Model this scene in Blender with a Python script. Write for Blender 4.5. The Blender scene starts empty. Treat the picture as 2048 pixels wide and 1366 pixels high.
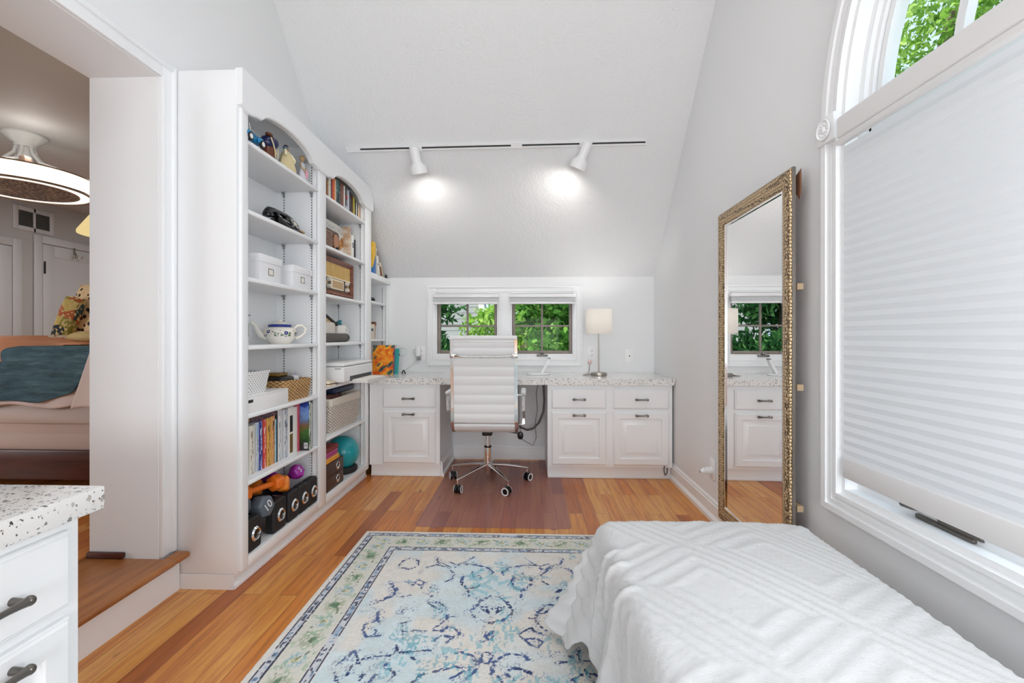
import bpy, bmesh, math, random
import numpy as np
from mathutils import Vector, Matrix
random.seed(7)
SC = bpy.context.scene
COL = SC.collection
PI = math.pi

# ---------------------------------------------------------------- camera
F_PX, A_YAW, HCAM, HOR = 910.0, math.atan(35 / 910.0), 1.1, 674.0
cam = bpy.data.cameras.new('camera')
cam.sensor_width = 36.0
cam.lens = F_PX * 36.0 / 2048.0
cam.shift_y = (HOR - 683.0) / 2048.0
cam.clip_start = 0.02
camo = bpy.data.objects.new('camera', cam)
COL.objects.link(camo)
camo.location = (0, 0, HCAM)
camo.rotation_euler = (PI / 2, 0, A_YAW)
SC.camera = camo
_ca, _sa = math.cos(A_YAW), math.sin(A_YAW)

def _ray(px, py):
    u = (px - 1024.0) / F_PX
    return (u * _ca - _sa, u * _sa + _ca, -(py - HOR) / F_PX)
def onx(px, py, X):          # (Y, Z) of a measured point on the plane X
    r = _ray(px, py); t = X / r[0]
    return (t * r[1], HCAM + t * r[2])
def ony(px, py, Y):          # (X, Z) of a measured point on the plane Y
    r = _ray(px, py); t = Y / r[1]
    return (t * r[0], HCAM + t * r[2])

# ---------------------------------------------------------------- materials
def lin(c):
    if isinstance(c, str):
        c = c.lstrip('#'); c = [int(c[i:i + 2], 16) / 255 for i in (0, 2, 4)]
    return tuple(((x / 12.92) if x <= 0.04045 else ((x + 0.055) / 1.055) ** 2.4) for x in c) + (1.0,)

class NT:
    def __init__(s, name):
        s.mat = bpy.data.materials.new(name); s.mat.use_nodes = True
        s.t = s.mat.node_tree; s.n = s.t.nodes; s.l = s.t.links
        s.n.clear()
        s.out = s.n.new('ShaderNodeOutputMaterial')
    def new(s, typ, **kw):
        nd = s.n.new(typ)
        for k, v in kw.items():
            if k.startswith('i_'):
                key = k[2:]
                key = int(key) if key.isdigit() else key.replace('_', ' ')
                s.set(nd.inputs[key], v)
            else:
                setattr(nd, k, v)
        return nd
    def set(s, sock, v):
        if hasattr(v, 'is_linked') or isinstance(v, bpy.types.NodeSocket):
            s.l.new(v, sock)
        else:
            sock.default_value = v
    def bsdf(s, color, rough=0.5, metal=0.0, **kw):
        b = s.n.new('ShaderNodeBsdfPrincipled')
        s.set(b.inputs['Base Color'], color); s.set(b.inputs['Roughness'], rough)
        s.set(b.inputs['Metallic'], metal)
        for k, v in kw.items(): s.set(b.inputs[k.replace('_', ' ')], v)
        s.l.new(b.outputs[0], s.out.inputs[0]); s.b = b
        return b
    def coord(s, scale=(1, 1, 1), which='Object', rot=(0, 0, 0)):
        tc = s.new('ShaderNodeTexCoord'); mp = s.new('ShaderNodeMapping')
        s.l.new(tc.outputs[which], mp.inputs[0]); mp.inputs['Scale'].default_value = scale
        mp.inputs['Rotation'].default_value = rot
        return mp.outputs[0]
    def noise(s, vec, scale, detail=3, rough=0.55):
        nd = s.new('ShaderNodeTexNoise'); s.l.new(vec, nd.inputs['Vector'])
        nd.inputs['Scale'].default_value = scale; nd.inputs['Detail'].default_value = detail
        nd.inputs['Roughness'].default_value = rough
        return nd.outputs['Fac']
    def voro(s, vec, scale, feature='F1', out='Distance', rnd=1.0):
        nd = s.new('ShaderNodeTexVoronoi', feature=feature); s.l.new(vec, nd.inputs['Vector'])
        nd.inputs['Scale'].default_value = scale
        if 'Randomness' in nd.inputs: nd.inputs['Randomness'].default_value = rnd
        return nd.outputs[out]
    def ramp(s, fac, stops, interp='LINEAR'):
        r = s.new('ShaderNodeValToRGB'); s.l.new(fac, r.inputs[0]); cr = r.color_ramp
        cr.interpolation = interp
        while len(cr.elements) < len(stops): cr.elements.new(0.5)
        for e, (p, c) in zip(cr.elements, stops):
            e.position = p; e.color = lin(c) if not isinstance(c, (int, float)) else (c, c, c, 1)
        return r.outputs[0]
    def mix(s, fac, a, b, blend='MIX'):
        m = s.new('ShaderNodeMix', data_type='RGBA', blend_type=blend)
        s.set(m.inputs[0], fac); s.set(m.inputs[6], a); s.set(m.inputs[7], b)
        return m.outputs[2]
    def math(s, op, a, b=0.0, c=0.0):
        m = s.new('ShaderNodeMath', operation=op)
        s.set(m.inputs[0], a); s.set(m.inputs[1], b); s.set(m.inputs[2], c)
        return m.outputs[0]
    def sep(s, vec):
        m = s.new('ShaderNodeSeparateXYZ'); s.l.new(vec, m.inputs[0]); return m.outputs
    def bump(s, h, strength=0.3, dist=0.01):
        b = s.new('ShaderNodeBump'); s.l.new(h, b.inputs['Height'])
        b.inputs['Strength'].default_value = strength; b.inputs['Distance'].default_value = dist
        s.l.new(b.outputs[0], s.b.inputs['Normal'])

def plain(name, col, rough=0.5, metal=0.0, bump=0.0, bscale=200, var=0.0, **kw):
    m = NT(name); c = lin(col)
    if var:
        v = m.coord()
        f = m.noise(v, 6.0)
        c2 = tuple(x * (1 - var) for x in c[:3]) + (1,)
        c = m.mix(f, c, c2)
    m.bsdf(c, rough, metal, **kw)
    if bump:
        m.bump(m.noise(m.coord(), bscale, 2), bump, 0.003)
    return m.mat

M = {}
M['wall'] = plain('wall_paint', '#e9eaeb', 0.65, bump=0.12, bscale=90)
def _slope():
    m = NT('sloped_ceiling_paint'); m.bsdf(lin('#e4e5e6'), 0.6)
    v = m.coord()
    h = m.math('ADD', m.noise(v, 55, 3), m.math('MULTIPLY', m.noise(v, 16, 2), 0.8))
    m.bump(h, 0.35, 0.012); return m.mat
M['slope'] = _slope()
M['trim'] = plain('white_trim_paint', '#f0f1f2', 0.38)
M['cab'] = plain('white_cabinet_paint', '#eff0f1', 0.36)
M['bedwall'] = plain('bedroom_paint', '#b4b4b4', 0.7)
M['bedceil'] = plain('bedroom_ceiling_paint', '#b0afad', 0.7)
M['taupe'] = plain('taupe_window_frame', '#8d8178', 0.45)
M['chrome'] = plain('chrome', '#e6e6e6', 0.08, 1.0)
M['nickel'] = plain('brushed_nickel', '#a9a39b', 0.3, 1.0)
M['pewter'] = plain('dark_pewter', '#77736e', 0.35, 1.0)
M['brass'] = plain('aged_brass', '#b58a4a', 0.3, 1.0)
M['black'] = plain('black_plastic', '#121214', 0.35)
M['rubber'] = plain('black_rubber', '#1a1a1c', 0.65, bump=0.1)
M['blackgloss'] = plain('glossy_black', '#0c0c0e', 0.12)
M['whiteplastic'] = plain('white_plastic', '#eeeeee', 0.35)
M['greyplastic'] = plain('grey_plastic', '#8b8b8c', 0.45)
M['leather'] = plain('white_leather', '#e2e2e2', 0.42, bump=0.08, bscale=350)
M['paper'] = plain('paper', '#eee9df', 0.8)
M['cream'] = plain('cream', '#e8dcc0', 0.6)

def _floor():
    m = NT('oak_planks')
    tc = m.new('ShaderNodeTexCoord')
    mp = m.new('ShaderNodeMapping'); m.l.new(tc.outputs['Object'], mp.inputs[0])
    mp.inputs['Rotation'].default_value = (0, 0, PI / 2)
    br = m.new('ShaderNodeTexBrick')
    m.l.new(mp.outputs[0], br.inputs['Vector'])
    br.offset = 0.37; br.offset_frequency = 2; br.squash = 1
    br.inputs['Scale'].default_value = 1.0
    br.inputs['Brick Width'].default_value = 0.95
    br.inputs['Row Height'].default_value = 0.082
    br.inputs['Mortar Size'].default_value = 0.0009
    br.inputs['Mortar Smooth'].default_value = 0.1
    br.inputs['Color1'].default_value = (0, 0, 0, 1); br.inputs['Color2'].default_value = (1, 1, 1, 1)
    br.inputs['Mortar'].default_value = (0.5, 0.5, 0.5, 1)
    plank = br.outputs['Color']
    base = m.ramp(plank, [(0.0, '#8a5230'), (0.10, '#a96d3a'), (0.3, '#c59254'), (0.5, '#d2a264'), (0.68, '#bb8148'), (0.84, '#cd9c5e'), (1.0, '#d9b280')])
    # grain stretched along the planks
    g = m.new('ShaderNodeMapping'); m.l.new(tc.outputs['Object'], g.inputs[0]); g.inputs['Scale'].default_value = (26, 1.6, 1)
    off = m.new('ShaderNodeVectorMath', operation='ADD'); m.l.new(g.outputs[0], off.inputs[0])
    sc = m.new('ShaderNodeVectorMath', operation='SCALE'); m.l.new(plank, sc.inputs[0]); sc.inputs['Scale'].default_value = 23.0
    m.l.new(sc.outputs[0], off.inputs[1])
    n1 = m.noise(off.outputs[0], 1.6, 6, 0.65)
    grain = m.ramp(n1, [(0.28, '#6a3a1e'), (0.45, '#c79660'), (0.6, '#ecc88f'), (0.78, '#9a6334')])
    c = m.mix(0.62, base, grain, 'OVERLAY')
    n2 = m.noise(m.coord((3.0, 0.7, 1)), 2.2, 3)
    c = m.mix(m.math('MULTIPLY', n2, 0.3), c, lin('#bf7a3c'))
    kn = m.voro(m.coord((5.0, 2.2, 1)), 1.1)
    knot = m.ramp(kn, [(0.0, 1.0), (0.045, 0.8), (0.075, 0.0)])
    c = m.mix(m.math('MULTIPLY', knot, 0.75), c, lin('#4a2412'))
    c = m.mix(br.outputs['Fac'], c, lin('#5a3016'))
    m.bsdf(c, m.math('ADD', 0.24, m.math('MULTIPLY', n1, 0.16)))
    m.bump(m.math('SUBTRACT', m.math('MULTIPLY', n1, 0.2), br.outputs['Fac']), 0.25, 0.002)
    return m.mat
M['floor'] = _floor()

def _wood(name, c1, c2, rough=0.4, scale=(1, 12, 12)):
    m = NT(name); n = m.noise(m.coord(scale), 3.0, 5)
    m.bsdf(m.ramp(n, [(0.3, c1), (0.7, c2)]), rough); return m.mat
M['darkwood'] = _wood('dark_cherry_wood', '#3a1712', '#5b2a20', 0.35)
M['walnut'] = _wood('walnut_wood', '#4e2412', '#8a4a28', 0.3)
M['nosing'] = _wood('oak_nosing', '#8d5428', '#b87a44', 0.35, (12, 1.2, 12))

def _quartz():
    m = NT('speckled_quartz'); v = m.coord()
    c = lin('#ebe9e6')
    for sc, th, colr, sd in ((95, 0.115, '#3c3d42', 0), (70, 0.125, '#8f9092', 3.3), (170, 0.14, '#66605c', 7.1), (60, 0.10, '#b9b4ae', 11.7)):
        mp = m.new('ShaderNodeMapping'); m.l.new(v, mp.inputs[0]); mp.inputs['Location'].default_value = (sd, sd * .7, sd * 1.3)
        nz = m.new('ShaderNodeTexNoise'); m.l.new(mp.outputs[0], nz.inputs['Vector']); nz.inputs['Scale'].default_value = sc * 1.2
        ad = m.new('ShaderNodeVectorMath', operation='MULTIPLY_ADD')
        m.l.new(nz.outputs['Color'], ad.inputs[0]); ad.inputs[1].default_value = (0.012,) * 3; m.l.new(mp.outputs[0], ad.inputs[2])
        d = m.voro(ad.outputs[0], sc)
        # speck size differs from cell to cell
        col = m.voro(ad.outputs[0], sc, out='Color')
        x = m.sep(col)[0]
        k = m.math('LESS_THAN', d, m.math('MULTIPLY', m.math('POWER', x, 3.2), th * 3.6))
        c = m.mix(k, c, lin(colr))
    m.bsdf(c, 0.16); return m.mat
M['quartz'] = _quartz()

def _glass():
    m = NT('window_glass')
    tr = m.new('ShaderNodeBsdfTransparent'); gl = m.new('ShaderNodeBsdfGlossy'); gl.inputs['Roughness'].default_value = 0.02
    lw = m.new('ShaderNodeLayerWeight'); lw.inputs[0].default_value = .5; fr = m.new('ShaderNodeMath', operation='MULTIPLY_ADD'); p4 = m.math('POWER', lw.outputs['Facing'], 4.0); m.l.new(p4, fr.inputs[0]); fr.inputs[1].default_value = .35; fr.inputs[2].default_value = .002
    mx = m.new('ShaderNodeMixShader'); m.l.new(fr.outputs[0], mx.inputs[0]); m.l.new(tr.outputs[0], mx.inputs[1]); m.l.new(gl.outputs[0], mx.inputs[2])
    m.l.new(mx.outputs[0], m.out.inputs[0]); return m.mat
M['glass'] = _glass()

def _mat_plastic():
    m = NT('tinted_chair_mat')
    tr = m.new('ShaderNodeBsdfTransparent'); tr.inputs[0].default_value = (0.96, 0.90, 0.90, 1)
    b = m.n.new('ShaderNodeBsdfPrincipled'); b.inputs['Base Color'].default_value = lin('#b8989b'); b.inputs['Roughness'].default_value = 0.22
    nd = m.noise(m.coord(), 45, 2); bp = m.new('ShaderNodeBump'); m.l.new(nd, bp.inputs['Height']); bp.inputs['Strength'].default_value = 0.12
    bp.inputs['Distance'].default_value = 0.004; m.l.new(bp.outputs[0], b.inputs['Normal'])
    mx = m.new('ShaderNodeMixShader'); mx.inputs[0].default_value = 0.24
    m.l.new(tr.outputs[0], mx.inputs[1]); m.l.new(b.outputs[0], mx.inputs[2]); m.l.new(mx.outputs[0], m.out.inputs[0]); return m.mat
M['chairmat'] = _mat_plastic()

def _translucent(name, col, fac=0.4, rough=0.8):
    m = NT(name); d = m.new('ShaderNodeBsdfDiffuse'); d.inputs[0].default_value = lin(col)
    t = m.new('ShaderNodeBsdfTranslucent'); t.inputs[0].default_value = lin(col)
    mx = m.new('ShaderNodeMixShader'); mx.inputs[0].default_value = fac
    m.l.new(d.outputs[0], mx.inputs[1]); m.l.new(t.outputs[0], mx.inputs[2]); m.l.new(mx.outputs[0], m.out.inputs[0]); return m.mat
M['blind'] = _translucent('cellular_shade_fabric', '#f1f2f4', 0.3)
M['lampshade'] = _translucent('white_lamp_shade_linen', '#f4f1ec', 0.45)
def emit(name, col, st):
    m = NT(name); e = m.new('ShaderNodeEmission'); e.inputs[0].default_value = lin(col); e.inputs[1].default_value = st
    m.l.new(e.outputs[0], m.out.inputs[0]); return m.mat
M['bulb'] = emit('lit_bulb', '#fff2dc', 6.0)
M['fanglow'] = emit('lit_drum_shade', '#fff1e4', 1.25)
M['yshade'] = emit('lit_yellow_shade', '#f3d99a', 0.8)

def _mirror():
    m = NT('mirror_silver'); m.bsdf((0.93, 0.93, 0.93, 1), 0.0, 1.0); return m.mat
M['mirror'] = _mirror()
def _goldmosaic():
    m = NT('hammered_gold_scales')
    v = m.coord((1, 1.0, 0.6))
    d = m.voro(v, 120, 'F1', rnd=0.4)
    e = m.voro(v, 120, 'DISTANCE_TO_EDGE', rnd=0.4)
    gap = m.ramp(e, [(0.03, 0.0), (0.12, 1.0)])
    c = m.mix(gap, lin('#54402a'), lin('#e0c297'))
    m.bsdf(c, 0.36, 0.3)
    m.bump(m.math('SUBTRACT', gap, m.math('MULTIPLY', d, 0.9)), 0.9, 0.006); return m.mat
M['goldframe'] = _goldmosaic()

def _wicker(name, c1, c2, sx=90, sz=55):
    m = NT(name); v = m.coord()
    o = m.sep(v)
    s1 = m.math('SINE', m.math('MULTIPLY', m.math('ADD', o[0], o[1]), sx * 2))
    s2 = m.math('SINE', m.math('MULTIPLY', o[2], sz * 6))
    h = m.math('MULTIPLY', s1, s2)
    n = m.noise(v, 120, 2)
    h2 = m.math('ADD', m.math('MULTIPLY', h, 0.35), n)
    m.bsdf(m.ramp(h2, [(0.2, c1), (0.75, c2)]), 0.7); m.bump(h2, 0.6, 0.006); return m.mat
M['wicker'] = _wicker('tan_wicker', '#6d4a22', '#d0a56b')
M['whitewicker'] = _wicker('whitewashed_wicker', '#8d7f70', '#ece4da')
def _holes(name, col, dark, sc):
    m = NT(name); v = m.coord(); o = m.sep(v)
    a = m.math('SINE', m.math('MULTIPLY', m.math('ADD', o[0], o[1]), sc)); b = m.math('SINE', m.math('MULTIPLY', o[2], sc))
    k = m.math('GREATER_THAN', m.math('MULTIPLY', a, b), 0.55)
    m.bsdf(m.mix(k, lin(col), lin(dark)), 0.4); return m.mat
M['holes'] = _holes('perforated_white_plastic', '#efefee', '#8d8c8b', 330)
def _standard():
    m = NT('slotted_shelf_standard'); o = m.sep(m.coord())
    f = m.math('FRACT', m.math('MULTIPLY', o[2], 62))
    k = m.math('LESS_THAN', f, 0.5)
    m.bsdf(m.mix(k, lin('#e4e4e3'), lin('#1c1c1c')), 0.4); return m.mat
M['slots'] = _standard()

# ---------------------------------------------------------------- mesh builder
class B:
    def __init__(s): s.bm = bmesh.new(); s.m = 0
    def _f(s, vs, sm=True):
        try: f = s.bm.faces.new(vs)
        except ValueError: return None
        f.material_index = s.m; f.smooth = sm; return f
    def v(s, p): return s.bm.verts.new(p)
    def poly(s, pts): return s._f([s.v(p) for p in pts])
    def box(s, lo, hi, bev=0.0, seg=2):
        lo, hi = [min(a, b) for a, b in zip(lo, hi)], [max(a, b) for a, b in zip(lo, hi)]
        t = bmesh.new() if bev else s.bm
        V = [t.verts.new((x, y, z)) for x in (lo[0], hi[0]) for y in (lo[1], hi[1]) for z in (lo[2], hi[2])]
        for q in ((0, 1, 3, 2), (4, 6, 7, 5), (0, 4, 5, 1), (2, 3, 7, 6), (0, 2, 6, 4), (1, 5, 7, 3)):
            f = t.faces.new([V[i] for i in q]); f.material_index = s.m; f.smooth = True
        if bev:
            bev = min(bev, 0.49 * min(h - l for l, h in zip(lo, hi)))
            bmesh.ops.bevel(t, geom=t.edges[:], offset=bev, segments=seg, profile=0.5, affect='EDGES')
            s.merge(t)
        return s
    def merge(s, t, mtx=None):
        mp = {}
        for v in t.verts: mp[v] = s.bm.verts.new(mtx @ v.co if mtx else v.co)
        for f in t.faces:
            g = s.bm.faces.new([mp[v] for v in f.verts]); g.material_index = s.m; g.smooth = True
        t.free()
    def rings(s, rings, closed=True, cap0=True, cap1=True, loop=False):
        R = [[s.v(p) for p in r] for r in rings]
        n = len(R[0]); k = len(R)
        for i in range(k if loop else k - 1):
            a, b = R[i], R[(i + 1) % k]
            for j in range(n if closed else n - 1):
                s._f([a[j], a[(j + 1) % n], b[(j + 1) % n], b[j]])
        if not loop and closed:
            if cap0: s._f(R[0][::-1])
            if cap1: s._f(R[-1])
        return s
    def cyl(s, p0, p1, r0, r1=None, n=20):
        r1 = r0 if r1 is None else r1
        p0, p1 = Vector(p0), Vector(p1); d = (p1 - p0).normalized()
        a = d.orthogonal().normalized(); b = d.cross(a)
        rs = [[p + (a * math.cos(2 * PI * i / n) + b * math.sin(2 * PI * i / n)) * r for i in range(n)] for p, r in ((p0, r0), (p1, r1))]
        return s.rings(rs)
    def tube(s, pts, r, n=8, closed=False, flat=None):
        pts = [Vector(p) for p in pts]; k = len(pts); rs = []
        up = None
        for i, p in enumerate(pts):
            if closed: d = pts[(i + 1) % k] - pts[i - 1]
            else: d = pts[min(i + 1, k - 1)] - pts[max(i - 1, 0)]
            d.normalize()
            if up is None: up = d.orthogonal().normalized()
            up = (up - d * up.dot(d))
            up = up.normalized() if up.length > 1e-6 else d.orthogonal().normalized()
            q = d.cross(up); rr = r[i] if isinstance(r, (list, tuple)) else r
            rs.append([p + (up * math.cos(2 * PI * j / n) + q * math.sin(2 * PI * j / n)) * rr for j in range(n)])
        return s.rings(rs, loop=closed)
    def bar(s, pts, w, h, side):
        """rectangular section w along `side`, h normal to it, swept along pts"""
        pts = [Vector(p) for p in pts]; side = Vector(side).normalized(); rs = []
        for i, p in enumerate(pts):
            d = (pts[min(i + 1, len(pts) - 1)] - pts[max(i - 1, 0)]).normalized()
            q = d.cross(side).normalized()
            rs.append([p + side * a * w / 2 + q * b * h / 2 for a, b in ((-1, -1), (1, -1), (1, 1), (-1, 1))])
        return s.rings(rs)
    def lathe(s, prof, c=(0, 0, 0), n=28, axis='Z', sq=(1, 1)):
        rs = []
        for r, z in prof:
            ring = []
            for i in range(n):
                a = 2 * PI * i / n; x, y = r * math.cos(a) * sq[0], r * math.sin(a) * sq[1]
                p = {'Z': (x, y, z), 'X': (z, x, y), 'Y': (x, z, -y)}[axis]
                ring.append((c[0] + p[0], c[1] + p[1], c[2] + p[2]))
            rs.append(ring)
        return s.rings(rs)
    def sph(s, c, r, n=20, k=12):
        r = r if isinstance(r, (tuple, list)) else (r, r, r)
        rs = []
        for j in range(1, k):
            t = PI * j / k
            rs.append([(c[0] + r[0] * math.sin(t) * math.cos(2 * PI * i / n), c[1] + r[1] * math.sin(t) * math.sin(2 * PI * i / n), c[2] - r[2] * math.cos(t)) for i in range(n)])
        return s.rings(rs)
    def prism(s, pts, axis, a0, a1):
        """pts 2-D polygon in the plane normal to axis"""
        def P(u, v, w): return {'X': (w, u, v), 'Y': (u, w, v), 'Z': (u, v, w)}[axis]
        return s.rings([[P(u, v, a0) for u, v in pts], [P(u, v, a1) for u, v in pts]])
    def text(s, txt, size, mtx, depth=0.0005):
        cu = bpy.data.curves.new('t', 'FONT'); cu.body = txt; cu.size = size; cu.extrude = depth
        cu.align_x = 'CENTER'; cu.align_y = 'CENTER'
        ob = bpy.data.objects.new('t', cu); COL.objects.link(ob)
        me = bpy.data.meshes.new_from_object(ob)
        t = bmesh.new(); t.from_mesh(me); s.merge(t, mtx)
        bpy.data.objects.remove(ob); bpy.data.curves.remove(cu); bpy.data.meshes.remove(me)
        return s
    def xf(s, mtx): bmesh.ops.transform(s.bm, matrix=mtx, verts=s.bm.verts[:]); return s
    def obj(s, name, mats, parent=None, local=False, ang=32, base=True, subd=0, origin=None):
        bm = s.bm
        bmesh.ops.recalc_face_normals(bm, faces=bm.faces[:])
        ca = math.radians(ang)
        for e in bm.edges:
            if len(e.link_faces) == 2:
                e.smooth = e.calc_face_angle(0.0) < ca
        mats = mats if isinstance(mats, (list, tuple)) else [mats]
        me = bpy.data.meshes.new(name)
        o = bpy.data.objects.new(name, me); COL.objects.link(o)
        if parent is not None:
            o.parent = parent
            if not local: bmesh.ops.transform(bm, matrix=worldm(parent).inverted(), verts=bm.verts[:])
        elif base and not local:
            xs = [v.co for v in bm.verts]
            if origin is None:
                c = Vector([(min(p[i] for p in xs) + max(p[i] for p in xs)) / 2 for i in (0, 1)] + [min(p[2] for p in xs)])
            else: c = Vector(origin)
            bmesh.ops.translate(bm, vec=-c, verts=bm.verts[:]); o.location = c
        bm.to_mesh(me); bm.free()
        for m in mats: me.materials.append(M[m] if isinstance(m, str) else m)
        if subd:
            md = o.modifiers.new('subdivision', 'SUBSURF'); md.levels = subd; md.render_levels = subd
        return o

def worldm(o):
    m = o.matrix_basis.copy(); p = o.parent
    while p is not None: m = p.matrix_basis @ m; p = p.parent
    return m
def tag(o, label, cat, group=None):
    o['label'] = label; o['category'] = cat
    if group: o['group'] = group
    return o
def thing(name, label, cat, loc=(0, 0, 0), rz=0.0, group=None):
    o = bpy.data.objects.new(name, None); COL.objects.link(o); o.empty_display_size = 0.05
    o.location = loc; o.rotation_euler = (0, 0, rz)
    return tag(o, label, cat, group)
def struct(o): o['kind'] = 'structure'; return o
def dup(root, loc, rz=None, label=None):
    r = root.copy(); COL.objects.link(r); r.location = loc
    if rz is not None: r.rotation_euler = (0, 0, rz)
    if label: r['label'] = label
    for ch in list(root.children):
        c = ch.copy(); COL.objects.link(c); c.parent = r
        for g in list(ch.children):
            d = g.copy(); COL.objects.link(d); d.parent = c
    return r
def area(name, loc, rot, sx, sy, power, col=(1, 1, 1)):
    l = bpy.data.lights.new(name, 'AREA'); l.shape = 'RECTANGLE'; l.size = sx; l.size_y = sy; l.energy = power; l.color = col
    o = bpy.data.objects.new(name, l); COL.objects.link(o); o.location = loc; o.rotation_euler = rot; return o
def point(name, loc, power, col=(1, 1, 1), rad=0.05):
    l = bpy.data.lights.new(name, 'POINT'); l.energy = power; l.color = col; l.shadow_soft_size = rad
    o = bpy.data.objects.new(name, l); COL.objects.link(o); o.location = loc; return o

# ================================================================= THE SETTING
YB, XR, XL, YR = 4.11, 1.11, -1.56, -2.4
KN, SL = 1.64, 1.089
def slope_z(y): return KN + SL * (YB - y)
FLATZ = 3.62
Y1 = YB - (FLATZ - KN) / SL
Y2 = YR + (FLATZ - KN) / SL

b = B(); b.box((XL - 0.0, YR - 0.1, -0.12), (XR + 0.1, YB + 0.1, 0)); struct(b.obj('floor', 'floor', base=False))
# ceiling: slope down to the back wall, flat ridge, slope behind the camera
b = B()
th = 0.12
prof = [(YB + 0.12, slope_z(YB + 0.12)), (Y1, FLATZ), (Y2, FLATZ), (YR - 0.12, KN - 0.13)]
pts = prof + [(y, z + th * 1.5) for y, z in prof[::-1]]
b.rings([[(XL - 0.3, y, z) for y, z in pts], [(XR + 0.15, y, z) for y, z in pts]])
struct(b.obj('ceiling', 'slope', base=False))

# back wall with two window openings
WIN = [(-0.852, -0.284), (-0.168, 0.396)]; WZ0, WZ1 = 0.938, 1.492
b = B()
t0, t1 = YB, YB + 0.14
b.box((-1.86, t0, -0.1), (XR + 0.1, t1, WZ0)); b.box((-1.86, t0, WZ1), (XR + 0.1, t1, KN + 0.14))
b.box((-1.86, t0, WZ0), (WIN[0][0], t1, WZ1)); b.box((WIN[0][1], t0, WZ0), (WIN[1][0], t1, WZ1)); b.box((WIN[1][1], t0, WZ0), (XR + 0.1, t1, WZ1))
struct(b.obj('wall_back', 'wall', base=False))
# wall behind the camera, with a wide opening added for fill light
b = B()
b.box((-1.86, YR - 0.14, -0.1), (XR + 0.1, YR, 0.75)); b.box((-1.86, YR - 0.14, 1.55), (XR + 0.1, YR, 1.75))
b.box((-1.86, YR - 0.14, 0.75), (-1.15, YR, 1.55)); b.box((0.75, YR - 0.14, 0.75), (XR + 0.1, YR, 1.55))
struct(b.obj('wall_front', 'wall', base=False))
# right gable wall with the arched opening
AY, AZ, AR, AB = 0.70, 1.85, 0.965, 0.545
def wall_top(y):
    if y > Y1: return slope_z(y)
    if y < Y2: return FLATZ - SL * (Y2 - y)
    return FLATZ
def arch_z(y): return AZ + math.sqrt(max(0.0, AR * AR - (y - AY) ** 2))
def cols(b, ys, zf, X0, X1):
    for a, c in zip(ys[:-1], ys[1:]):
        (z0a, z1a), (z0c, z1c) = zf(a), zf(c)
        b.rings([[(X0, a, z0a), (X1, a, z0a), (X1, a, z1a), (X0, a, z1a)], [(X0, c, z0c), (X1, c, z0c), (X1, c, z1c), (X0, c, z1c)]])
b = B()
X0, X1 = XR, XR + 0.17
hy = [AY - AR + 2 * AR * (0.5 - 0.5 * math.cos(PI * i / 48)) for i in range(49)]
cols(b, [YR - .1, Y2, hy[0]], lambda y: (-0.1, wall_top(y) + .05), X0, X1)
cols(b, [hy[-1], Y1, YB + .1], lambda y: (-0.1, wall_top(y) + .05), X0, X1)
cols(b, [hy[0], hy[-1]], lambda y: (-0.1, AB), X0, X1)
cols(b, hy, lambda y: (arch_z(y), wall_top(y) + .05), X0, X1)
struct(b.obj('wall_right', 'wall', base=False))
# left wall: thick partition with the doorway to the bedroom
DJ, DN, DH, BX = 1.855, 0.97, 2.195, -1.86
b = B()
b.box((BX, DJ, -0.1), (XL, YB + 0.0, 3.75)); b.box((BX, YR - 0.1, -0.1), (XL, DN, 3.75)); b.box((BX, DN, DH), (XL, DJ, 3.75))
struct(b.obj('wall_left', 'wall', base=False))
# step up: riser + oak tread
b = B(); b.box((XL - 0.02, DN, 0.0), (XL + 0.035, DJ + .072, 0.142)); struct(b.obj('trim_1', 'trim', base=False))
b = B(); b.box((BX - 0.02, DN, 0.1425), (XL + 0.085, DJ, 0.17), 0.011, 3); b.box((XL + 0.02, DJ - 0.001, 0.1425), (XL + 0.085, DJ + 0.075, 0.17), 0.011, 3)
struct(b.obj('trim_2', 'nosing', base=False))
# door casing
def casing_run(b, p0, p1, inner, w, t, face, ax):
    pass
b = B()
cx = XL + 0.018
for (ya, yb2) in ((DJ + .004, DJ + 0.072), (DN - 0.075, DN - .004)):
    b.box((XL - .006, ya, 0.17), (cx - 0.004, yb2, DH + 0.072), 0.003)
    s = 1 if ya >= DJ else -1; e = ya if s > 0 else yb2
    b.box((XL - .005, e - s * .0015, 0.1702), (cx, e + s * 0.014, DH + 0.01), 0.004); b.box((XL + .001, e + s * 0.05, 0.1704), (cx + 0.006, e + s * 0.0715, DH + 0.0735), 0.006)
b.box((XL - .006, DN, DH + .004), (cx - 0.004, DJ + .003, DH + 0.072), 0.003); b.box((XL - .005, DN + .002, DH + .0025), (cx, DJ + .002, DH + 0.018), 0.004); b.box((XL + .001, DN - .068, DH + 0.05), (cx + 0.0055, DJ + .070, DH + 0.0732), 0.006)
struct(b.obj('trim_3', 'trim', base=False))
# dark threshold strip at the foot of the jamb
b = B(); b.box((BX, DJ - 0.02, 0.1705), (XL - 0.14, DJ - 0.0005, 0.196), 0.006); struct(b.obj('trim_4', 'darkwood', base=False))

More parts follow.
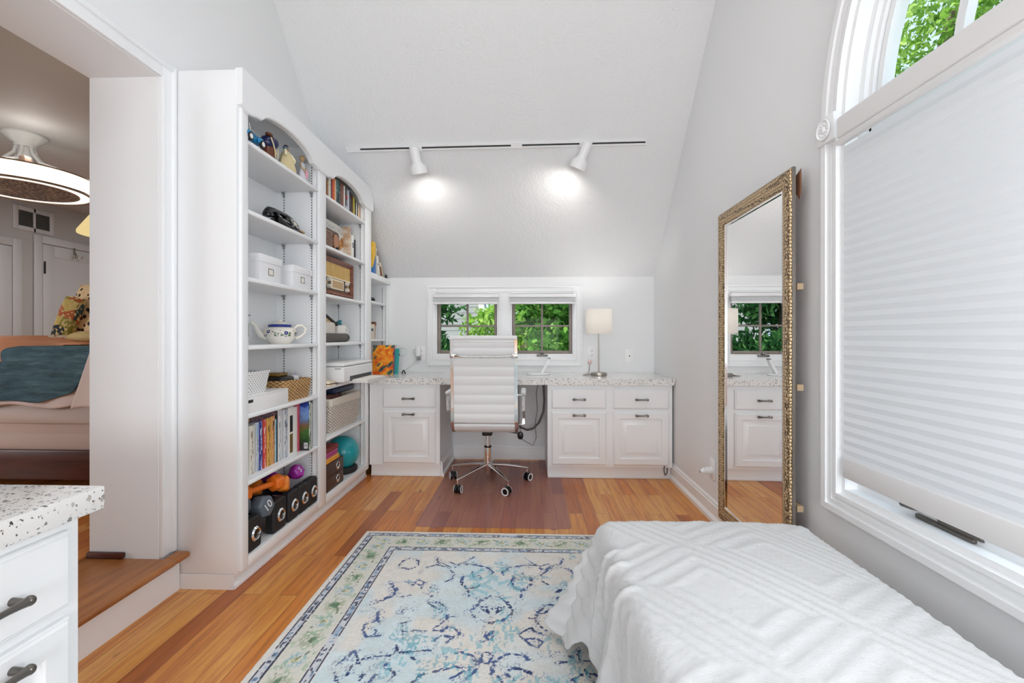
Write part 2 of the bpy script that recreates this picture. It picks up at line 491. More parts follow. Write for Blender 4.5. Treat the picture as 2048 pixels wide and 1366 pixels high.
# baseboards
def baseboard(name, prof_axis, rngs):
    b = B()
    for lo, hi, out in rngs:
        # profile: tall thin board, small cap, shoe moulding; out = direction into the room
        if prof_axis == 'X':      # runs along Y on an X wall
            x = lo[0]; y0, y1 = lo[1], hi[1]; d = out
            b.prism([(x, 0.0), (x + d * 0.03, 0.0), (x + d * 0.03, 0.022), (x + d * 0.016, 0.04), (x + d * 0.016, 0.098), (x + d * 0.010, 0.102), (x + d * 0.010, 0.113), (x + d * 0.004, 0.122), (x, 0.124)], 'Y', y0, y1)
        else:
            y = lo[1]; x0, x1 = lo[0], hi[0]; d = out
            b.prism([(y, 0.0), (y + d * 0.03, 0.0), (y + d * 0.03, 0.022), (y + d * 0.016, 0.04), (y + d * 0.016, 0.098), (y + d * 0.010, 0.102), (y + d * 0.010, 0.113), (y + d * 0.004, 0.122), (y, 0.124)], 'X', x0, x1)
    return struct(b.obj(name, 'trim', base=False))
baseboard('baseboard_right', 'X', [((XR, YR), (XR, 3.60), -1)])
baseboard('baseboard_back', 'Y', [((-0.70, YB), (0.14, YB), -1)])

# back window casing shared by the two windows
b = B()
CX0, CX1, CZ0, CZ1 = -0.925, 0.472, 0.845, 1.556
def frame_rect(b, x0, x1, z0, z1, w, y0, y1, bev=0.003):
    b.box((x0, y0, z0), (x0 + w, y1, z1), bev); b.box((x1 - w, y0, z0), (x1, y1, z1), bev)
    b.box((x0 + w, y0, z0), (x1 - w, y1, z0 + w), bev); b.box((x0 + w, y0, z1 - w), (x1 - w, y1, z1), bev)
b.box((CX0, YB - 0.014, CZ0), (WIN[0][0], YB, CZ1), 0.003); b.box((WIN[1][1], YB - 0.014, CZ0), (CX1, YB, CZ1), 0.003)
b.box((WIN[0][0], YB - 0.014, CZ0), (WIN[1][1], YB, WZ0), 0.003); b.box((WIN[0][0], YB - 0.014, WZ1), (WIN[1][1], YB, CZ1), 0.003)
b.box((WIN[0][1], YB - 0.012, WZ0), (WIN[1][0], YB, WZ1), 0.002)
frame_rect(b, CX0 - 0.004, CX1 + 0.004, CZ0 - 0.004, CZ1 + 0.004, 0.018, YB - 0.024, YB, 0.006)
frame_rect(b, CX0 + 0.045, CX1 - 0.045, CZ0 + 0.045, CZ1 - 0.04, 0.01, YB - 0.019, YB, 0.004)
struct(b.obj('trim_5', 'trim', base=False))

# two small casement windows
def casement(n, x0, x1, crank_x, hinge_side):
    root = bpy.data.objects.new(f'window_{n}', None); COL.objects.link(root); root.location = ((x0 + x1) / 2, YB, WZ0); struct(root)
    b = B()      # white jamb lining
    for a in ((x0 - 0.0, x0 + 0.01), (x1 - 0.01, x1)): b.box((a[0], YB + 0.001, WZ0), (a[1], YB + 0.13, WZ1))
    b.box((x0 + .01, YB + 0.001, WZ0), (x1 - .01, YB + 0.13, WZ0 + 0.01)); b.box((x0 + .01, YB + 0.001, WZ1 - 0.01), (x1 - .01, YB + 0.13, WZ1))
    b.obj('window_jamb', 'trim', root)
    b = B(); f0, f1, g0, g1 = x0 + 0.0105, x1 - 0.0105, WZ0 + 0.0105, WZ1 - 0.0105
    frame_rect(b, f0, f1, g0, g1, 0.027, YB + 0.03, YB + 0.07, 0.004); b.obj('window_frame', 'taupe', root)
    xm, zm = (f0 + f1) / 2, 1.2
    b = B(); b.box((xm - 0.009, YB + 0.036, g0 + .027), (xm + 0.009, YB + 0.058, g1 - .027), 0.004); b.obj('muntin', 'taupe', root)
    b = B(); b.box((f0 + .027, YB + 0.0365, zm - 0.008), (f1 - .027, YB + 0.0575, zm + 0.008), 0.004); b.obj('muntin', 'taupe', root)
    b = B(); b.box((f0 + .02, YB + 0.059, g0 + .02), (f1 - .02, YB + 0.062, g1 - .02)); b.obj('pane', 'glass', root)
    hx = f1 if hinge_side > 0 else f0
    b = B(); b.box((hx - 0.008, YB + 0.008, 1.13), (hx + 0.006, YB + 0.03, 1.20), 0.003); b.obj('lock_handle', 'pewter', root)
    b = B(); b.box((crank_x - 0.05, YB - 0.028, WZ0 - 0.012), (crank_x + 0.05, YB + 0.015, WZ0 + 0.004), 0.005)
    b.tube([(crank_x + 0.01, YB - 0.012, WZ0), (crank_x, YB - 0.02, WZ0 + 0.018), (crank_x - 0.045, YB - 0.022, WZ0 + 0.02)], 0.006); b.sph((crank_x, YB - 0.01, WZ0 + 0.01), (0.016, 0.014, 0.014), 12, 8)
    b.obj('crank', 'pewter', root)
    return root
casement(1, *WIN[0], -0.57, 1)
casement(2, *WIN[1], 0.114, -1)
for (x0, x1, lb) in ((-0.866, -0.276, 'white cellular shade raised at the top of the left rear window'), (-0.178, 0.408, 'white cellular shade raised at the top of the right rear window, nearer the lamp')):
    r = thing('window_shade', lb, 'window shade', ((x0 + x1) / 2, YB - 0.03, 1.39), group='raised shades on the rear windows')
    b = B(); b.box((x0, YB - 0.075, 1.452), (x1, YB - 0.0245, 1.484), 0.003); b.obj('headrail', 'whiteplastic', r)
    b = B()
    for k in range(3): b.box((x0 + 0.006, YB - 0.068, 1.412 + k * 0.013), (x1 - 0.006, YB - 0.027, 1.4245 + k * 0.013), 0.004)
    b.obj('shade_stack', 'blind', r)
    b = B(); b.box((x0 + 0.004, YB - 0.071, 1.394), (x1 - 0.004, YB - 0.025, 1.4115), 0.003); b.obj('bottom_rail', 'whiteplastic', r)

# arched window on the right wall
root = bpy.data.objects.new('window_3', None); COL.objects.link(root); root.location = (XR, AY, AB); struct(root)
def arch_path(R, zb, n=40):
    p = [(AY + R, zb)] + [(AY + R * math.cos(PI * i / n), AZ + R * math.sin(PI * i / n)) for i in range(n + 1)] + [(AY - R, zb)]
    return p
def arch_band(b, R0, R1, xa, xb, zb0, zb1, bottom=True, n=48):
    """solid frame between radius R0<R1, from xa to xb in depth, closed along the bottom"""
    A = arch_path(R0, zb0, n); C = arch_path(R1, zb1, n)
    rs = [[(xa, *p), (xb, *p), (xb, *q), (xa, *q)] for p, q in zip(A, C)]
    b.rings(rs, loop=bottom)
b = B()
arch_band(b, AR, AR + 0.078, XR - 0.012, XR, AB, AB - 0.072)
arch_band(b, AR + 0.055, AR + 0.08, XR - 0.022, XR - 0.0005, AB - 0.052, AB - 0.074)
arch_band(b, AR + 0.002, AR + 0.016, XR - 0.018, XR - 0.0005, AB - 0.001, AB - 0.016)
arch_band(b, AR + 0.030, AR + 0.040, XR - 0.0165, XR - 0.0005, AB - 0.03, AB - 0.04)
b.obj('window_casing', 'trim', root)
b = B()
for r0, r1, xa, xb in ((AR - 0.018, AR, XR + 0.0, XR + 0.16), (AR - 0.042, AR - 0.018, XR + 0.045, XR + 0.10), (AR - 0.060, AR - 0.042, XR + 0.06, XR + 0.095), (AR - 0.086, AR - 0.064, XR + 0.072, XR + 0.09)):
    arch_band(b, r0, r1, xa, xb, AB + (AR - r0), AB + (AR - r1))
b.box((XR + 0.06, AY - AR + 0.05, AZ - 0.07), (XR + 0.13, AY + AR - 0.05, AZ + 0.0))
b.obj('window_frame', 'trim', root)
b = B()
n = 30
for R in (0.62,):
    pts = [(AY + R * math.cos(PI * i / n), AZ + R * math.sin(PI * i / n)) for i in range(n + 1)]
    rs = [[(XR + 0.082, AY + r * math.cos(PI * i / n), AZ + r * math.sin(PI * i / n)) for r in (R - .014, R + .014)] + [(XR + 0.108, AY + r * math.cos(PI * i / n), AZ + r * math.sin(PI * i / n)) for r in (R + .014, R - .014)] for i in range(n + 1)]
    b.rings(rs)
b.obj('muntin', 'trim', root)
for a in (45, 90, 135):
    c, s = math.cos(math.radians(a)), math.sin(math.radians(a)); b = B()
    b.bar([(XR + 0.095, AY + 0.634 * c, AZ + 0.634 * s), (XR + 0.095, AY + 0.878 * c, AZ + 0.878 * s)], 0.022, 0.022, (1, 0, 0)); b.obj('muntin', 'trim', root)
b = B(); P = arch_path(AR - 0.07, AB + 0.07, 40); b.rings([[(XR + 0.0905, *p) for p in P], [(XR + 0.0935, *p) for p in P]]); b.obj('pane', 'glass', root)
# corner rosette block
b = B(); b.box((XR - 0.03, AY + AR - 0.004, 1.808), (XR - 0.0005, AY + AR + 0.092, 1.905), 0.004)
cyr, czr = AY + AR + 0.044, 1.857
b.lathe([(0.0001, -0.033), (0.036, -0.033), (0.038, -0.037), (0.034, -0.04), (0.03, -0.036), (0.012, -0.035), (0.01, -0.041), (0.0001, -0.043)], (XR, cyr, czr), 24, 'X')
for k in range(12):
    a = 2 * PI * k / 12; b.sph((XR - 0.035, cyr + 0.021 * math.cos(a), czr + 0.021 * math.sin(a)), (0.004, 0.0045, 0.0045), 8, 6)
b.obj('rosette', 'trim', root)
# crank operator on the sill
b = B()
b.box((XR + 0.035, 1.22, AB + 0.019), (XR + 0.075, 1.40, AB + 0.032), 0.004)
b.prism([(1.20, AB + 0.032), (1.21, AB + 0.05), (1.28, AB + 0.056), (1.32, AB + 0.04), (1.32, AB + 0.032)], 'X', XR + 0.038, XR + 0.072)
b.sph((XR + 0.055, 1.32, AB + 0.05), (0.02, 0.028, 0.022), 14, 8)
b.tube([(XR + 0.055, 1.33, AB + 0.055), (XR + 0.045, 1.36, AB + 0.062), (XR + 0.03, 1.40, AB + 0.055), (XR + 0.022, 1.43, AB + 0.05)], [0.012, 0.014, 0.015, 0.010], 10)
b.obj('crank', 'pewter', root)

# pleated shade over the lower part of the arched window
r = thing('cellular_shade', 'large white pleated cellular shade covering the lower part of the arched window', 'window shade', (XR - 0.02, AY, 0.60))
ye0, ye1 = AY - AR + 0.012, AY + AR - 0.038
b = B(); b.box((XR - 0.045, ye0, 1.786), (XR - 0.0225, ye1, 1.862), 0.01, 3); b.box((XR - 0.045, ye0, 1.765), (XR - 0.0225, ye1, 1.7835), 0.002)
b.box((XR - 0.03, ye0 + .002, 1.782), (XR - 0.0225, ye1 - .002, 1.788)); b.obj('valance', 'whiteplastic', r)
b = B(); prof = []
z = 1.764; k = 0
while z > 0.678:
    prof.append((XR - 0.011 + (0.0042 if k % 2 else 0), z)); z -= 0.0165; k += 1
prof.append((XR - 0.008, 0.670))
rs = [[(x, ye0 + 0.01, zz), (x, ye1 + 0.012, zz)] for x, zz in prof]
b.rings(rs, closed=False)
rs = [[(x + 0.018 - 2 * (x - XR + 0.010), ye0 + 0.01, zz), (x + 0.018 - 2 * (x - XR + 0.010), ye1 + 0.012, zz)] for x, zz in prof]
b.rings(rs, closed=False); b.obj('pleated_fabric', 'blind', r, ang=12)
b = B(); b.box((XR - 0.016, ye0 + 0.01, 0.608), (XR + 0.012, ye1 + 0.012, 0.679), 0.006); b.obj('bottom_rail', 'whiteplastic', r)
# ================================================================= BUILT-IN BOOKCASE
XF = -1.262
BKX = -1.525
S1 = (2.0, 2.69); S2 = (2.783, 3.475)
SH1 = [1.991, 1.678, 1.372, 1.062, 0.751, 0.449]
SH2 = [1.991, 1.678, 1.372, 1.065, 0.790, 0.467]
DECK = 0.114; TOPZ = 2.275
bc = thing('bookcase', 'tall white built-in bookcase of two arched bays along the left wall', 'bookcase', (-1.40, 2.75, 0.0))
b = B()
b.box((-1.556, 1.93, 0.0), (-1.287, 3.532, 0.066)); b.box((-1.287, 1.93, 0.0), (-1.278, 3.532, 0.022), 0.004)
b.obj('toe_kick', 'cab', bc)
b = B()
b.box((-1.556, 1.932, 0.067), (XF - 0.012, 2.0, TOPZ - 0.01), 0.003)
b.box((BKX, 2.0, 0.067), (BKX - 0.02, 3.532, TOPZ - 0.01))
b.box((BKX, 2.692, DECK + .0005), (XF - 0.02, 2.781, TOPZ - .02)); b.box((BKX, 3.476, DECK + .0005), (XF - 0.02, 3.532, TOPZ - .02))
b.box((BKX, 2.0, 0.067), (XF - 0.012, 3.532, DECK))
b.box((BKX, 2.0, TOPZ - 0.03), (XF - 0.02, 3.53, TOPZ - 0.012))
b.obj('carcass', 'cab', bc)
b = B()    # face frame: stiles and bottom rail
b.box((XF - 0.02, 1.95, 0.067), (XF, 2.0, 2.14), 0.006, 3); b.box((XF - 0.019, 2.69, 0.067), (XF, 2.783, 2.14), 0.005); b.box((XF - 0.019, 3.475, 0.067), (XF, 3.533, 0.779), 0.005); b.box((XF - 0.019, 3.475, 0.7805), (XF, 3.589, 2.14), 0.005)
b.box((XF - 0.019, 2.0, 0.067), (XF, 2.69, DECK - 0.001), 0.004); b.box((XF - 0.019, 2.783, 0.067), (XF, 3.475, DECK - 0.001), 0.004)
b.obj('face_frame', 'cab', bc)
def arch_lower(y, y0, y1):
    t = (y - y0) / (y1 - y0); e = min(t, 1 - t)
    if e < 0.10: return 2.098 + 0.022 * (math.sin(PI * (e / 0.10 - 0.5)) * 0.5 + 0.5) * 0.6
    if e < 0.14: return 2.111 + (e - 0.10) * 0.05
    u = (t - 0.5) / 0.36
    return 2.113 + 0.062 * math.sqrt(max(0.0, 1 - u * u))
b = B(); ys = []
for y0, y1 in (S1, S2): ys += [(y0 + (y1 - y0) * i / 48, arch_lower(y0 + (y1 - y0) * i / 48, y0, y1)) for i in range(49)]
ys = [(1.936, 2.115), (1.97, 2.098)] + ys + [(3.49, 2.098), (3.52, 2.098), (3.532, 2.098), (3.56, 2.098), (3.59, 2.098), (3.605, 2.11)]
ys = [(y, z) for y, z in ys]
xa, xb = XF - 0.02, XF + 0.012
b.rings([[(xa, y, z), (xb - 0.006, y, z), (xb, y, z + 0.006), (xb, y, min(TOPZ, slope_z(y) - .004)), (xa, y, min(TOPZ, slope_z(y) - .004))] for y, z in ys])
b.obj('arched_fascia', 'cab', bc)
def shelf(parent, y0, y1, z, xf, th=0.021, xb=BKX):
    b = B(); b.box((xb + 0.001, y0 + 0.0035, z - th), (xf - 0.004, y1 - 0.0035, z), 0.006, 3); return b.obj('shelf', 'cab', parent)
def standard(parent, x, y, z0, z1, clips, s):
    b = B(); b.box((x - 0.008, y - s * 0.003, z0), (x + 0.008, y, z1)); b.m = 1
    b.box((x - 0.0028, y - s * 0.0034, z0), (x + 0.0028, y - s * 0.0029, z1))
    o = b.obj('shelf_standard', ['cab', 'slots'], parent)
    for z in clips:
        c = B(); c.box((x - 0.009, y - s * 0.0165, z - 0.012), (x + 0.009, y - s * 0.0036, z - 0.0006), 0.002); c.box((x - 0.006, y - s * 0.007, z - 0.03), (x + 0.006, y - s * 0.0036, z - 0.0118)); c.obj('shelf_clip', 'greyplastic', o)
for z in SH1: shelf(bc, *S1, z, XF)
for z in SH2: shelf(bc, *S2, z, XF)
for y, zs, zt in ((S1[1], SH1, 2.2), (S2[1], SH2, 2.11)):
    for x in (-1.478, -1.308): standard(bc, x, y, DECK + .005, zt, [z - 0.0215 for z in zs], 1)

# low corner unit standing on the desk top
cu = thing('corner_shelf_unit', 'narrow white open shelf unit standing on the desk in the far left corner', 'shelf unit', (-1.42, 3.83, 0.78))
CXF = -1.30; CT = 1.622; CSH = [1.398, 1.08]
b = B()
b.box((-1.556, 3.536, 0.7805), (-1.545, 4.105, CT - 0.05)); b.box((-1.545, 3.536, 0.7805), (CXF - .001, 3.55, CT - 0.05)); b.box((-1.545, 4.085, 0.7805), (CXF - .001, 4.105, CT - 0.05))
b.obj('carcass', 'cab', cu)
b = B(); b.box((CXF - 0.0005, 3.536, 0.7805), (CXF + 0.018, 3.56, CT - 0.05), 0.003); b.obj('stile', 'cab', cu)
b = B(); b.box((CXF - 0.0005, 4.07, 0.7805), (CXF + 0.018, 4.105, CT - 0.05), 0.003); b.obj('stile', 'cab', cu)
b = B(); b.box((-1.556, 3.592, CT - 0.0495), (CXF + 0.035, 4.105, CT), 0.007, 3); b.obj('top_cap', 'cab', cu)
for z in CSH: shelf(cu, 3.55, 4.085, z, CXF, 0.018, -1.545)
standard(cu, -1.335, 4.085, 0.80, 1.55, [z - 0.019 for z in CSH], 1)

# ================================================================= DESK CABINETS
def pull(parent, cx, cy, cz, ax='Y', L=0.09, mat='pewter'):
    """bar pull; ax: direction the front faces ('Y' -> -Y, 'X' -> +X)"""
    b = B()
    def P(u, o, w): return (cx + u, cy - o, cz + w) if ax == 'Y' else (cx + o, cy + u, cz + w)
    for s in (-1, 1):
        b.cyl(P(s * L * .42, 0, 0), P(s * L * .42, 0.026, 0), 0.0075, 0.006, 12); b.sph(P(s * L * .46, 0.028, 0), 0.0095, 12, 8)
    pts = [P(L * t * .46, 0.028 + 0.0 * abs(t), 0) for t in (-1, -.7, -.4, 0, .4, .7, 1)]
    b.tube(pts, [0.009, 0.007, 0.0058, 0.0055, 0.0058, 0.007, 0.009], 10)
    return b.obj('handle', mat, parent)
def front_panel(b, u0, u1, z0, z1, face, t, ax, raised):
    """overlay front; face = coordinate of the cabinet face, t = thickness outwards"""
    def P(u, o, z): return (u, face - o, z) if ax == 'Y' else (face + o, u, z)
    def ring(i, o): return [P(u0 + i, o, z0 + i), P(u1 - i, o, z0 + i), P(u1 - i, o, z1 - i), P(u0 + i, o, z1 - i)]
    e = 0.006
    R = [ring(0, 0.0005), ring(0, t - 0.008), ring(e * .5, t - 0.005), ring(e, t - 0.0045), ring(e + .004, t)]
    if raised:
        w = 0.052
        R += [ring(w, t), ring(w + .004, t - .003), ring(w + .005, t - 0.013), ring(w + 0.010, t - 0.013), ring(w + 0.046, t - 0.002), ring(w + 0.048, t - .0005)]
    b.rings(R)
def cab_unit(label, x0, x1, fronts, name='base_cabinet', kick=True):
    r = thing(name, label, 'cabinet', ((x0 + x1) / 2, 3.82, 0.0), group=None)
    b = B(); b.box((x0, 3.535, 0.096), (x1, 4.09, 0.7305)); b.obj('body', 'cab', r)
    b = B(); b.box((x0 + .002, 3.572, 0.0), (x1 - .002, 4.09, 0.0955)); b.box((x0 + .002, 3.562, 0.0), (x1 - .002, 3.5715, 0.02), 0.004); b.obj('toe_kick', 'trim', r)
    for (u0, u1) in fronts:
        b = B(); front_panel(b, u0, u1, 0.548, 0.702, 3.535, 0.02, 'Y', False); d = b.obj('drawer', 'cab', r); pull(d, (u0 + u1) / 2, 3.515, 0.622)
        b = B(); front_panel(b, u0, u1, 0.114, 0.526, 3.535, 0.02, 'Y', True); d = b.obj('door', 'cab', r); pull(d, (u0 + u1) / 2, 3.515, 0.500)
    return r
cl = cab_unit('white base cabinet with one drawer and door left of the knee space', -1.258, -0.70, [(-1.147, -0.731)])
b = B(); b.prism([(-0.699, 0), (-0.673, 0), (-0.673, 0.02), (-0.684, 0.036), (-0.684, 0.098), (-0.69, 0.102), (-0.69, 0.115), (-0.696, 0.123), (-0.699, 0.123)], 'Y', 3.562, 4.078); b.obj('side_baseboard', 'trim', cl)
cr = cab_unit('white double base cabinet with two drawers and two doors right of the knee space', 0.14, 1.094, [(0.17, 0.59), (0.643, 1.066)])
b = B(); b.prism([(-1.256, 3.502), (1.104, 3.502), (1.104, 4.104), (-1.545, 4.104), (-1.545, 3.537), (-1.256, 3.537)], 'Z', 0.731, 0.78)
tag(b.obj('desk_countertop', 'quartz'), 'long speckled white quartz desk top running under the rear windows', 'countertop')

# foreground cabinet at lower left
fc = thing('drawer_cabinet', 'white cabinet with drawers in the near left corner under its own speckled top', 'cabinet', (-1.25, 0.42, 0.0))
FX, FY = -0.953, 0.925
b = B(); b.box((-1.53, -0.6, 0.096), (FX, FY, 0.7305)); b.obj('body', 'cab', fc)
b = B(); b.box((-1.53, -0.6, 0.0), (FX - 0.03, FY - 0.02, 0.0955)); b.obj('toe_kick', 'trim', fc)
for (u0, u1) in ((0.535, FY - 0.03), (0.06, 0.49)):
    b = B(); front_panel(b, u0, u1, 0.552, 0.706, FX, 0.02, 'X', False); d = b.obj('drawer', 'cab', fc); pull(d, FX + 0.02, (u0 + u1) / 2 + 0.02, 0.622, 'X', 0.12)
    b = B(); front_panel(b, u0, u1, 0.118, 0.53, FX, 0.02, 'X', True); d = b.obj('door', 'cab', fc); pull(d, FX + 0.02, (u0 + u1) / 2 + 0.02, 0.497, 'X', 0.12)
b = B(); b.box((-1.54, -0.63, 0.731), (-0.915, 0.948, 0.78), 0.004, 2)
tag(b.obj('cabinet_countertop', 'quartz'), 'speckled quartz slab on the near left cabinet, closest to the camera', 'countertop')

# ================================================================= CHAIR MAT, RUG
b = B()
def rrect(x0, x1, y0, y1, r, n=6):
    p = []
    for cx, cy, a0 in ((x1 - r, y1 - r, 0), (x0 + r, y1 - r, 90), (x0 + r, y0 + r, 180), (x1 - r, y0 + r, 270)):
        p += [(cx + r * math.cos(math.radians(a0 + 90 * i / n)), cy + r * math.sin(math.radians(a0 + 90 * i / n))) for i in range(n + 1)]
    return p
def inset(pts, d):
    cx = sum(p[0] for p in pts) / len(pts); cy = sum(p[1] for p in pts) / len(pts)
    return [(p[0] - d * (1 if p[0] > cx else -1), p[1] - d * (1 if p[1] > cy else -1)) for p in pts]
R0 = rrect(-0.668, 0.243, 2.612, 4.02, 0.03)
b.rings([[(x, y, 0.0006) for x, y in R0], [(x, y, 0.0022) for x, y in R0], [(x, y, 0.003) for x, y in inset(R0, 0.006)]])
for gx in (-0.55, 0.14):
    b.box((gx - 0.018, 2.596, 0.0006), (gx + 0.018, 2.6115, 0.0022))
tag(b.obj('chair_mat', 'chairmat'), 'clear purplish plastic chair mat on the wood floor under the desk chair', 'chair mat')

RX, RY, RW, RL = -0.148, 1.30, 0.768, 1.23      # centre, half sizes
def rug_object():
    ys = np.concatenate([np.arange(-RL, -0.4, 0.02), np.arange(-0.4, RL + 1e-6, 0.0032)])
    xs = np.linspace(-RW, RW, 520)
    X, Y = np.meshgrid(xs, ys); n, m = X.shape
    rng = np.random.default_rng(3)
    def vnoise(sx, sy, seed):
        r = np.random.default_rng(seed); g = r.random((int(2 * RL * sy) + 4, int(2 * RW * sx) + 4))
        u = (X + RW) * sx; v = (Y + RL) * sy
        i = np.floor(u).astype(int); j = np.floor(v).astype(int); fu = u - i; fv = v - j
        fu = fu * fu * (3 - 2 * fu); fv = fv * fv * (3 - 2 * fv)
        return (g[j, i] * (1 - fu) + g[j, i + 1] * fu) * (1 - fv) + (g[j + 1, i] * (1 - fu) + g[j + 1, i + 1] * fu) * fv
    def L(h): return np.array(lin(h)[:3])
    C = np.empty((n, m, 3)); C[:] = L('#e6e3dc')
    def blend(mask, col): C[:] = C * (1 - mask[..., None]) + L(col) * mask[..., None]
    sm = lambda e0, e1, x: np.clip((x - e0) / (e1 - e0), 0, 1) ** 2 * (3 - 2 * np.clip((x - e0) / (e1 - e0), 0, 1))
    edge = np.minimum(RW - np.abs(X), RL - np.abs(Y))
    n1 = 0.6 * vnoise(5, 5, 1) + 0.4 * vnoise(14, 14, 2); spk = vnoise(150, 110, 4); spk2 = vnoise(60, 60, 5); fine = vnoise(230, 190, 6)
    field = (edge > 0.225).astype(float)
    blend(field * sm(0.40, 0.66, n1) * 0.75, '#cbe2ea')
    blend(field * sm(0.55, 0.8, vnoise(7, 9, 9)) * 0.6, '#deebee')
    bord = ((edge > 0.062) & (edge < 0.185)).astype(float)
    blend(bord * 0.6, '#d6d7ca')
    # flowers and leaves of the border
    along = np.where(RW - np.abs(X) < RL - np.abs(Y), Y, X)
    cell = np.abs(((along / 0.21) % 1.0) - 0.5) * 0.21
    across = edge - 0.124
    r = np.sqrt(cell ** 2 + (across * 1.15) ** 2)
    fl = sm(0.062, 0.03, r) * (spk > 0.42)
    blend(bord * fl * 0.6, '#94a67c'); blend(bord * sm(0.036, 0.015, r) * (spk2 > 0.5) * 0.85, '#4f7a5a')
    cell2 = np.abs(((along / 0.21 + 0.5) % 1.0) - 0.5) * 0.21
    r2 = np.sqrt(cell2 ** 2 + across ** 2)
    blend(bord * sm(0.05, 0.02, r2) * (spk > 0.5) * 0.8, '#86b7c9'); blend(bord * sm(0.02, 0.01, r2) * 0.6, '#d3c98c')
    wav = np.abs(across - 0.03 * np.sin(along * 2 * PI / 0.21))
    blend(bord * sm(0.006, 0.003, wav) * (spk > 0.55) * 0.9, '#6f7d63'); blend(bord * (vnoise(40, 40, 12) > 0.72) * (spk > 0.4) * 0.6, '#9dbf9f')
    # pale speckled selvedge bands with navy lines
    for e0, e1 in ((0.026, 0.058), (0.188, 0.222)):
        band = ((edge > e0) & (edge < e1)).astype(float)
        blend(band, '#d3d6db'); mid = ((edge > e0 + .008) & (edge < e1 - .008))
        blend(mid * (vnoise(75, 75, 15) > 0.56) * (spk > 0.3) * 0.9, '#2f3757'); blend(mid * (vnoise(60, 60, 16) > 0.66) * 0.6, '#7aa3c7')
        for c in (e0 + 0.002, e1 - 0.002): blend((np.abs(edge - c) < 0.0032) * (spk > 0.16) * (vnoise(9, 9, 17) > 0.14) * 0.95, '#232a47')
    # navy outlines of the field, drawn as broken strokes; mirrored left to right and end to end
    ST = RUG_STROKES
    ax = np.abs(X); ay = np.abs(Y)
    D = np.full(X.shape, 9.0); W = np.ones(X.shape)
    for st, w in ST:
        for (x0, y0), (x1, y1) in zip(st[:-1], st[1:]):
            bx0, bx1 = min(x0, x1) - .03, max(x0, x1) + .03; by0, by1 = min(y0, y1) - .03, max(y0, y1) + .03
            k = (ax > bx0) & (ax < bx1) & (ay > by0) & (ay < by1)
            if not k.any(): continue
            px, py = ax[k], ay[k]; dx, dy = x1 - x0, y1 - y0; t = np.clip(((px - x0) * dx + (py - y0) * dy) / (dx * dx + dy * dy + 1e-9), 0, 1)
            d = np.hypot(px - x0 - t * dx, py - y0 - t * dy) / w
            D[k] = np.minimum(D[k], d)
    wob = 0.0035 * (vnoise(70, 70, 21) - 0.5) * 2
    ink = (D + wob < 0.0050) * (spk > 0.30) * (vnoise(22, 22, 22) > 0.27)
    halo = (D + 2 * wob < 0.02) * (fine > 0.7) * (vnoise(30, 30, 23) > 0.45)
    blend(field * ink * 0.93, '#274a86'); blend(field * halo * 0.7, '#48689c')
    dark = field * ink * (vnoise(12, 12, 24) > 0.55); blend(dark * 0.6, '#1d2b56')
    # teal hatching around the central medallion
    rr = np.hypot(X / 0.46, Y / 0.60)
    teal = field * (rr < 0.85) * (rr > 0.2) * (vnoise(110, 30, 31) > 0.58) * (vnoise(11, 11, 32) > 0.52) * (spk > .35)
    blend(teal * 0.6, '#6fbccb')
    teal2 = field * (np.hypot(X - 0.0, np.abs(Y) - 0.72) < 0.14) * (spk2 > 0.6); blend(teal2 * 0.6, '#7cc4d2')
    blend(field * (vnoise(16, 16, 33) > 0.83) * (spk > 0.5) * 0.6, '#6aaec2')
    blend(np.clip(vnoise(34, 34, 41) - .45, 0, 1) * 0.45 * field, '#c9c2b6'); C *= (0.90 + 0.16 * fine)[..., None]
    C = np.clip(C * 1.0, 0, 1)
    thick = 0.0085
    Z = np.full(X.shape, thick); Z += (fine - 0.5) * 0.0009
    Z[0, :] = Z[-1, :] = 0.0006; Z[:, 0] = Z[:, -1] = 0.0006
    co = np.stack([X, Y, Z], -1).reshape(-1, 3).astype(np.float32)
    me = bpy.data.meshes.new('area_rug')
    idx = np.arange(n * m).reshape(n, m)
    q = np.stack([idx[:-1, :-1], idx[:-1, 1:], idx[1:, 1:], idx[1:, :-1]], -1).reshape(-1, 4)
    me.vertices.add(n * m); me.vertices.foreach_set('co', co.ravel())
    me.loops.add(q.size); me.loops.foreach_set('vertex_index', q.ravel().astype(np.int32))
    me.polygons.add(len(q)); me.polygons.foreach_set('loop_start', np.arange(0, q.size, 4, dtype=np.int32))
    me.update(calc_edges=True)
    at = me.color_attributes.new('weave', 'FLOAT_COLOR', 'POINT')
    at.data.foreach_set('color', np.concatenate([C.reshape(-1, 3), np.ones((n * m, 1))], 1).astype(np.float32).ravel())
    o = bpy.data.objects.new('area_rug', me); COL.objects.link(o); o.location = (RX, RY, 0)
    mt = NT('woven_rug'); a = mt.new('ShaderNodeAttribute', attribute_name='weave')
    mt.bsdf(a.outputs['Color'], 0.9); mt.bump(mt.noise(mt.coord((260, 160, 1)), 1.0, 1), 0.25, 0.003)
    me.materials.append(mt.mat)
    tag(o, 'distressed blue and cream oriental area rug on the wood floor', 'rug')
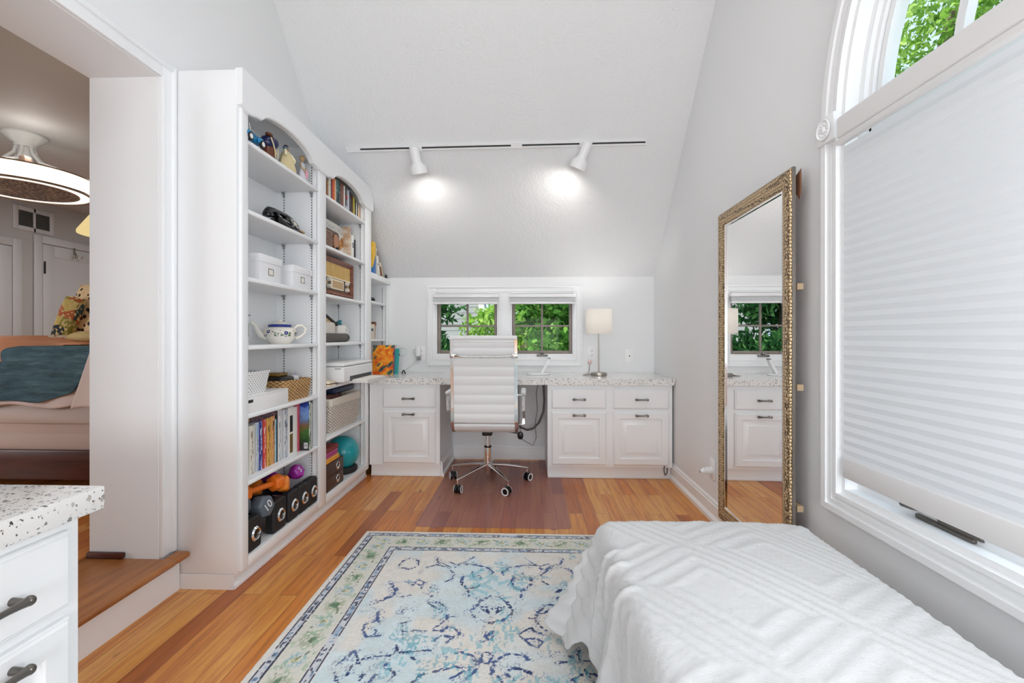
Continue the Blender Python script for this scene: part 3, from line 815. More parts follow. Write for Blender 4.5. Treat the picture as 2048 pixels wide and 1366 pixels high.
RUG_PX = [
 ([(790,370),(840,395),(865,425),(850,455),(800,475),(740,505),(700,530)],1.5), ([(890,465),(950,455),(1000,440),(1005,410),(1020,385)],1),
 ([(920,380),(960,400),(985,370),(1030,385),(1000,400),(960,385)],.8), ([(1130,385),(1180,360),(1185,335),(1150,300),(1090,285),(1030,300),(1000,330)],.9),
 ([(880,290),(900,265),(940,250),(990,262),(985,295),(930,310),(890,300)],.8), ([(1090,240),(1095,270),(1130,280),(1165,300)],.9),
 ([(1190,300),(1230,280),(1300,285),(1370,300),(1400,325),(1392,340)],1.1), ([(1160,270),(1200,285),(1250,270),(1300,240)],.6),
 ([(1235,350),(1225,390),(1260,420),(1310,410),(1335,380),(1325,345)],1.3), ([(1265,425),(1265,460)],1.2), ([(1262,350),(1290,340),(1300,365)],.7), ([(1285,335),(1285,325)],.7),
 ([(1060,410),(1075,425),(1045,445),(1065,460)],1.4), ([(1395,455),(1330,490),(1275,545),(1300,580),(1395,608)],1.5), ([(1340,520),(1395,530)],1.0), ([(1365,505),(1370,545),(1395,555)],1.0), ([(1345,535),(1380,560),(1395,575)],.8),
 ([(880,565),(920,520),(960,510),(965,550),(920,580),(890,570)],1), ([(1035,495),(1110,495),(1150,545),(1110,540),(1060,510),(1035,495)],1),
 ([(1150,540),(1150,575),(1120,610),(1070,640)],1.1), ([(1195,573),(1150,575)],.7), ([(1070,650),(1120,655),(1160,625),(1200,650),(1220,670),(1180,690),(1140,720),(1090,735),(1080,700),(1120,680),(1170,690)],1),
 ([(690,620),(760,595),(800,625),(770,680),(700,690),(680,650),(690,620)],.9), ([(765,555),(762,590)],1.6), ([(710,640),(760,650),(740,680)],.7), ([(890,655),(930,660),(970,650),(1030,655)],.6), ([(890,612),(930,605)],.9), ([(900,620),(900,700)],.4),
 ([(590,900),(620,850),(680,810),(760,795),(850,790),(870,760),(865,735)],.9), ([(890,775),(960,770),(1050,760)],1.1), ([(920,800),(970,810)],1.0), ([(660,930),(690,880),(760,860),(840,870),(860,900),(820,925)],1),
 ([(1130,800),(1160,780),(1230,775),(1280,790),(1300,820),(1350,835),(1395,825)],1), ([(1170,920),(1220,890),(1290,850),(1340,830),(1395,805)],1.2), ([(1240,930),(1300,880),(1395,860)],1.1), ([(1375,670),(1395,690),(1375,715)],1.2), ([(1395,660),(1395,720)],1.1), ([(1370,780),(1395,795)],1.3)]
def _rug_pt(x, y):
    px, py = 480 + x * 0.36133, 1030 + y * 0.36133
    r = _ray(px, py); t = -HCAM / r[2]
    return (abs(t * r[0] - RX), abs(t * r[1] - RY))
RUG_STROKES = [([_rug_pt(*p) for p in s], w) for s, w in RUG_PX]
RUG_STROKES += [([(0.05, 0.02), (0.12, 0.06), (0.18, 0.02), (0.24, 0.08), (0.2, 0.16), (0.1, 0.2), (0.02, 0.17)], 1.2), ([(0.3, 0.05), (0.36, 0.12), (0.33, 0.2)], 1.0), ([(0.45, 0.1), (0.5, 0.18), (0.46, 0.26), (0.42, 0.2)], 1.0)]
rug_object()

# ================================================================= DESK CHAIR
CHX, CHY = -0.312, 3.40
ch = thing('desk_chair', 'white ribbed high-back office chair on chrome five-star base, seen from behind at the desk', 'chair', (CHX, CHY, 0.003))
RB = 0.302
hub = B(); hub.lathe([(0.001, 0.078), (0.022, 0.078), (0.024, 0.10), (0.03, 0.118), (0.036, 0.13), (0.036, 0.158), (0.030, 0.166), (0.001, 0.166)], (CHX, CHY, 0.0), 28); hub.obj('base_hub', 'chrome', ch)
for k in range(5):
    a = math.radians(15 + 72 * k); d = Vector((math.cos(a), math.sin(a), 0)); s = Vector((-d.y, d.x, 0))
    c = Vector((CHX, CHY, 0))
    b = B(); rs = []
    for t, z, w, h in ((0.03, 0.146, 0.026, 0.022), (0.12, 0.135, 0.024, 0.021), (0.22, 0.118, 0.02, 0.018), (RB - 0.004, 0.102, 0.016, 0.014), (RB + 0.010, 0.098, 0.012, 0.010)):
        rs.append([c + d * t + s * w * .62 * math.cos(q) + Vector((0, 0, z + h * .62 * math.sin(q))) for q in [2 * PI * i / 14 for i in range(14)]])
    b.rings(rs); b.cyl(c + d * RB + Vector((0, 0, 0.072)), c + d * RB + Vector((0, 0, 0.1)), 0.0075, n=14)
    leg = b.obj('base_arm', 'chrome', ch)
    # caster: twin wheels with white rims and a black hood
    ca = math.radians([-38, 20, 200, -8, 62][k]) ; w = Vector((math.cos(ca), math.sin(ca), 0)); p = c + d * RB + Vector((0, 0, 0.032)) + Vector((-w.y, w.x, 0)) * 0.012
    b = B()
    for sg in (-1, 1):
        b.m = 0; b.cyl(p + w * sg * 0.006, p + w * sg * 0.024, 0.0285, n=28)
        b.m = 1
        q0 = [(0.0195, 0.0235), (0.0285, 0.0235), (0.0285, 0.0265), (0.0205, 0.0265)]
        a1 = Vector((0, 0, 1)); a2 = w.cross(a1); rs = []
        for i in range(28):
            th_ = 2 * PI * i / 28; e = a1 * math.cos(th_) + a2 * math.sin(th_)
            rs.append([p + w * sg * z + e * r for r, z in q0])
        b.rings(rs, loop=True)
    b.m = 0; b.box(p + Vector((-0.0085, -0.0085, -0.01)), p + Vector((0.0085, 0.0085, 0.038)), 0.003)
    b.obj('caster', ['black', 'whiteplastic'], leg)
b = B(); b.cyl((CHX, CHY, 0.1665), (CHX, CHY, 0.275), 0.026, n=28); b.obj('column_sleeve', 'chrome', ch)
b = B(); b.cyl((CHX, CHY, 0.2755), (CHX, CHY, 0.286), 0.0275, n=28); b.obj('column_collar', 'black', ch)
b = B(); b.cyl((CHX, CHY, 0.2865), (CHX, CHY, 0.372), 0.0165, n=24); b.obj('gas_lift', 'chrome', ch)
b = B(); b.box((CHX - 0.036, CHY - 0.07, 0.3725), (CHX + 0.036, CHY + 0.12, 0.418), 0.008); b.box((CHX - 0.1, CHY - 0.05, 0.4185), (CHX + 0.1, CHY + 0.14, 0.427))
b.obj('tilt_mechanism', 'black', ch)
b = B(); b.tube([(CHX + 0.03, CHY - 0.02, 0.40), (CHX + 0.16, CHY - 0.04, 0.40), (CHX + 0.225, CHY - 0.05, 0.392)], 0.0055, 8)
b.sph((CHX + 0.245, CHY - 0.052, 0.375), (0.022, 0.010, 0.03), 14, 10); b.obj('lever', 'black', ch)
M['sleeve'] = _wood('grey_white_print_cloth', '#b9b6b3', '#e6e4e2', .7, (30, 30, 18))
# side rails: one continuous L of chrome, back + curve + seat, profile in the Y-Z plane
def side_profile():
    pts = [(-0.315, 1.092), (-0.30, 0.98), (-0.283, 0.86), (-0.268, 0.74), (-0.262, 0.62), (-0.262, 0.54), (-0.252, 0.49), (-0.222, 0.455), (-0.18, 0.438), (-0.12, 0.432), (0.0, 0.434), (0.12, 0.44), (0.20, 0.436)]
    return pts
SP = side_profile()
HWc = 0.222
for sg in (-1, 1):
    b = B(); b.bar([(CHX + sg * (HWc - 0.002 + 0.004 * (1 - z)), CHY + y, z) for y, z in SP], 0.02, 0.028, (1, 0, 0)); b.obj('side_rail', 'chrome', ch, ang=50)
def shell_z(samples, thick, x0, x1, rib, name):
    """ribbed leather sling following the rail profile"""
    P = [Vector((0, y, z)) for y, z in samples]
    # resample by length
    L = [0]
    for p, q in zip(P[:-1], P[1:]): L.append(L[-1] + (q - p).length)
    n = int(L[-1] / 0.006); rs = []
    for i in range(n + 1):
        s = L[-1] * i / n; k = max(j for j in range(len(L)) if L[j] <= s + 1e-9); k = min(k, len(P) - 2)
        t = (s - L[k]) / (L[k + 1] - L[k]); p = P[k].lerp(P[k + 1], t); d = (P[k + 1] - P[k]).normalized(); nn = Vector((0, -d.z, d.y))
        u = (s % rib) / rib; bulge = thick * (0.42 + 0.58 * abs(math.sin(PI * u)) ** 0.45)
        ring = []
        for x in np.linspace(x0, x1, 9): ring.append((CHX + x, CHY + (p + nn * bulge).y, (p + nn * bulge).z))
        for x in np.linspace(x1, x0, 9): ring.append((CHX + x, CHY + (p - nn * bulge).y, (p - nn * bulge).z))
        rs.append(ring)
    b = B(); b.rings(rs); return b.obj(name, 'leather', ch, ang=60)
shell_z(SP[0:6] + [(-0.256, 0.508)], 0.010, -HWc + 0.011, HWc - 0.011, 0.066, 'backrest')
shell_z([(-0.253, 0.497)] + SP[6:], 0.014, -HWc + 0.011, HWc - 0.011, 0.066, 'seat')
b = B(); b.tube([(CHX - 0.228, CHY - 0.317, 1.094), (CHX + 0.228, CHY - 0.317, 1.094)], 0.0165, 16); b.box((CHX - 0.226, CHY - 0.324, 1.062), (CHX + 0.226, CHY - 0.306, 1.094), 0.004); b.obj('head_roll', 'leather', ch)
b = B()
yb = CHY - 0.312
for sg in (-1, 1):
    b.box((CHX + sg * 0.232, yb - 0.012, 0.956), (CHX + sg * 0.19, yb + 0.008, 0.99), 0.006, 2)
b.tube([(CHX - 0.2, yb - 0.006, 0.973), (CHX - 0.16, yb - 0.016, 0.968), (CHX - 0.1, yb - 0.02, 0.966), (CHX + 0.1, yb - 0.02, 0.966), (CHX + 0.16, yb - 0.016, 0.968), (CHX + 0.2, yb - 0.006, 0.973)], 0.0085, 10)
b.obj('back_crossbar', 'chrome', ch)
b = B(); b.tube([(CHX - HWc, CHY - 0.05, 0.417), (CHX + HWc, CHY - 0.05, 0.417)], 0.009, 10); b.tube([(CHX - HWc, CHY + 0.12, 0.424), (CHX + HWc, CHY + 0.12, 0.424)], 0.009, 10); b.obj('seat_crossbar', 'chrome', ch)
for sg in (-1, 1):
    x = CHX + sg * (HWc + 0.046)
    b = B(); pts = [(CHX + sg * HWc, CHY - 0.262, 0.70), (x, CHY - 0.245, 0.70), (x, CHY - 0.18, 0.70), (x, CHY + 0.06, 0.695), (x, CHY + 0.10, 0.68), (x, CHY + 0.11, 0.64), (x, CHY + 0.08, 0.56), (x, CHY + 0.05, 0.49), (x, CHY + 0.04, 0.445), (CHX + sg * HWc, CHY + 0.04, 0.436)]
    b.bar(pts, 0.02, 0.011, (1, 0, 0)); a = b.obj('armrest', 'chrome', ch, ang=50)
    b = B(); b.box((x - 0.012, CHY - 0.19, 0.575), (x + 0.012, CHY - 0.06, 0.6865), 0.006, 2); b.obj('arm_sleeve', 'sleeve', a)
    b = B(); b.box((x - 0.018, CHY - 0.20, 0.687), (x + 0.018, CHY + 0.05, 0.716), 0.009, 3); b.obj('arm_pad', 'leather', a)

# ================================================================= DRAPED BENCH
bn = thing('upholstered_bench', 'low tan bench under the arched window, almost hidden by a white blanket', 'bench', (0.64, 0.7, 0.0))
b = B(); b.box((0.262, -0.25, 0.09), (0.965, 1.63, 0.30), 0.02, 3); b.box((0.257, -0.26, 0.301), (0.97, 1.64, 0.435), 0.045, 4); b.obj('cushioned_body', plain('tan_upholstery', '#b08f66', 0.85, bump=0.3, bscale=160), bn)
for x in (0.34, 0.92):
    for y in (-0.2, 1.54): b = B(); b.cyl((x, y, 0.0), (x, y, 0.0895), 0.018, 0.026, 14); b.obj('leg', 'walnut', bn)
def blanket():
    Zt = 0.447; r = 0.06
    cx0, cx1, cy0, cy1 = 0.29, 0.92, -0.18, 1.60
    a = np.concatenate([np.arange(cx0 - 0.50, cx0, 0.0065), np.arange(cx0, cx1, 0.008), np.arange(cx1, cx1 + 0.30, 0.012)])
    c = np.concatenate([np.arange(cy0 - 0.36, 0.75, 0.02), np.arange(0.75, cy1 + 0.42, 0.0065)])
    Af, Cf = np.meshgrid(a, c); n, m = Af.shape
    def sn(A_, B_, s, ph): return np.sin(A_ * s + ph) * np.sin(B_ * s * 1.13 + ph * 1.7)
    px = np.clip(Af, cx0, cx1); py = np.clip(Cf, cy0, cy1)
    dx, dy = Af - px, Cf - py; d0 = np.hypot(dx, dy)
    left = np.clip(-dx / 0.1, 0, 1)
    lim = np.where(dx < 0, 0.45, 0.30)                # cloth hangs to just above the floor on the aisle side
    # the corner of the cloth is shorter in reach than its diagonal
    lim = np.where((dx < 0) & (dy > 0), 0.45 + 0.02 * np.sin(np.arctan2(dy, -dx) * 2), lim)
    lift = 0.10 * np.exp(-((Cf - 1.44) / 0.055) ** 2) * (dx < 0)        # hem caught up next to the corner
    dlim = lim - lift
    d = np.minimum(d0, 1e9)
    scale = np.where(dx < 0, dlim / 0.5, np.where(dy > 0, 0.40 / 0.42, 1.0))
    corner = (dx < 0) & (dy > 0)
    diag = np.hypot(np.minimum(-dx, .5), np.minimum(dy, .42))
    mx = np.maximum(-dx / 0.5, dy / 0.42)
    full = np.where(mx > 1e-6, d0 / np.maximum(mx, 1e-6), 1)
    d = np.where(corner, mx * lim, d0 * scale)
    with np.errstate(divide='ignore', invalid='ignore'):
        ux = np.where(d0 > 0, dx / d0, 0); uy = np.where(d0 > 0, dy / d0, 0)
    q = r * PI / 2; over = np.maximum(d - q, 0)
    ang = np.arctan2(np.maximum(dy, 0), np.maximum(-dx, 1e-9))
    flare = 0.09 + 0.33 * np.exp(-((Cf - 1.70) / 0.20) ** 2) * (dx < 0)
    flare = flare + np.where(dx < 0, 0.10 * np.sin(Cf * 22.0) * np.clip(over * 4, 0, 1), 0.0)
    out = np.where(d < q, r * np.sin(d / r), r + flare * over); dn = np.where(d < q, r * (1 - np.cos(d / r)), r + over * np.sqrt(np.clip(1 - flare ** 2, .5, 1)))
    fold = np.where(corner, 0.022 * np.sin(ang * 9.0) * np.clip(over / 0.12, 0, 1), 0.010 * np.sin(Cf * 31 + 1.0) * np.clip(over / 0.15, 0, 1) * (dx < 0))
    PX = px + ux * (out + fold); PY = py + uy * (out + fold); PZ = Zt - dn
    # gentle swell of the cushion
    u = (px - cx0) / (cx1 - cx0); v = np.clip((py - cy0) / (cy1 - cy0), 0, 1)
    swell = 0.016 * np.sin(PI * np.clip(u, 0, 1)) + 0.006 * sn(px, py, 7.0, .4)
    PZ += swell * np.exp(-d / 0.05)
    # chenille: raised bands in diamond/rectangular figures
    def bands(A_, C_):
        h = np.zeros_like(A_)
        s = (A_ * 0.82 + C_ * 0.57) / 0.30; t = (A_ * 0.57 - C_ * 0.82) / 0.44
        fs = np.abs((s % 1) - 0.5); ft = np.abs((t % 1) - 0.5)
        for k0, w in ((0.06, 0.020), (0.15, 0.018), (0.27, 0.017)):
            dd = np.abs(np.maximum(fs, ft * 0.9) - (0.5 - k0)) * 0.30
            h += np.exp(-(dd / w * 1.9) ** 2)
        return h
    H = 0.0032 * bands(Af, Cf)
    rows = 0.0012 * np.sin((Af * 0.82 + Cf * 0.57) * 420)
    rg = np.random.default_rng(5).random(Af.shape); H = H + rows + 0.0016 * (rg - 0.5)
    chev = np.where((dx < 0) & (over > 0.0), 0.012 * np.abs(np.sin((d * 24 + 1.4 * np.abs(((ang * 1.3) % 1.0) - .5)) * 2.0)) ** 2 * np.exp(-((Cf - 1.62) / 0.16) ** 2), 0)
    rim = np.where((dx < 0), 0.012 * np.exp(-((Cf - 1.33) / 0.012) ** 2) + 0.010 * np.exp(-((Cf - 1.41) / 0.01) ** 2) + 0.009 * np.exp(-((Cf - 1.20) / 0.012) ** 2), 0) * np.clip(d / 0.03, 0, 1)
    gx = np.where(d < q, ux * np.sin(np.minimum(d, q) / r), ux); gz = np.where(d < q, np.cos(np.minimum(d, q) / r), 0.15); gy = np.where(d < q, uy * np.sin(np.minimum(d, q) / r), uy)
    Ht = H + chev + rim
    PX += gx * Ht; PY += gy * Ht; PZ += gz * Ht
    PX = np.minimum(PX, XR - 0.034); PZ = np.maximum(PZ, 0.0125)
    co = np.stack([PX, PY, PZ], -1).reshape(-1, 3); org = np.array([0.64, 0.7, 0.0125])
    me = bpy.data.meshes.new('chenille_blanket'); idx = np.arange(n * m).reshape(n, m)
    qd = np.stack([idx[:-1, :-1], idx[:-1, 1:], idx[1:, 1:], idx[1:, :-1]], -1).reshape(-1, 4)
    me.vertices.add(n * m); me.vertices.foreach_set('co', (co - org).astype(np.float32).ravel())
    me.loops.add(qd.size); me.loops.foreach_set('vertex_index', qd.ravel().astype(np.int32))
    me.polygons.add(len(qd)); me.polygons.foreach_set('loop_start', np.arange(0, qd.size, 4, dtype=np.int32)); me.polygons.foreach_set('use_smooth', np.ones(len(qd), dtype=bool))
    me.update(calc_edges=True)
    o = bpy.data.objects.new('chenille_blanket', me); COL.objects.link(o); o.location = org
    mt = NT('white_chenille'); mt.bsdf(lin('#cfd0d1'), 0.95, Sheen_Weight=0.3); mt.bump(mt.noise(mt.coord(), 260, 3), 0.35, 0.004)
    me.materials.append(mt.mat)
    sd = o.modifiers.new('thickness', 'SOLIDIFY'); sd.thickness = 0.004; sd.offset = -1
    tag(o, 'white chenille blanket with raised bands draped over the bench by the window', 'blanket')
blanket()

# ================================================================= WALL MIRROR
a0, a1 = Vector((1.064, 2.565, 0)), Vector((1.053, 1.845, 0))
d = (a1 - a0).normalized(); nrm = Vector((d.y, -d.x, 0))
if nrm.x > 0: nrm = -nrm
mw = (a1 - a0).length; MZ0, MZ1 = 0.10, 1.772
mr = thing('wall_mirror', 'tall mirror in a hammered gold frame standing off the right wall', 'mirror', tuple((a0 + a1) / 2 + Vector((0, 0, MZ0))))
def MP(u, o, z): return a0 + d * u + nrm * o + Vector((0, 0, z))
def mbox(b, u0, u1, o0, o1, z0, z1):
    b.rings([[MP(u0, o0, z0), MP(u1, o0, z0), MP(u1, o1, z0), MP(u0, o1, z0)], [MP(u0, o0, z1), MP(u1, o0, z1), MP(u1, o1, z1), MP(u0, o1, z1)]])
fw = 0.072
def fr(i, o): return [MP(i, o, MZ0 + i), MP(mw - i, o, MZ0 + i), MP(mw - i, o, MZ1 - i), MP(i, o, MZ1 - i)]
b = B(); b.rings([fr(0.0, 0.0), fr(0.0, 0.014), fr(0.008, 0.022), fr(0.03, 0.024), fr(0.058, 0.017), fr(fw, 0.012), fr(fw, 0.0)], loop=True); b.obj('frame', 'goldframe', mr, ang=20)
b = B(); b.rings([fr(-0.003, 0.0), fr(-0.003, 0.0125), fr(-0.0005, 0.0135), fr(-0.0005, 0.0)], loop=True); b.obj('frame_edge', 'nickel', mr)
b = B(); b.rings([fr(fw - .001, 0.0075), fr(fw - .001, 0.0125), fr(fw + .007, 0.0125), fr(fw + .007, 0.0075)], loop=True); b.obj('inner_bead', 'chrome', mr)
b = B(); mbox(b, fw - 0.003, mw - fw + 0.003, 0.004, 0.007, MZ0 + fw - 0.003, MZ1 - fw + 0.003); b.obj('mirror_glass', 'mirror', mr)
b = B(); mbox(b, 0.02, mw - 0.02, -0.004, -0.0005, MZ0 + 0.02, MZ1 - 0.02); b.obj('backing', plain('brown_hardboard', '#7a5236', 0.7), mr)
b = B()
for z in (1.3, 0.9, 0.42):
    mbox(b, mw - 0.04, mw + 0.006, -0.028, -0.0045, z - 0.012, z + 0.012); mbox(b, 0.03, 0.06, -0.02, -0.0045, z - 0.012, z + 0.012)
b.obj('spacer_blocks', plain('raw_wood', '#b39b7c', 0.7), mr)
b = B(); b.rings([[MP(mw - 0.05, -0.0045, MZ1 - 0.05), MP(mw + 0.004, -0.014, MZ1 - 0.02), MP(mw + 0.005, -0.020, MZ1 - 0.004)], [MP(mw - 0.05, -0.006, MZ1 - 0.055), MP(mw + 0.002, -0.016, MZ1 - 0.13), MP(mw + 0.004, -0.022, MZ1 - 0.08)]]); b.obj('corner_flap', plain('kraft_card', '#6f4a32', 0.8), mr)

# ================================================================= DESK LAMP and desk things
LX, LY = 0.572, 3.78
lp = thing('table_lamp', 'slim chrome table lamp with white drum shade at the right end of the desk', 'lamp', (LX, LY, 0.78))
b = B(); b.lathe([(0.001, 0.7805), (0.066, 0.7805), (0.067, 0.784), (0.067, 0.803), (0.063, 0.808), (0.012, 0.811), (0.001, 0.811)], (LX, LY, 0), 36); b.obj('base', 'nickel', lp)
b = B(); b.cyl((LX, LY, 0.8105), (LX, LY, 1.16), 0.0065, n=16); b.obj('pole', 'nickel', lp)
b = B(); sh = [(0.102, 1.126), (0.106, 1.126), (0.1055, 1.22), (0.1045, 1.328), (0.1005, 1.328), (0.101, 1.22)]
rs = []
for i in range(48):
    a = 2 * PI * i / 48; rs.append([(LX + r_ * math.cos(a), LY + r_ * math.sin(a), z) for r_, z in sh])
b.rings(rs, loop=True); b.obj('shade', 'lampshade', lp)
b = B(); b.sph((LX, LY, 1.215), (0.026, 0.026, 0.034), 16, 10); b.cyl((LX, LY, 1.16), (LX, LY, 1.19), 0.013, n=14); b.obj('bulb', 'whiteplastic', lp)
b = B(); b.tube([(LX - 0.01, LY + 0.06, 0.785), (LX - 0.05, LY + 0.1, 0.784), (LX - 0.1, LY + 0.05, 0.784), (LX - 0.13, LY - 0.0, 0.785), (LX - 0.09, LY - 0.01, 0.79), (LX - 0.11, LY + 0.08, 0.784), (LX - 0.06, LY + 0.2, 0.785), (LX - 0.045, YB - 0.06, 0.80), (LX - 0.035, YB - 0.03, 0.862)], 0.004, 8); b.obj('cord', plain('grey_cord', '#9a9793', 0.5), lp)
b = B(); b.sph((LX - 0.035, YB - 0.026, 0.875), (0.018, 0.014, 0.02), 14, 10); b.obj('plug', plain('pinkish_plastic', '#d9b9b4', 0.4), lp)
def plate(name, label, cat, x, z, w, h, kind):
    r = thing(name, label, cat, (x, YB - 0.003, z))
    b = B(); b.box((x - w / 2, YB - 0.006, z - h / 2), (x + w / 2, YB - 0.0003, z + h / 2), 0.002); b.obj('cover_plate', 'whiteplastic', r)
    b = B()
    if kind == 'jack': b.cyl((x, YB - 0.0062, z), (x, YB - 0.0075, z), 0.006, n=14); b.obj('jack_hole', 'black', r)
    else:
        for dz in (-0.02, 0.02):
            for dx in (-0.007, 0.007): b.box((x + dx - 0.0016, YB - 0.0068, z + dz - 0.0035), (x + dx + 0.0016, YB - 0.0061, z + dz + 0.0055))
            b.cyl((x, YB - 0.0061, z + dz - 0.009), (x, YB - 0.0068, z + dz - 0.009), 0.0026, n=10)
        b.obj('slots', 'black', r)
    return r
plate('wall_jack', 'white jack plate with one black hole on the rear wall near the right corner', 'wall plate', 0.893, 0.93, 0.075, 0.125, 'jack')
plate('power_outlet', 'white outlet on the rear wall behind the table lamp pole', 'outlet', 0.558, 0.957, 0.075, 0.13, 'outlet')
plate('power_outlet', 'white outlet on the rear wall left of the windows holding a charger', 'outlet', -0.985, 0.955, 0.075, 0.125, 'outlet')
ad = thing('power_adapter', 'white wall charger plugged in left of the windows with a thin cable', 'charger', (-1.0, YB - 0.03, 0.90))
b = B(); b.box((-1.025, YB - 0.045, 0.925), (-0.987, YB - 0.0075, 1.02), 0.006); b.obj('adapter_body', 'whiteplastic', ad)
b = B(); b.box((-1.016, YB - 0.04, 0.888), (-0.985, YB - 0.0075, 0.9245), 0.004); b.obj('plug', 'greyplastic', ad)
b = B(); b.tube([(-1.022, YB - 0.03, 0.99), (-1.045, YB - 0.035, 0.985), (-1.055, YB - 0.04, 0.965), (-1.03, YB - 0.045, 0.92), (-1.025, YB - 0.05, 0.88), (-1.06, YB - 0.06, 0.84), (-1.12, YB - 0.08, 0.80), (-1.14, YB - 0.09, 0.785)], 0.0028, 6); b.obj('cable', plain('clear_cable', '#c9c9c4', 0.4), ad)
# outlet with plug-in on the right wall
r = thing('power_outlet', 'white outlet low on the right wall with a plug-in night light', 'outlet', (XR - .003, 2.80, 0.305))
b = B(); b.box((XR - 0.007, 2.763, 0.24), (XR - 0.0003, 2.838, 0.365), 0.002); b.obj('cover_plate', 'whiteplastic', r)
b = B(); b.cyl((XR - 0.0075, 2.80, 0.29), (XR - 0.05, 2.80, 0.29), 0.023, 0.02, 20); b.cyl((XR - 0.0505, 2.80, 0.29), (XR - 0.075, 2.80, 0.285), 0.02, 0.008, 20); b.obj('plug_in_light', 'whiteplastic', r)
b = B(); b.cyl((XR - 0.0755, 2.80, 0.285), (XR - 0.08, 2.80, 0.284), 0.008, 0.005, 14); b.obj('light_tip', 'greyplastic', r)

# charging stand on the desk
cs = thing('charging_stand', 'white disc-based stand with a leaning arm on the desk below the right rear window', 'stand', (0.075, 3.87, 0.78))
b = B(); b.lathe([(0.001, 0.7805), (0.098, 0.7805), (0.104, 0.785), (0.1, 0.792), (0.001, 0.795)], (0.075, 3.89, 0), 40, sq=(1, 0.75)); b.obj('base', 'whiteplastic', cs)
b = B(); b.bar([(0.105, 3.90, 0.793), (0.125, 3.895, 0.83), (0.16, 3.89, 0.895), (0.168, 3.89, 0.912)], 0.05, 0.02, (0, 1, 0)); b.obj('arm', 'whiteplastic', cs)
b = B(); b.box((0.155, 3.864, 0.9125), (0.18, 3.916, 0.922), 0.004); b.obj('tip', 'greyplastic', cs)

# cable loop in the knee space
b = B(); b.tube([(0.118, 3.98, 0.7295), (0.122, 3.97, 0.66), (0.128, 3.96, 0.55), (0.12, 3.95, 0.45), (0.08, 3.93, 0.36), (0.03, 3.90, 0.315), (-0.02, 3.87, 0.31), (-0.07, 3.82, 0.34), (-0.105, 3.78, 0.39), (-0.115, 3.75, 0.45), (-0.11, 3.74, 0.729)], 0.009, 10)
tag(b.obj('desk_cable', plain('dark_grey_cable', '#6a6866', 0.5)), 'thick grey cable looping down in the knee space beside the desk chair', 'cable')
b = B(); b.tube([(0.085, 4.07, 0.7295), (0.06, 4.075, 0.6), (0.07, 4.07, 0.45), (0.05, 4.075, 0.33), (0.06, 4.07, 0.2), (0.03, 4.07, 0.128), (-0.06, 4.075, 0.18), (-0.09, 4.08, 0.3), (-0.1, 4.08, 0.729)], 0.0022, 6)
tag(b.obj('thin_wire', 'black'), 'thin dark wire against the wall in the knee space behind the thick cable', 'cable')
b = B(); b.tube([(1.03, 3.512, 0.114), (1.03, 3.53, 0.09), (1.035, 3.54, 0.06), (1.045, 3.55, 0.035), (1.055, 3.552, 0.04), (1.062, 3.55, 0.065), (1.06, 3.55, 0.094)], 0.0035, 8)
b.obj('under_cabinet_cord', 'black', cr)

# ================================================================= TRACK LIGHT on the sloped ceiling
def SLP(x, y, off=0.0):
    n_ = Vector((0, -SL, -1)).normalized(); return Vector((x, y, slope_z(y))) + n_ * off
tl = thing('track_light', 'white track light with two aimable heads on the sloped ceiling', 'track light', (-0.25, 3.31, 2.45))
SN = Vector((0, -SL, -1)).normalized(); ST_ = Vector((0, 1, -SL)).normalized()
TY0, TY1 = 3.325, 3.312
def tp(x, off, t):
    y = TY0 + (TY1 - TY0) * (x + 1.34) / 2.17
    return Vector((x, y, slope_z(y))) + SN * off + ST_ * t
def tbox(b, x0, x1, o0, o1, t0, t1): b.rings([[tp(x0, o0, t0), tp(x0, o1, t0), tp(x0, o1, t1), tp(x0, o0, t1)], [tp(x1, o0, t0), tp(x1, o1, t0), tp(x1, o1, t1), tp(x1, o0, t1)]])
b = B(); tbox(b, -1.34, 0.835, 0.001, 0.018, -0.018, -0.007); tbox(b, -1.34, 0.835, 0.001, 0.018, 0.007, 0.018); tbox(b, -1.34, 0.835, 0.001, 0.005, -0.007, 0.007)
tbox(b, -1.352, -1.25, 0.001, 0.019, -0.019, 0.019); tbox(b, -0.135, -0.055, 0.001, 0.02, -0.019, 0.019); tbox(b, 0.832, 0.84, 0.001, 0.019, -0.019, 0.019); b.obj('track', 'whiteplastic', tl, ang=20)
b = B(); tbox(b, -1.249, -0.136, 0.0055, 0.0095, -0.0065, 0.0065); tbox(b, -0.054, 0.831, 0.0055, 0.0095, -0.0065, 0.0065); b.obj('track_slot', plain('dark_track_slot', '#2c3134', 0.4), tl)
SPOTS = []
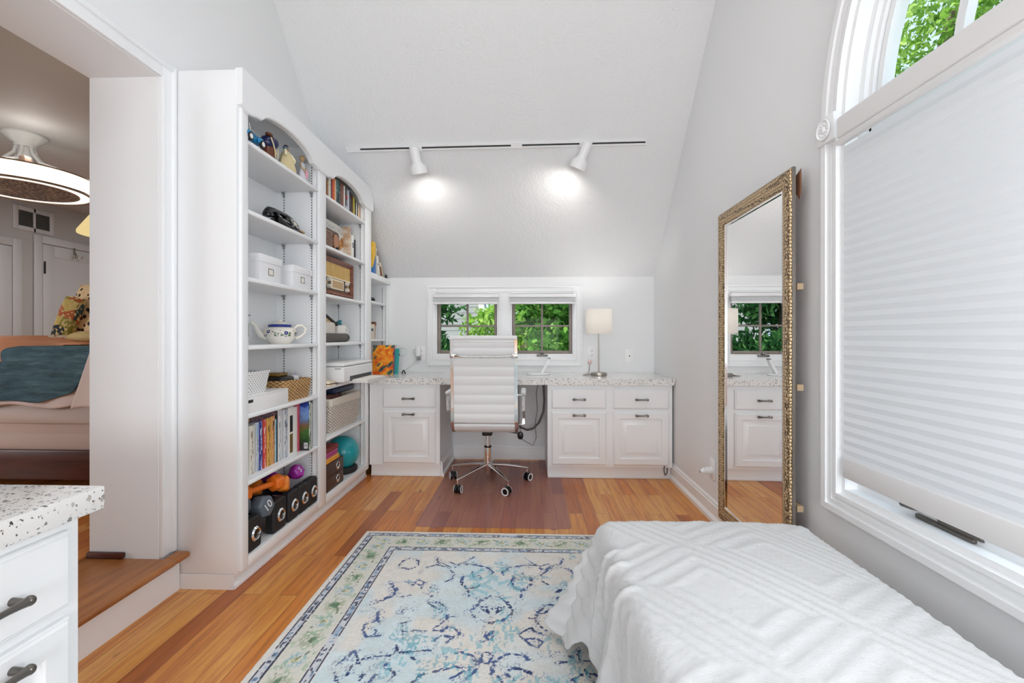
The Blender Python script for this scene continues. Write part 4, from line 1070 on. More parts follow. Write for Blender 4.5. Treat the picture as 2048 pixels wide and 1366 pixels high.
for x, aim in ((-0.832, Vector((0.15, 0.42, -1))), (0.405, Vector((-0.45, 0.42, -1)))):
    p = tp(x, 0.018, 0); aim = aim.normalized()
    b = B(); tbox(b, x - 0.045, x + 0.045, 0.0205, 0.04, -0.016, 0.016); adp = b.obj('head_adapter', 'whiteplastic', tl)
    q = p + SN * 0.06
    # lathe along aim
    a_ = aim.orthogonal().normalized(); b_ = aim.cross(a_)
    prof_ = [(0.001, -0.03), (0.030, -0.028), (0.034, -0.01), (0.034, 0.07), (0.036, 0.082), (0.055, 0.10), (0.060, 0.115), (0.061, 0.155), (0.058, 0.157), (0.056, 0.12), (0.03, 0.095), (0.001, 0.095)]
    b = B(); b.rings([[q + aim * z_ + (a_ * math.cos(2 * PI * i / 28) + b_ * math.sin(2 * PI * i / 28)) * r_ for i in range(28)] for r_, z_ in prof_]); b.obj('lamp_head', 'whiteplastic', tl, ang=40)
    b = B(); b.rings([[q + aim * z_ + (a_ * math.cos(2 * PI * i / 20) + b_ * math.sin(2 * PI * i / 20)) * r_ for i in range(20)] for r_, z_ in ((0.045, 0.13), (0.045, 0.134), (0.02, 0.137))]); b.obj('lamp_bulb', 'bulb', tl)
    SPOTS.append((q + aim * 0.162, aim))
# ================================================================= THINGS ON THE SHELVES
def markmat(name, col, ink, sx, sz, th=0.55, band=0.3, hw=0.01, rough=0.45):
    """cover colour with a column of broken lettering-like marks down the spine"""
    m = NT(name); v = m.coord(); o = m.sep(v)
    n = m.noise(m.coord((sx, sx, sz)), 1.0, 2)
    k = m.math('GREATER_THAN', n, th)
    k = m.math('MULTIPLY', k, m.math('LESS_THAN', m.math('ABSOLUTE', o[1]), hw * band * 2))
    m.bsdf(m.mix(k, lin(col), lin(ink)), rough); return m.mat
def book(name, label, group, x_front, y0, y1, z0, h, depth, col, ink=None, ptype='hard', extra=None, lean=0.0):
    """upright book, spine facing +X"""
    w = y1 - y0
    r = thing(name, label, 'book', (x_front - depth / 2, (y0 + y1) / 2, z0), group=group)
    t = 0.002 if w > 0.012 else 0.0012
    cm = markmat('cover_' + col[1:], col, ink, 210, 60 if ptype != 'big' else 34, 0.54, 0.24, w / 2) if ink else plain('cover_' + col[1:], col, 0.45)
    b = B(); x0 = x_front - depth
    b.box((x0, y0 + 0.0006, z0), (x_front, y0 + t, z0 + h)); b.box((x0, y1 - t, z0), (x_front, y1 - 0.0006, z0 + h))
    b.rings([[(x_front - 0.004, y0 + 0.0006, z), (x_front - 0.001, y0 + 0.0008, z), (x_front + 0.0018, y0 + w * .3, z), (x_front + 0.0018, y1 - w * .3, z), (x_front - 0.001, y1 - 0.0008, z), (x_front - 0.004, y1 - 0.0006, z)] for z in (z0, z0 + h)])
    b.obj('cover', [cm], r)
    b = B(); b.box((x0 + 0.003, y0 + t + .0001, z0 + 0.002), (x_front - 0.0042, y1 - t - .0001, z0 + h - 0.002)); b.obj('pages', 'paper', r)
    if extra:
        for (za, zb, c, wf) in extra:
            b = B(); yc = (y0 + y1) / 2; b.box((x_front + 0.0018, yc - w * wf / 2, z0 + h * za), (x_front + 0.0024, yc + w * wf / 2, z0 + h * zb))
            b.obj('spine_label', plain('label_' + c[1:], c, 0.5), r)
    if lean: r.rotation_euler.x = lean
    return r
ORD = ['first', 'second', 'third', 'fourth', 'fifth', 'sixth', 'seventh', 'eighth', 'ninth', 'tenth', 'eleventh', 'twelfth', 'thirteenth', 'fourteenth', 'fifteenth', 'sixteenth', 'seventeenth', 'eighteenth', 'nineteenth', 'twentieth', 'twenty-first', 'twenty-second']

# -- near bay, book shelf above the dumbbells
Zb = SH1[5]; BX1 = -1.315
def yb(px, X=BX1): return onx(px, 850, X)[0]
row = [  # px0, px1, z-top px hint -> height, colour, ink, words, extra, protrude
 (498.6, 509.6, .232, '#e6e2d8', '#7d6a52', 'off-white book with small brown lettering', None, 0),
 (509.7, 511.1, .222, '#23211f', None, 'very thin black book', None, -.02),
 (511.2, 517.9, .238, '#c9cfd6', '#3d5f86', 'pale grey blue book', [(0.72, 0.97, '#9db9d8', .5)], 0),
 (518.0, 525.4, .240, '#2b3b8f', '#f2f2f2', 'royal blue book with white lettering', None, 0),
 (525.5, 533.0, .242, '#cf3a22', '#f4e6dd', 'red book with white lettering', None, 0),
 (533.1, 543.0, .244, '#d9a54e', '#5a4526', 'wide mustard yellow book', None, 0),
 (543.1, 549.9, .246, '#dba066', '#3a2d22', 'light orange tan book', [(0.80, 0.9, '#3c2b1c', .35)], 0),
 (550.0, 552.9, .225, '#8fc3d8', '#2c5d7c', 'light blue book', None, 0),
 (553.0, 555.4, .262, '#1b1d22', None, 'narrow black book', None, 0),
 (555.5, 563.9, .268, '#dedede', '#8a8f92', 'white book with faint grey lettering', None, 0),
 (564.0, 566.9, .262, '#6d6a66', None, 'narrow grey book', None, -.02),
 (567.0, 576.2, .262, '#d5d6d8', '#2f5580', 'light grey book with blue lettering', [(0.62, 0.7, '#7c8285', .5)], 0),
 (576.3, 587.5, .266, '#e9e7e2', None, 'white book with black and gold spine panels', [(0.48, 0.82, '#17181a', .5), (0.05, 0.44, '#6d5326', .5)], 0),
 (587.6, 594.4, .258, '#e4e1da', None, 'plain white book', None, 0),
 (594.5, 599.4, .282, '#d25a6c', '#a83347', 'pink red book', None, 0)]
g1 = 'books standing on the lower shelf of the near bay'
for i, (p0, p1, h, col, ink, words, ex, pr_) in enumerate(row):
    book('book', f'{words}, {ORD[i]} from the left above the dumbbells', g1, BX1 + pr_, yb(p0), yb(p1), Zb, h, 0.165, col, ink, 'big', ex)
# guide book with a landscape on its cover, sticking out past its neighbours
y0, y1 = yb(599.8) + .001, yb(599.8) + 0.022
r = thing('guide_book', 'green and blue guide book with a landscape cover jutting past the pink book', 'book', (-1.36, (y0 + y1) / 2, Zb), group=g1)
b = B(); b.box((-1.45, y0, Zb), (-1.263, y0 + .0012, Zb + 0.278)); o = None
mt = NT('landscape_cover'); o_ = mt.sep(mt.coord()); zz = o_[2]
nz = mt.noise(mt.coord(), 38, 4); hgt = mt.math('ADD', zz, mt.math('MULTIPLY', mt.math('SUBTRACT', nz, 0.5), 0.11))
c_ = mt.ramp(mt.math('MULTIPLY', hgt, 3.55), [(0.0, '#3a3342'), (0.16, '#1f3a1e'), (0.36, '#3f6a2f'), (0.5, '#7a5a32'), (0.60, '#5f6f8f'), (0.72, '#6f93c9'), (0.86, '#5d7ec0'), (0.90, '#23408f'), (1.0, '#1c2d7a')])
mt.bsdf(c_, 0.25); b.obj('front_cover', mt.mat, r)
b = B(); b.box((-1.266, y0 + .0013, Zb), (-1.263, y1 - .0013, Zb + 0.278)); b.obj('spine', markmat('cover_green_spine', '#2f6038', '#e8efe2', 180, 30, .5, .5, .01), r)
b = B(); b.box((-1.45, y1 - .0012, Zb), (-1.263, y1, Zb + 0.278)); b.obj('back_cover', plain('dark_cover', '#1c2733', .4), r)
b = B(); b.box((-1.448, y0 + .0013, Zb + .002), (-1.2665, y1 - .0013, Zb + 0.276)); b.obj('pages', 'paper', r)
b = B(); b.box((-1.292, y0 - .0004, Zb + 0.012), (-1.27, y0 - .0001, Zb + 0.045)); b.m = 1
for k in range(7): b.box((-1.290 + k * .0027, y0 - .0007, Zb + 0.018), (-1.290 + k * .0027 + (0.0015 if k % 2 else .0009), y0 - .0004, Zb + 0.040))
b.obj('barcode_panel', ['whiteplastic', 'black'], r)
book('book', 'tall thin black and white book at the far right end above the dumbbells', g1, -1.275, yb(619.6, -1.275), yb(624.5, -1.275), Zb, 0.272, 0.17, '#1a1b1e', None, 'big', [(0.02, .98, '#d9d9d6', .35)])
# books lying on top of the row
def flatbook(label, y0, y1, x0, x1, z0, h, col, ink=None, group='books lying on the row above the dumbbells', page='#d8b98f', zrot=0):
    r = thing('lying_book', label, 'book', ((x0 + x1) / 2, (y0 + y1) / 2, z0), group=group)
    b = B(); b.box((x0, y0, z0), (x1, y1, z0 + .002)); b.box((x0, y0, z0 + h - .002), (x1, y1, z0 + h)); b.box((x1 - .002, y0, z0 + .002), (x1, y1, z0 + h - .002))
    m_ = NT('cover_l' + col[1:]); n = m_.noise(m_.coord((140, 60, 260)), 1.0, 2)
    m_.bsdf(m_.mix(m_.math('GREATER_THAN', n, .6), lin(col), lin(ink or col)), .4); b.obj('cover', m_.mat, r)
    b = B(); b.box((x0 + .002, y0 + .004, z0 + .0021), (x1 - .0021, y1 - .004, z0 + h - .0021)); b.obj('pages', plain('edge' + page[1:], page, .8), r)
    return r
ztop = Zb + 0.2461
flatbook('dark book lying flat across the left books above the dumbbells', yb(499), yb(552.5), -1.45, -1.312, ztop + .0003, 0.026, '#2a2432', '#b05a6a')
zt2 = Zb + 0.2685
flatbook('cream and grey book lying flat across the middle white books', yb(556), yb(593), -1.46, -1.325, zt2, 0.007, '#cdb9a2', '#54504c', page='#e4dccb')

# -- far bay, top shelf of books
Z2 = SH2[0]; BX2 = -1.31
g2 = 'books on the top shelf of the far bay'
def y2(px): return onx(px, 400, BX2)[0]
row2 = [(653.6, 656.6, .125, '#a06a3a', '#d8b184', 'short brown book', None), (657.0, 661.8, .165, '#e9e4d6', '#8f8a80', 'cream book with dotted lettering', None), (661.9, 663.4, .17, '#1d1d1f', None, 'thin black book', None), (663.5, 667.3, .18, '#c23b22', '#d9603f', 'brick red book', None), (667.4, 670.6, .178, '#e0802f', '#f0b066', 'orange book', None), (670.7, 672.0, .175, '#e8e6df', None, 'thin white book', None), (672.1, 674.4, .18, '#33363b', '#b9b9b9', 'charcoal book', None), (674.5, 677.2, .182, '#3f7f78', None, 'teal and black book', [(0.0, .5, '#1c2124', .95)]), (677.3, 681.4, .182, '#24262a', '#9aa0a3', 'dark grey book with pale lettering', None), (681.5, 687.2, .185, '#7c4b3a', '#a0664e', 'wide reddish brown book', None), (687.3, 690.3, .178, '#e6e3dc', None, 'plain white book', None), (690.4, 694.6, .175, '#1a1a1c', '#dedede', 'black book with white and red patches', [(0.55, .7, '#a8322a', .9), (.0, .25, '#b9c9d2', .9)]), (694.7, 698.6, .17, '#c9c9d6', None, 'pale lavender book', None), (698.7, 702.2, .165, '#151519', '#777777', 'black book with grey marks', None), (702.3, 705.8, .16, '#4a1a1c', '#2a1012', 'dark maroon book', None), (705.9, 709.8, .155, '#b9ab3f', None, 'olive yellow book', None), (709.9, 712.2, .135, '#141414', None, 'black book with no lettering', None), (712.3, 714.0, .132, '#efece4', None, 'thin cream book', None), (714.1, 716.0, .13, '#1e1a18', None, 'narrow dark brown book', None), (716.1, 718.2, .125, '#e9dcc0', None, 'ivory book', None), (718.3, 721.3, .12, '#dca57c', None, 'peach book', None)]
for i, (p0, p1, h, col, ink, words, ex) in enumerate(row2):
    book('book', f'{words}, {ORD[i]} from left on far bay top shelf', g2, BX2, y2(p0) + .0003, y2(p1), Z2, h, 0.14, col, ink, 'small', ex)

# -- near bay, top shelf: ornaments
zA = SH1[0]
t = thing('toy_car', 'blue vintage toy car at the left end of the near bay top shelf', 'toy car', (-1.31, 2.09, zA), rz=0.0)
CB = plain('blue_enamel', '#1f7fb0', 0.2)
y, z = 2.055, zA
b = B(); b.box((-1.345, y - 0.075, z + 0.018), (-1.275, y + 0.07, z + 0.045), 0.01, 3); b.box((-1.338, y + 0.0, z + 0.043), (-1.282, y + 0.072, z + 0.062), 0.012, 3)
b.box((-1.34, y - 0.072, z + 0.043), (-1.28, y - 0.04, z + 0.058), 0.006)
for yy in (y - 0.045, y + 0.048):
    for xx in (-1.352, -1.268): b.sph((xx, yy, z + 0.030), (0.012, 0.027, 0.018), 14, 8)
b.obj('body', CB, t)
for yy in (y - 0.045, y + 0.048):
    for xx in (-1.352, -1.262):
        b = B(); b.cyl((xx - .006, yy, z + 0.0185), (xx + .006, yy, z + 0.0185), 0.0182, n=22); b.m = 1; b.cyl((xx + .0062, yy, z + .0185), (xx + .0072, yy, z + .0185), 0.011, n=20); b.obj('wheel', ['rubber', 'whiteplastic'], t)
b = B(); b.tube([(-1.335, y - 0.005, z + 0.06), (-1.333, y - 0.012, z + 0.092), (-1.287, y - 0.012, z + 0.092), (-1.285, y - 0.005, z + 0.06)], 0.0025, 8); b.obj('windscreen_frame', 'chrome', t)
b = B(); b.sph((-1.31, y - 0.03, z + 0.088), (0.013, 0.013, 0.016), 12, 8); b.lathe([(0.001, .045), (.014, .045), (.016, .06), (.010, .074), (.001, .076)], (-1.31, y - .03, z), 14); b.obj('driver', plain('grey_figure', '#6e7780', .5), t)

FIGN = plain('navy_glaze', '#20264f', 0.15); FIGR = plain('rust_glaze', '#6b3a24', 0.25); FIGG = plain('cream_glaze', '#d9c9a0', .4)
t = thing('ceramic_bust', 'dark blue and brown ceramic head ornament beside the toy car', 'figurine', (-1.315, 2.235, zA))
cx, cy = -1.315, 2.24
b = B(); b.lathe([(0.001, 0), (0.034, 0), (0.036, 0.01), (0.03, 0.028), (0.034, 0.05), (0.03, 0.06), (0.001, 0.064)], (cx, cy, zA), 24); b.obj('collar', FIGR, t)
b = B(); b.sph((cx, cy, zA + 0.085), (0.036, 0.042, 0.036), 22, 14); b.sph((cx + 0.01, cy + .02, zA + 0.09), (0.032, 0.03, 0.028), 16, 10); b.obj('head', FIGN, t)
b = B(); b.sph((cx, cy + 0.03, zA + 0.115), (0.02, 0.02, 0.014), 14, 8); b.sph((cx + 0.012, cy - 0.01, zA + 0.122), (0.016, 0.024, 0.010), 14, 8); b.obj('crest', FIGR, t)
b = B(); b.tube([(cx + 0.033, cy - 0.03, zA + 0.10), (cx + 0.04, cy - 0.02, zA + 0.07), (cx + 0.037, cy + 0.0, zA + 0.045), (cx + 0.038, cy + 0.02, zA + 0.03)], 0.003, 8); b.tube([(cx + 0.036, cy + 0.0, zA + 0.052), (cx + 0.036, cy + 0.028, zA + 0.06), (cx + 0.034, cy + 0.03, zA + 0.02), (cx + 0.036, cy + 0.005, zA + 0.015)], 0.0028, 8, closed=True); b.obj('strap', FIGG, t)
t = thing('robed_figurine', 'cream robed figurine with dark hair on the near bay top shelf', 'figurine', (-1.315, 2.42, zA))
cy = 2.415
b = B(); rs = []
for r_, z_, sk in ((0.058, 0.0, 0), (0.062, 0.012, 0), (0.05, 0.045, .0), (0.036, 0.085, 0), (0.026, 0.105, 0), (0.012, 0.116, 0)):
    rs.append([(cx + r_ * .7 * math.cos(a) * (1 + .08 * math.sin(5 * a)), cy + r_ * math.sin(a) * (1 + .06 * math.sin(7 * a)) + (0.02 * (0.06 - z_)), zA + z_) for a in [2 * PI * i / 32 for i in range(32)]])
b.rings(rs); b.obj('robe', plain('cream_robe', '#d6c79a', .6), t)
b = B(); b.tube([(cx + .01, cy - 0.02, zA + 0.10), (cx + .02, cy - 0.045, zA + 0.085), (cx + .022, cy - 0.05, zA + 0.11)], [0.010, 0.008, 0.005], 10); b.tube([(cx + .012, cy + 0.018, zA + 0.098), (cx + .03, cy + 0.03, zA + 0.07), (cx + .036, cy + 0.012, zA + 0.055)], [0.010, 0.008, 0.006], 10); b.obj('sleeves', plain('cream_sleeve', '#e3d8b6', .6), t)
b = B(); b.sph((cx, cy, zA + 0.128), (0.012, 0.012, 0.015), 14, 10); b.obj('head', plain('figurine_skin', '#b98a66', .5), t)
b = B(); b.sph((cx - .003, cy - .001, zA + 0.135), (0.0135, 0.0135, 0.014), 14, 10); b.obj('hair', plain('figurine_hair', '#3f2c1c', .5), t)
b = B(); b.cyl((cx + .02, cy - 0.05, zA + 0.108), (cx + .02, cy - 0.05, zA + 0.116), 0.012, 0.013, 16); b.obj('blue_dish', plain('blue_grey', '#4c6a86', .4), t)
t = thing('angel_figurine', 'carved figurine in a white dress holding pink cloth, right end of near bay top shelf', 'figurine', (-1.32, 2.60, zA))
cy = 2.605; cx = -1.325
DR = plain('pale_lilac_dress', '#d6d6de', .6)
b = B(); b.lathe([(0.001, 0), (0.034, 0), (0.036, .006), (0.026, .045), (0.015, .085), (0.019, .105), (0.019, .118), (0.008, .128), (0.001, .128)], (cx, cy, zA), 24, sq=(0.8, 1.1)); b.obj('dress', DR, t)
b = B(); b.cyl((cx, cy, zA + .126), (cx, cy, zA + .136), .006, n=10); b.sph((cx, cy, zA + .150), (.016, .016, .018), 16, 10); b.obj('head', plain('carved_wood', '#c3a075', .55), t)
for s in (-1, 1):
    b = B(); b.tube([(cx, cy + s * .02, zA + .116), (cx + .008, cy + s * .026, zA + .09), (cx + .024, cy + s * .008, zA + .072)], [.006, .005, .004], 8); b.obj('arm', plain('carved_wood_arm', '#c9ab84', .55), t)
b = B(); b.sph((cx + .024, cy + .006, zA + .058), (.008, .011, .026), 12, 8); b.obj('cloth', plain('pink_cloth', '#e6a6b4', .6), t)

# -- near bay second shelf: rotary telephone
zB = SH1[1]
t = thing('rotary_telephone', 'glossy black rotary telephone alone on the near bay second shelf', 'telephone', (-1.36, 2.47, zB))
x, y = -1.365, 2.475
b = B(); rs = []
for w, d_, zz, off in ((.105, .085, 0, 0), (.107, .087, .008, 0), (.10, .08, .02, 0), (.08, .06, .045, -.008), (.06, .035, .07, -.016), (.05, .025, .08, -.018)):
    rs.append([(x + off + d_ * math.copysign(abs(math.cos(a)) ** .6, math.cos(a)), y + w * math.copysign(abs(math.sin(a)) ** .6, math.sin(a)), zB + zz) for a in [2 * PI * i / 36 for i in range(36)]])
b.rings(rs); b.obj('body', 'blackgloss', t, ang=50)
dn = Vector((0.83, 0, 0.56)).normalized(); c0 = Vector((x + .058, y, zB + .043)); u_ = Vector((0, 1, 0)); w_ = dn.cross(u_)
b = B(); b.cyl(c0, c0 + dn * .010, .04, .036, 32); b.obj('dial_plate', 'blackgloss', t)
b = B()
for k in range(10):
    a = math.radians(40 + 28 * k); p = c0 + dn * .0102 + (u_ * math.cos(a) + w_ * math.sin(a)) * .026; b.cyl(p, p + dn * .0012, .0055, n=12)
b.m = 1; b.cyl(c0 + dn * .0102, c0 + dn * .0125, .012, n=20); b.obj('finger_wheel', ['chrome', 'cream'], t)
b = B(); b.tube([(x - .02, y - .125, zB + .085), (x - .02, y - .11, zB + .098), (x - .02, y - .06, zB + .108), (x - .02, y, zB + .111), (x - .02, y + .06, zB + .108), (x - .02, y + .11, zB + .098), (x - .02, y + .125, zB + .085)], [.016, .018, .014, .012, .014, .018, .016], 14)
for s in (-1, 1): b.lathe([(.001, -.03), (.024, -.03), (.027, -.02), (.02, 0), (.012, .006), (.001, .006)], (x - .02, y + s * .118, zB + .092), 20)
b.obj('handset', 'blackgloss', t, ang=50)
b = B()
for s in (-1, 1): b.box((x - .04, y + s * .045 - .01, zB + .078), (x + .0, y + s * .045 + .01, zB + .098), .004)
b.obj('cradle', 'blackgloss', t)
b = B(); b.box((x + .0885, y + .01, zB + .008), (x + .0905, y + .06, zB + .016)); b.obj('name_plate', 'brass', t)

# -- near bay third shelf: lidded boxes
zC = SH1[2]
def lidded(label, x0, x1, y0, y1, h):
    t = thing('lidded_box', label, 'storage box', ((x0 + x1) / 2, (y0 + y1) / 2, zC), group='white lidded boxes')
    b = B(); b.box((x0 + .004, y0 + .004, zC), (x1 - .004, y1 - .004, zC + h - .002), .002); b.obj('box_body', plain('white_card', '#ebebed', .6), t)
    b = B(); b.box((x0, y0, zC + h - .038), (x1, y1, zC + h), .002); b.obj('lid', plain('white_card_lid', '#efeff1', .6), t)
    ym = y0 + (y1 - y0) * .5; zm = zC + .052; xf = x1 - .004
    b = B()
    for a_, c_ in (((-.022, -.017), (-.0185, .017)), ((.0185, -.017), (.022, .017)), ((-.022, -.017), (.022, -.0135)), ((-.022, .0135), (.022, .017))): b.box((xf + .0002, ym + a_[0], zm + a_[1]), (xf + .002, ym + c_[0], zm + c_[1]))
    b.obj('label_holder', 'nickel', t)
    b = B(); b.box((xf + .0001, ym - .018, zm - .013), (xf + .0008, ym + .018, zm + .013)); b.obj('card_insert', 'paper', t)
    return t
lidded('left of two white lidded boxes with metal label holders, in the near bay', -1.51, -1.292, 2.135, 2.333, .132)
lidded('right of two white lidded boxes with metal label holders, beside the bay divider', -1.51, -1.292, 2.445, 2.662, .126)

# -- near bay fourth shelf: framed thing, teapot
zD = SH1[3]
t = thing('photo_frame', 'clear silver edged photo frame standing at the left end of the teapot shelf', 'photo frame', (-1.33, 2.07, zD))
b = B(); b.box((-1.38, 2.045, zD), (-1.30, 2.063, zD + .135), .003); b.obj('frame', 'chrome', t)
b = B(); b.box((-1.375, 2.0435, zD + .006), (-1.305, 2.0448, zD + .128)); b.obj('picture', _wood('grey_photograph', '#9a9a9a', '#e2e2e0', .3, (20, 20, 30)), t)
b = B(); b.box((-1.384, 2.042, zD + .1352), (-1.296, 2.07, zD + .142), .002); b.obj('top_bar', 'greyplastic', t)
TX, TY = -1.385, 2.475
t = thing('teapot', 'white teapot with blue flower band and blue rim in the near bay', 'teapot', (TX, TY, zD))
def _teapot():
    m = NT('painted_teapot'); v = m.coord(); o = m.sep(v)
    n = m.noise(v, 70, 3); d = m.voro(v, 34)
    band = m.math('LESS_THAN', m.math('ABSOLUTE', m.math('SUBTRACT', o[2], 0.058)), 0.017)
    fl = m.math('MULTIPLY', band, m.math('LESS_THAN', d, 0.36)); lf = m.math('MULTIPLY', band, m.math('GREATER_THAN', n, 0.57))
    c = m.mix(lf, lin('#ece7dd'), lin('#5d7a5a')); c = m.mix(m.math('MULTIPLY', band, m.math('LESS_THAN', m.noise(v, 95, 2), .36)), c, lin('#b98a66'))
    c = m.mix(fl, c, lin('#243678')); c = m.mix(m.math('MULTIPLY', band, m.math('LESS_THAN', d, .12)), c, lin('#dfe4ee'))
    m.bsdf(c, .15); return m.mat
b = B(); b.lathe([(.001, 0), (.052, 0), (.056, .004), (.072, .025), (.086, .05), (.087, .066), (.078, .082), (.06, .092), (.056, .093), (.001, .093)], (TX, TY, zD), 40); b.obj('body', _teapot(), t)
b = B(); b.lathe([(.001, .0935), (.058, .0935), (.06, .097), (.059, .105), (.054, .108), (.001, .108)], (TX, TY, zD), 36); b.obj('blue_rim', plain('cobalt_glaze', '#26388a', .15), t)
b = B(); b.lathe([(.001, .1082), (.052, .1082), (.04, .116), (.014, .121), (.006, .124), (.011, .13), (.012, .134), (.001, .137)], (TX, TY, zD), 32, ); b.obj('lid', plain('white_glaze', '#ece7dd', .15), t)
b = B(); b.tube([(TX, TY - .066, zD + .035), (TX, TY - .098, zD + .052), (TX, TY - .112, zD + .078), (TX, TY - .122, zD + .104), (TX, TY - .14, zD + .118)], [.02, .016, .012, .009, .008], 14); b.obj('spout', 'cream' if False else plain('white_glaze_spout', '#ece7dd', .15), t)
b = B(); b.tube([(TX, TY + .07, zD + .082), (TX, TY + .09, zD + .102), (TX, TY + .115, zD + .104), (TX, TY + .133, zD + .085), (TX, TY + .128, zD + .06), (TX, TY + .105, zD + .04), (TX, TY + .078, zD + .03)], .008, 12); b.obj('handle', plain('white_glaze_handle', '#ece7dd', .15), t)
t.rotation_euler.z = -.87

# -- near bay fifth shelf: flat box, white basket, wicker basket
zE = SH1[4]
t = thing('flat_box', 'flat white box with a black thumb hole under the white basket', 'storage box', (-1.38, 2.20, zE))
b = B(); b.box((-1.50, 2.008, zE), (-1.272, 2.355, zE + .074), .002); b.obj('tray', plain('white_box_card', '#ecebea', .5), t)
b = B(); b.box((-1.502, 2.006, zE + .0742), (-1.27, 2.357, zE + .08), .002); b.obj('lid', plain('white_box_lid', '#f0efee', .5), t)
b = B(); b.box((-1.2718, 2.012, zE + .048), (-1.2705, 2.048, zE + .062), .0005); b.obj('thumb_hole', 'black', t)
t = thing('plastic_basket', 'small white perforated basket on the flat white box', 'basket', (-1.36, 2.12, zE + .0805))
b = B(); z0 = zE + .0805; rs = []
for i_, (e, zz) in enumerate(((0, 0), (.018, .098), (.022, .098), (.022, .106), (.014, .106), (-.003, .004))):
    rs.append([(p[0], p[1], z0 + zz) for p in rrect(-1.425 - e, -1.29 + e * .6, 2.04 - e * .3, 2.185 + e, .015, 4)])
b.rings(rs, cap1=True); b.obj('basket_body', 'holes', t, ang=40)
t = thing('wicker_basket', 'tan wicker basket full of dark odds and ends right of the flat box', 'basket', (-1.38, 2.52, zE))
WY0, WY1 = 2.372, 2.648
b = B(); rs = []
for e, zz in ((0, 0), (.006, .05), (.012, .108), (.008, .112), (.0, .108), (-.006, .05), (-.01, .006)):
    rs.append([(p[0], p[1], zE + zz + (0.004 * math.sin(p[1] * 40) if zz > .1 else 0)) for p in rrect(-1.495 - e * .5, -1.30 + e, WY0 - e * .3, WY1 + e, .03, 6)])
b.rings(rs, cap1=True); b.obj('woven_body', 'wicker', t, ang=60)
b = B(); b.box((-1.47, 2.40, zE + .06), (-1.33, 2.54, zE + .132), .02, 3); tag(b.obj('glasses_case', plain('black_leather_case', '#1b1716', .4, bump=.2), ang=40), 'black quilted case poking out of the tan wicker basket', 'case')
b = B(); b.box((-1.45, 2.425, zE + .1325), (-1.36, 2.52, zE + .15), .008, 3); tag(b.obj('leopard_pouch', _wood('leopard_fabric', '#2a1a10', '#b08a3a', .5, (60, 60, 60))), 'leopard print pouch on the black case in the wicker basket', 'pouch')
b = B(); b.box((-1.44, 2.555, zE + .07), (-1.34, 2.61, zE + .128), .012, 3); tag(b.obj('white_packet', plain('white_packet', '#e2e0df', .4)), 'small white packet in the right half of the wicker basket', 'packet')
b = B(); b.rings([[(-1.40, 2.622, zE + .07), (-1.36, 2.622, zE + .07), (-1.36, 2.64, zE + .07), (-1.40, 2.64, zE + .07)], [(-1.382, 2.63, zE + .145), (-1.377, 2.63, zE + .145), (-1.377, 2.634, zE + .145), (-1.382, 2.634, zE + .145)]]); tag(b.obj('lilac_card', plain('lilac_paper', '#c9c6dd', .6)), 'pointed lilac paper at the right end of the wicker basket', 'paper')

# -- near bay floor: dumbbells
def hexhead(b, c, ax, L, R, tw=0.0, ch_=0.012):
    c = Vector(c); ax = Vector(ax).normalized(); a1 = (Vector((0, 0, 1)) - ax * ax.z).normalized(); a2 = ax.cross(a1)
    def ring(o, r): return [c + ax * o + (a1 * math.cos(tw + PI / 3 * i) + a2 * math.sin(tw + PI / 3 * i)) * r for i in range(6)]
    t = bmesh.new(); R_ = [[t.verts.new(p) for p in ring(o, r)] for o, r in ((-L / 2, R * .82), (-L / 2 + ch_, R), (L / 2 - ch_, R), (L / 2, R * .82))]
    for i in range(3):
        for j in range(6): t.faces.new([R_[i][j], R_[i][(j + 1) % 6], R_[i + 1][(j + 1) % 6], R_[i + 1][j]])
    t.faces.new(R_[0][::-1]); t.faces.new(R_[3])
    bmesh.ops.bevel(t, geom=t.edges[:], offset=.005, segments=2, profile=.5, affect='EDGES'); b.merge(t)
def hexdumbbell(label, c, ax, R, hl, sep, mat, num=None, tw=0.0, numtw=0.0, numc='#e9e9e9'):
    c = Vector(c); ax = Vector(ax).normalized(); zmin = c.z - R
    t = thing('hex_dumbbell', label, 'dumbbell', (c.x, c.y, zmin), group=None)
    b = B(); b.cyl(c - ax * sep * .45, c + ax * sep * .45, R * .33, n=18); b.obj('handle', mat, t)
    for s in (-1, 1):
        b = B(); hexhead(b, c + ax * s * sep / 2, ax, hl, R, tw); h = b.obj('head', mat, t, ang=25)
        if num and s > 0:
            p = c + ax * (sep / 2 + hl / 2 + .0004); yv = Vector((0, 0, 1)); yv = (yv - ax * yv.dot(ax)).normalized(); xv = yv.cross(ax).normalized()
            mt = Matrix((( xv.x, yv.x, ax.x, p.x), (xv.y, yv.y, ax.y, p.y), (xv.z, yv.z, ax.z, p.z), (0, 0, 0, 1))) @ Matrix.Rotation(numtw, 4, 'Z')
            b = B(); b.text(num, R * 1.0, mt); b.obj('numeral', plain('numeral_white', numc, .5), h)
    return t
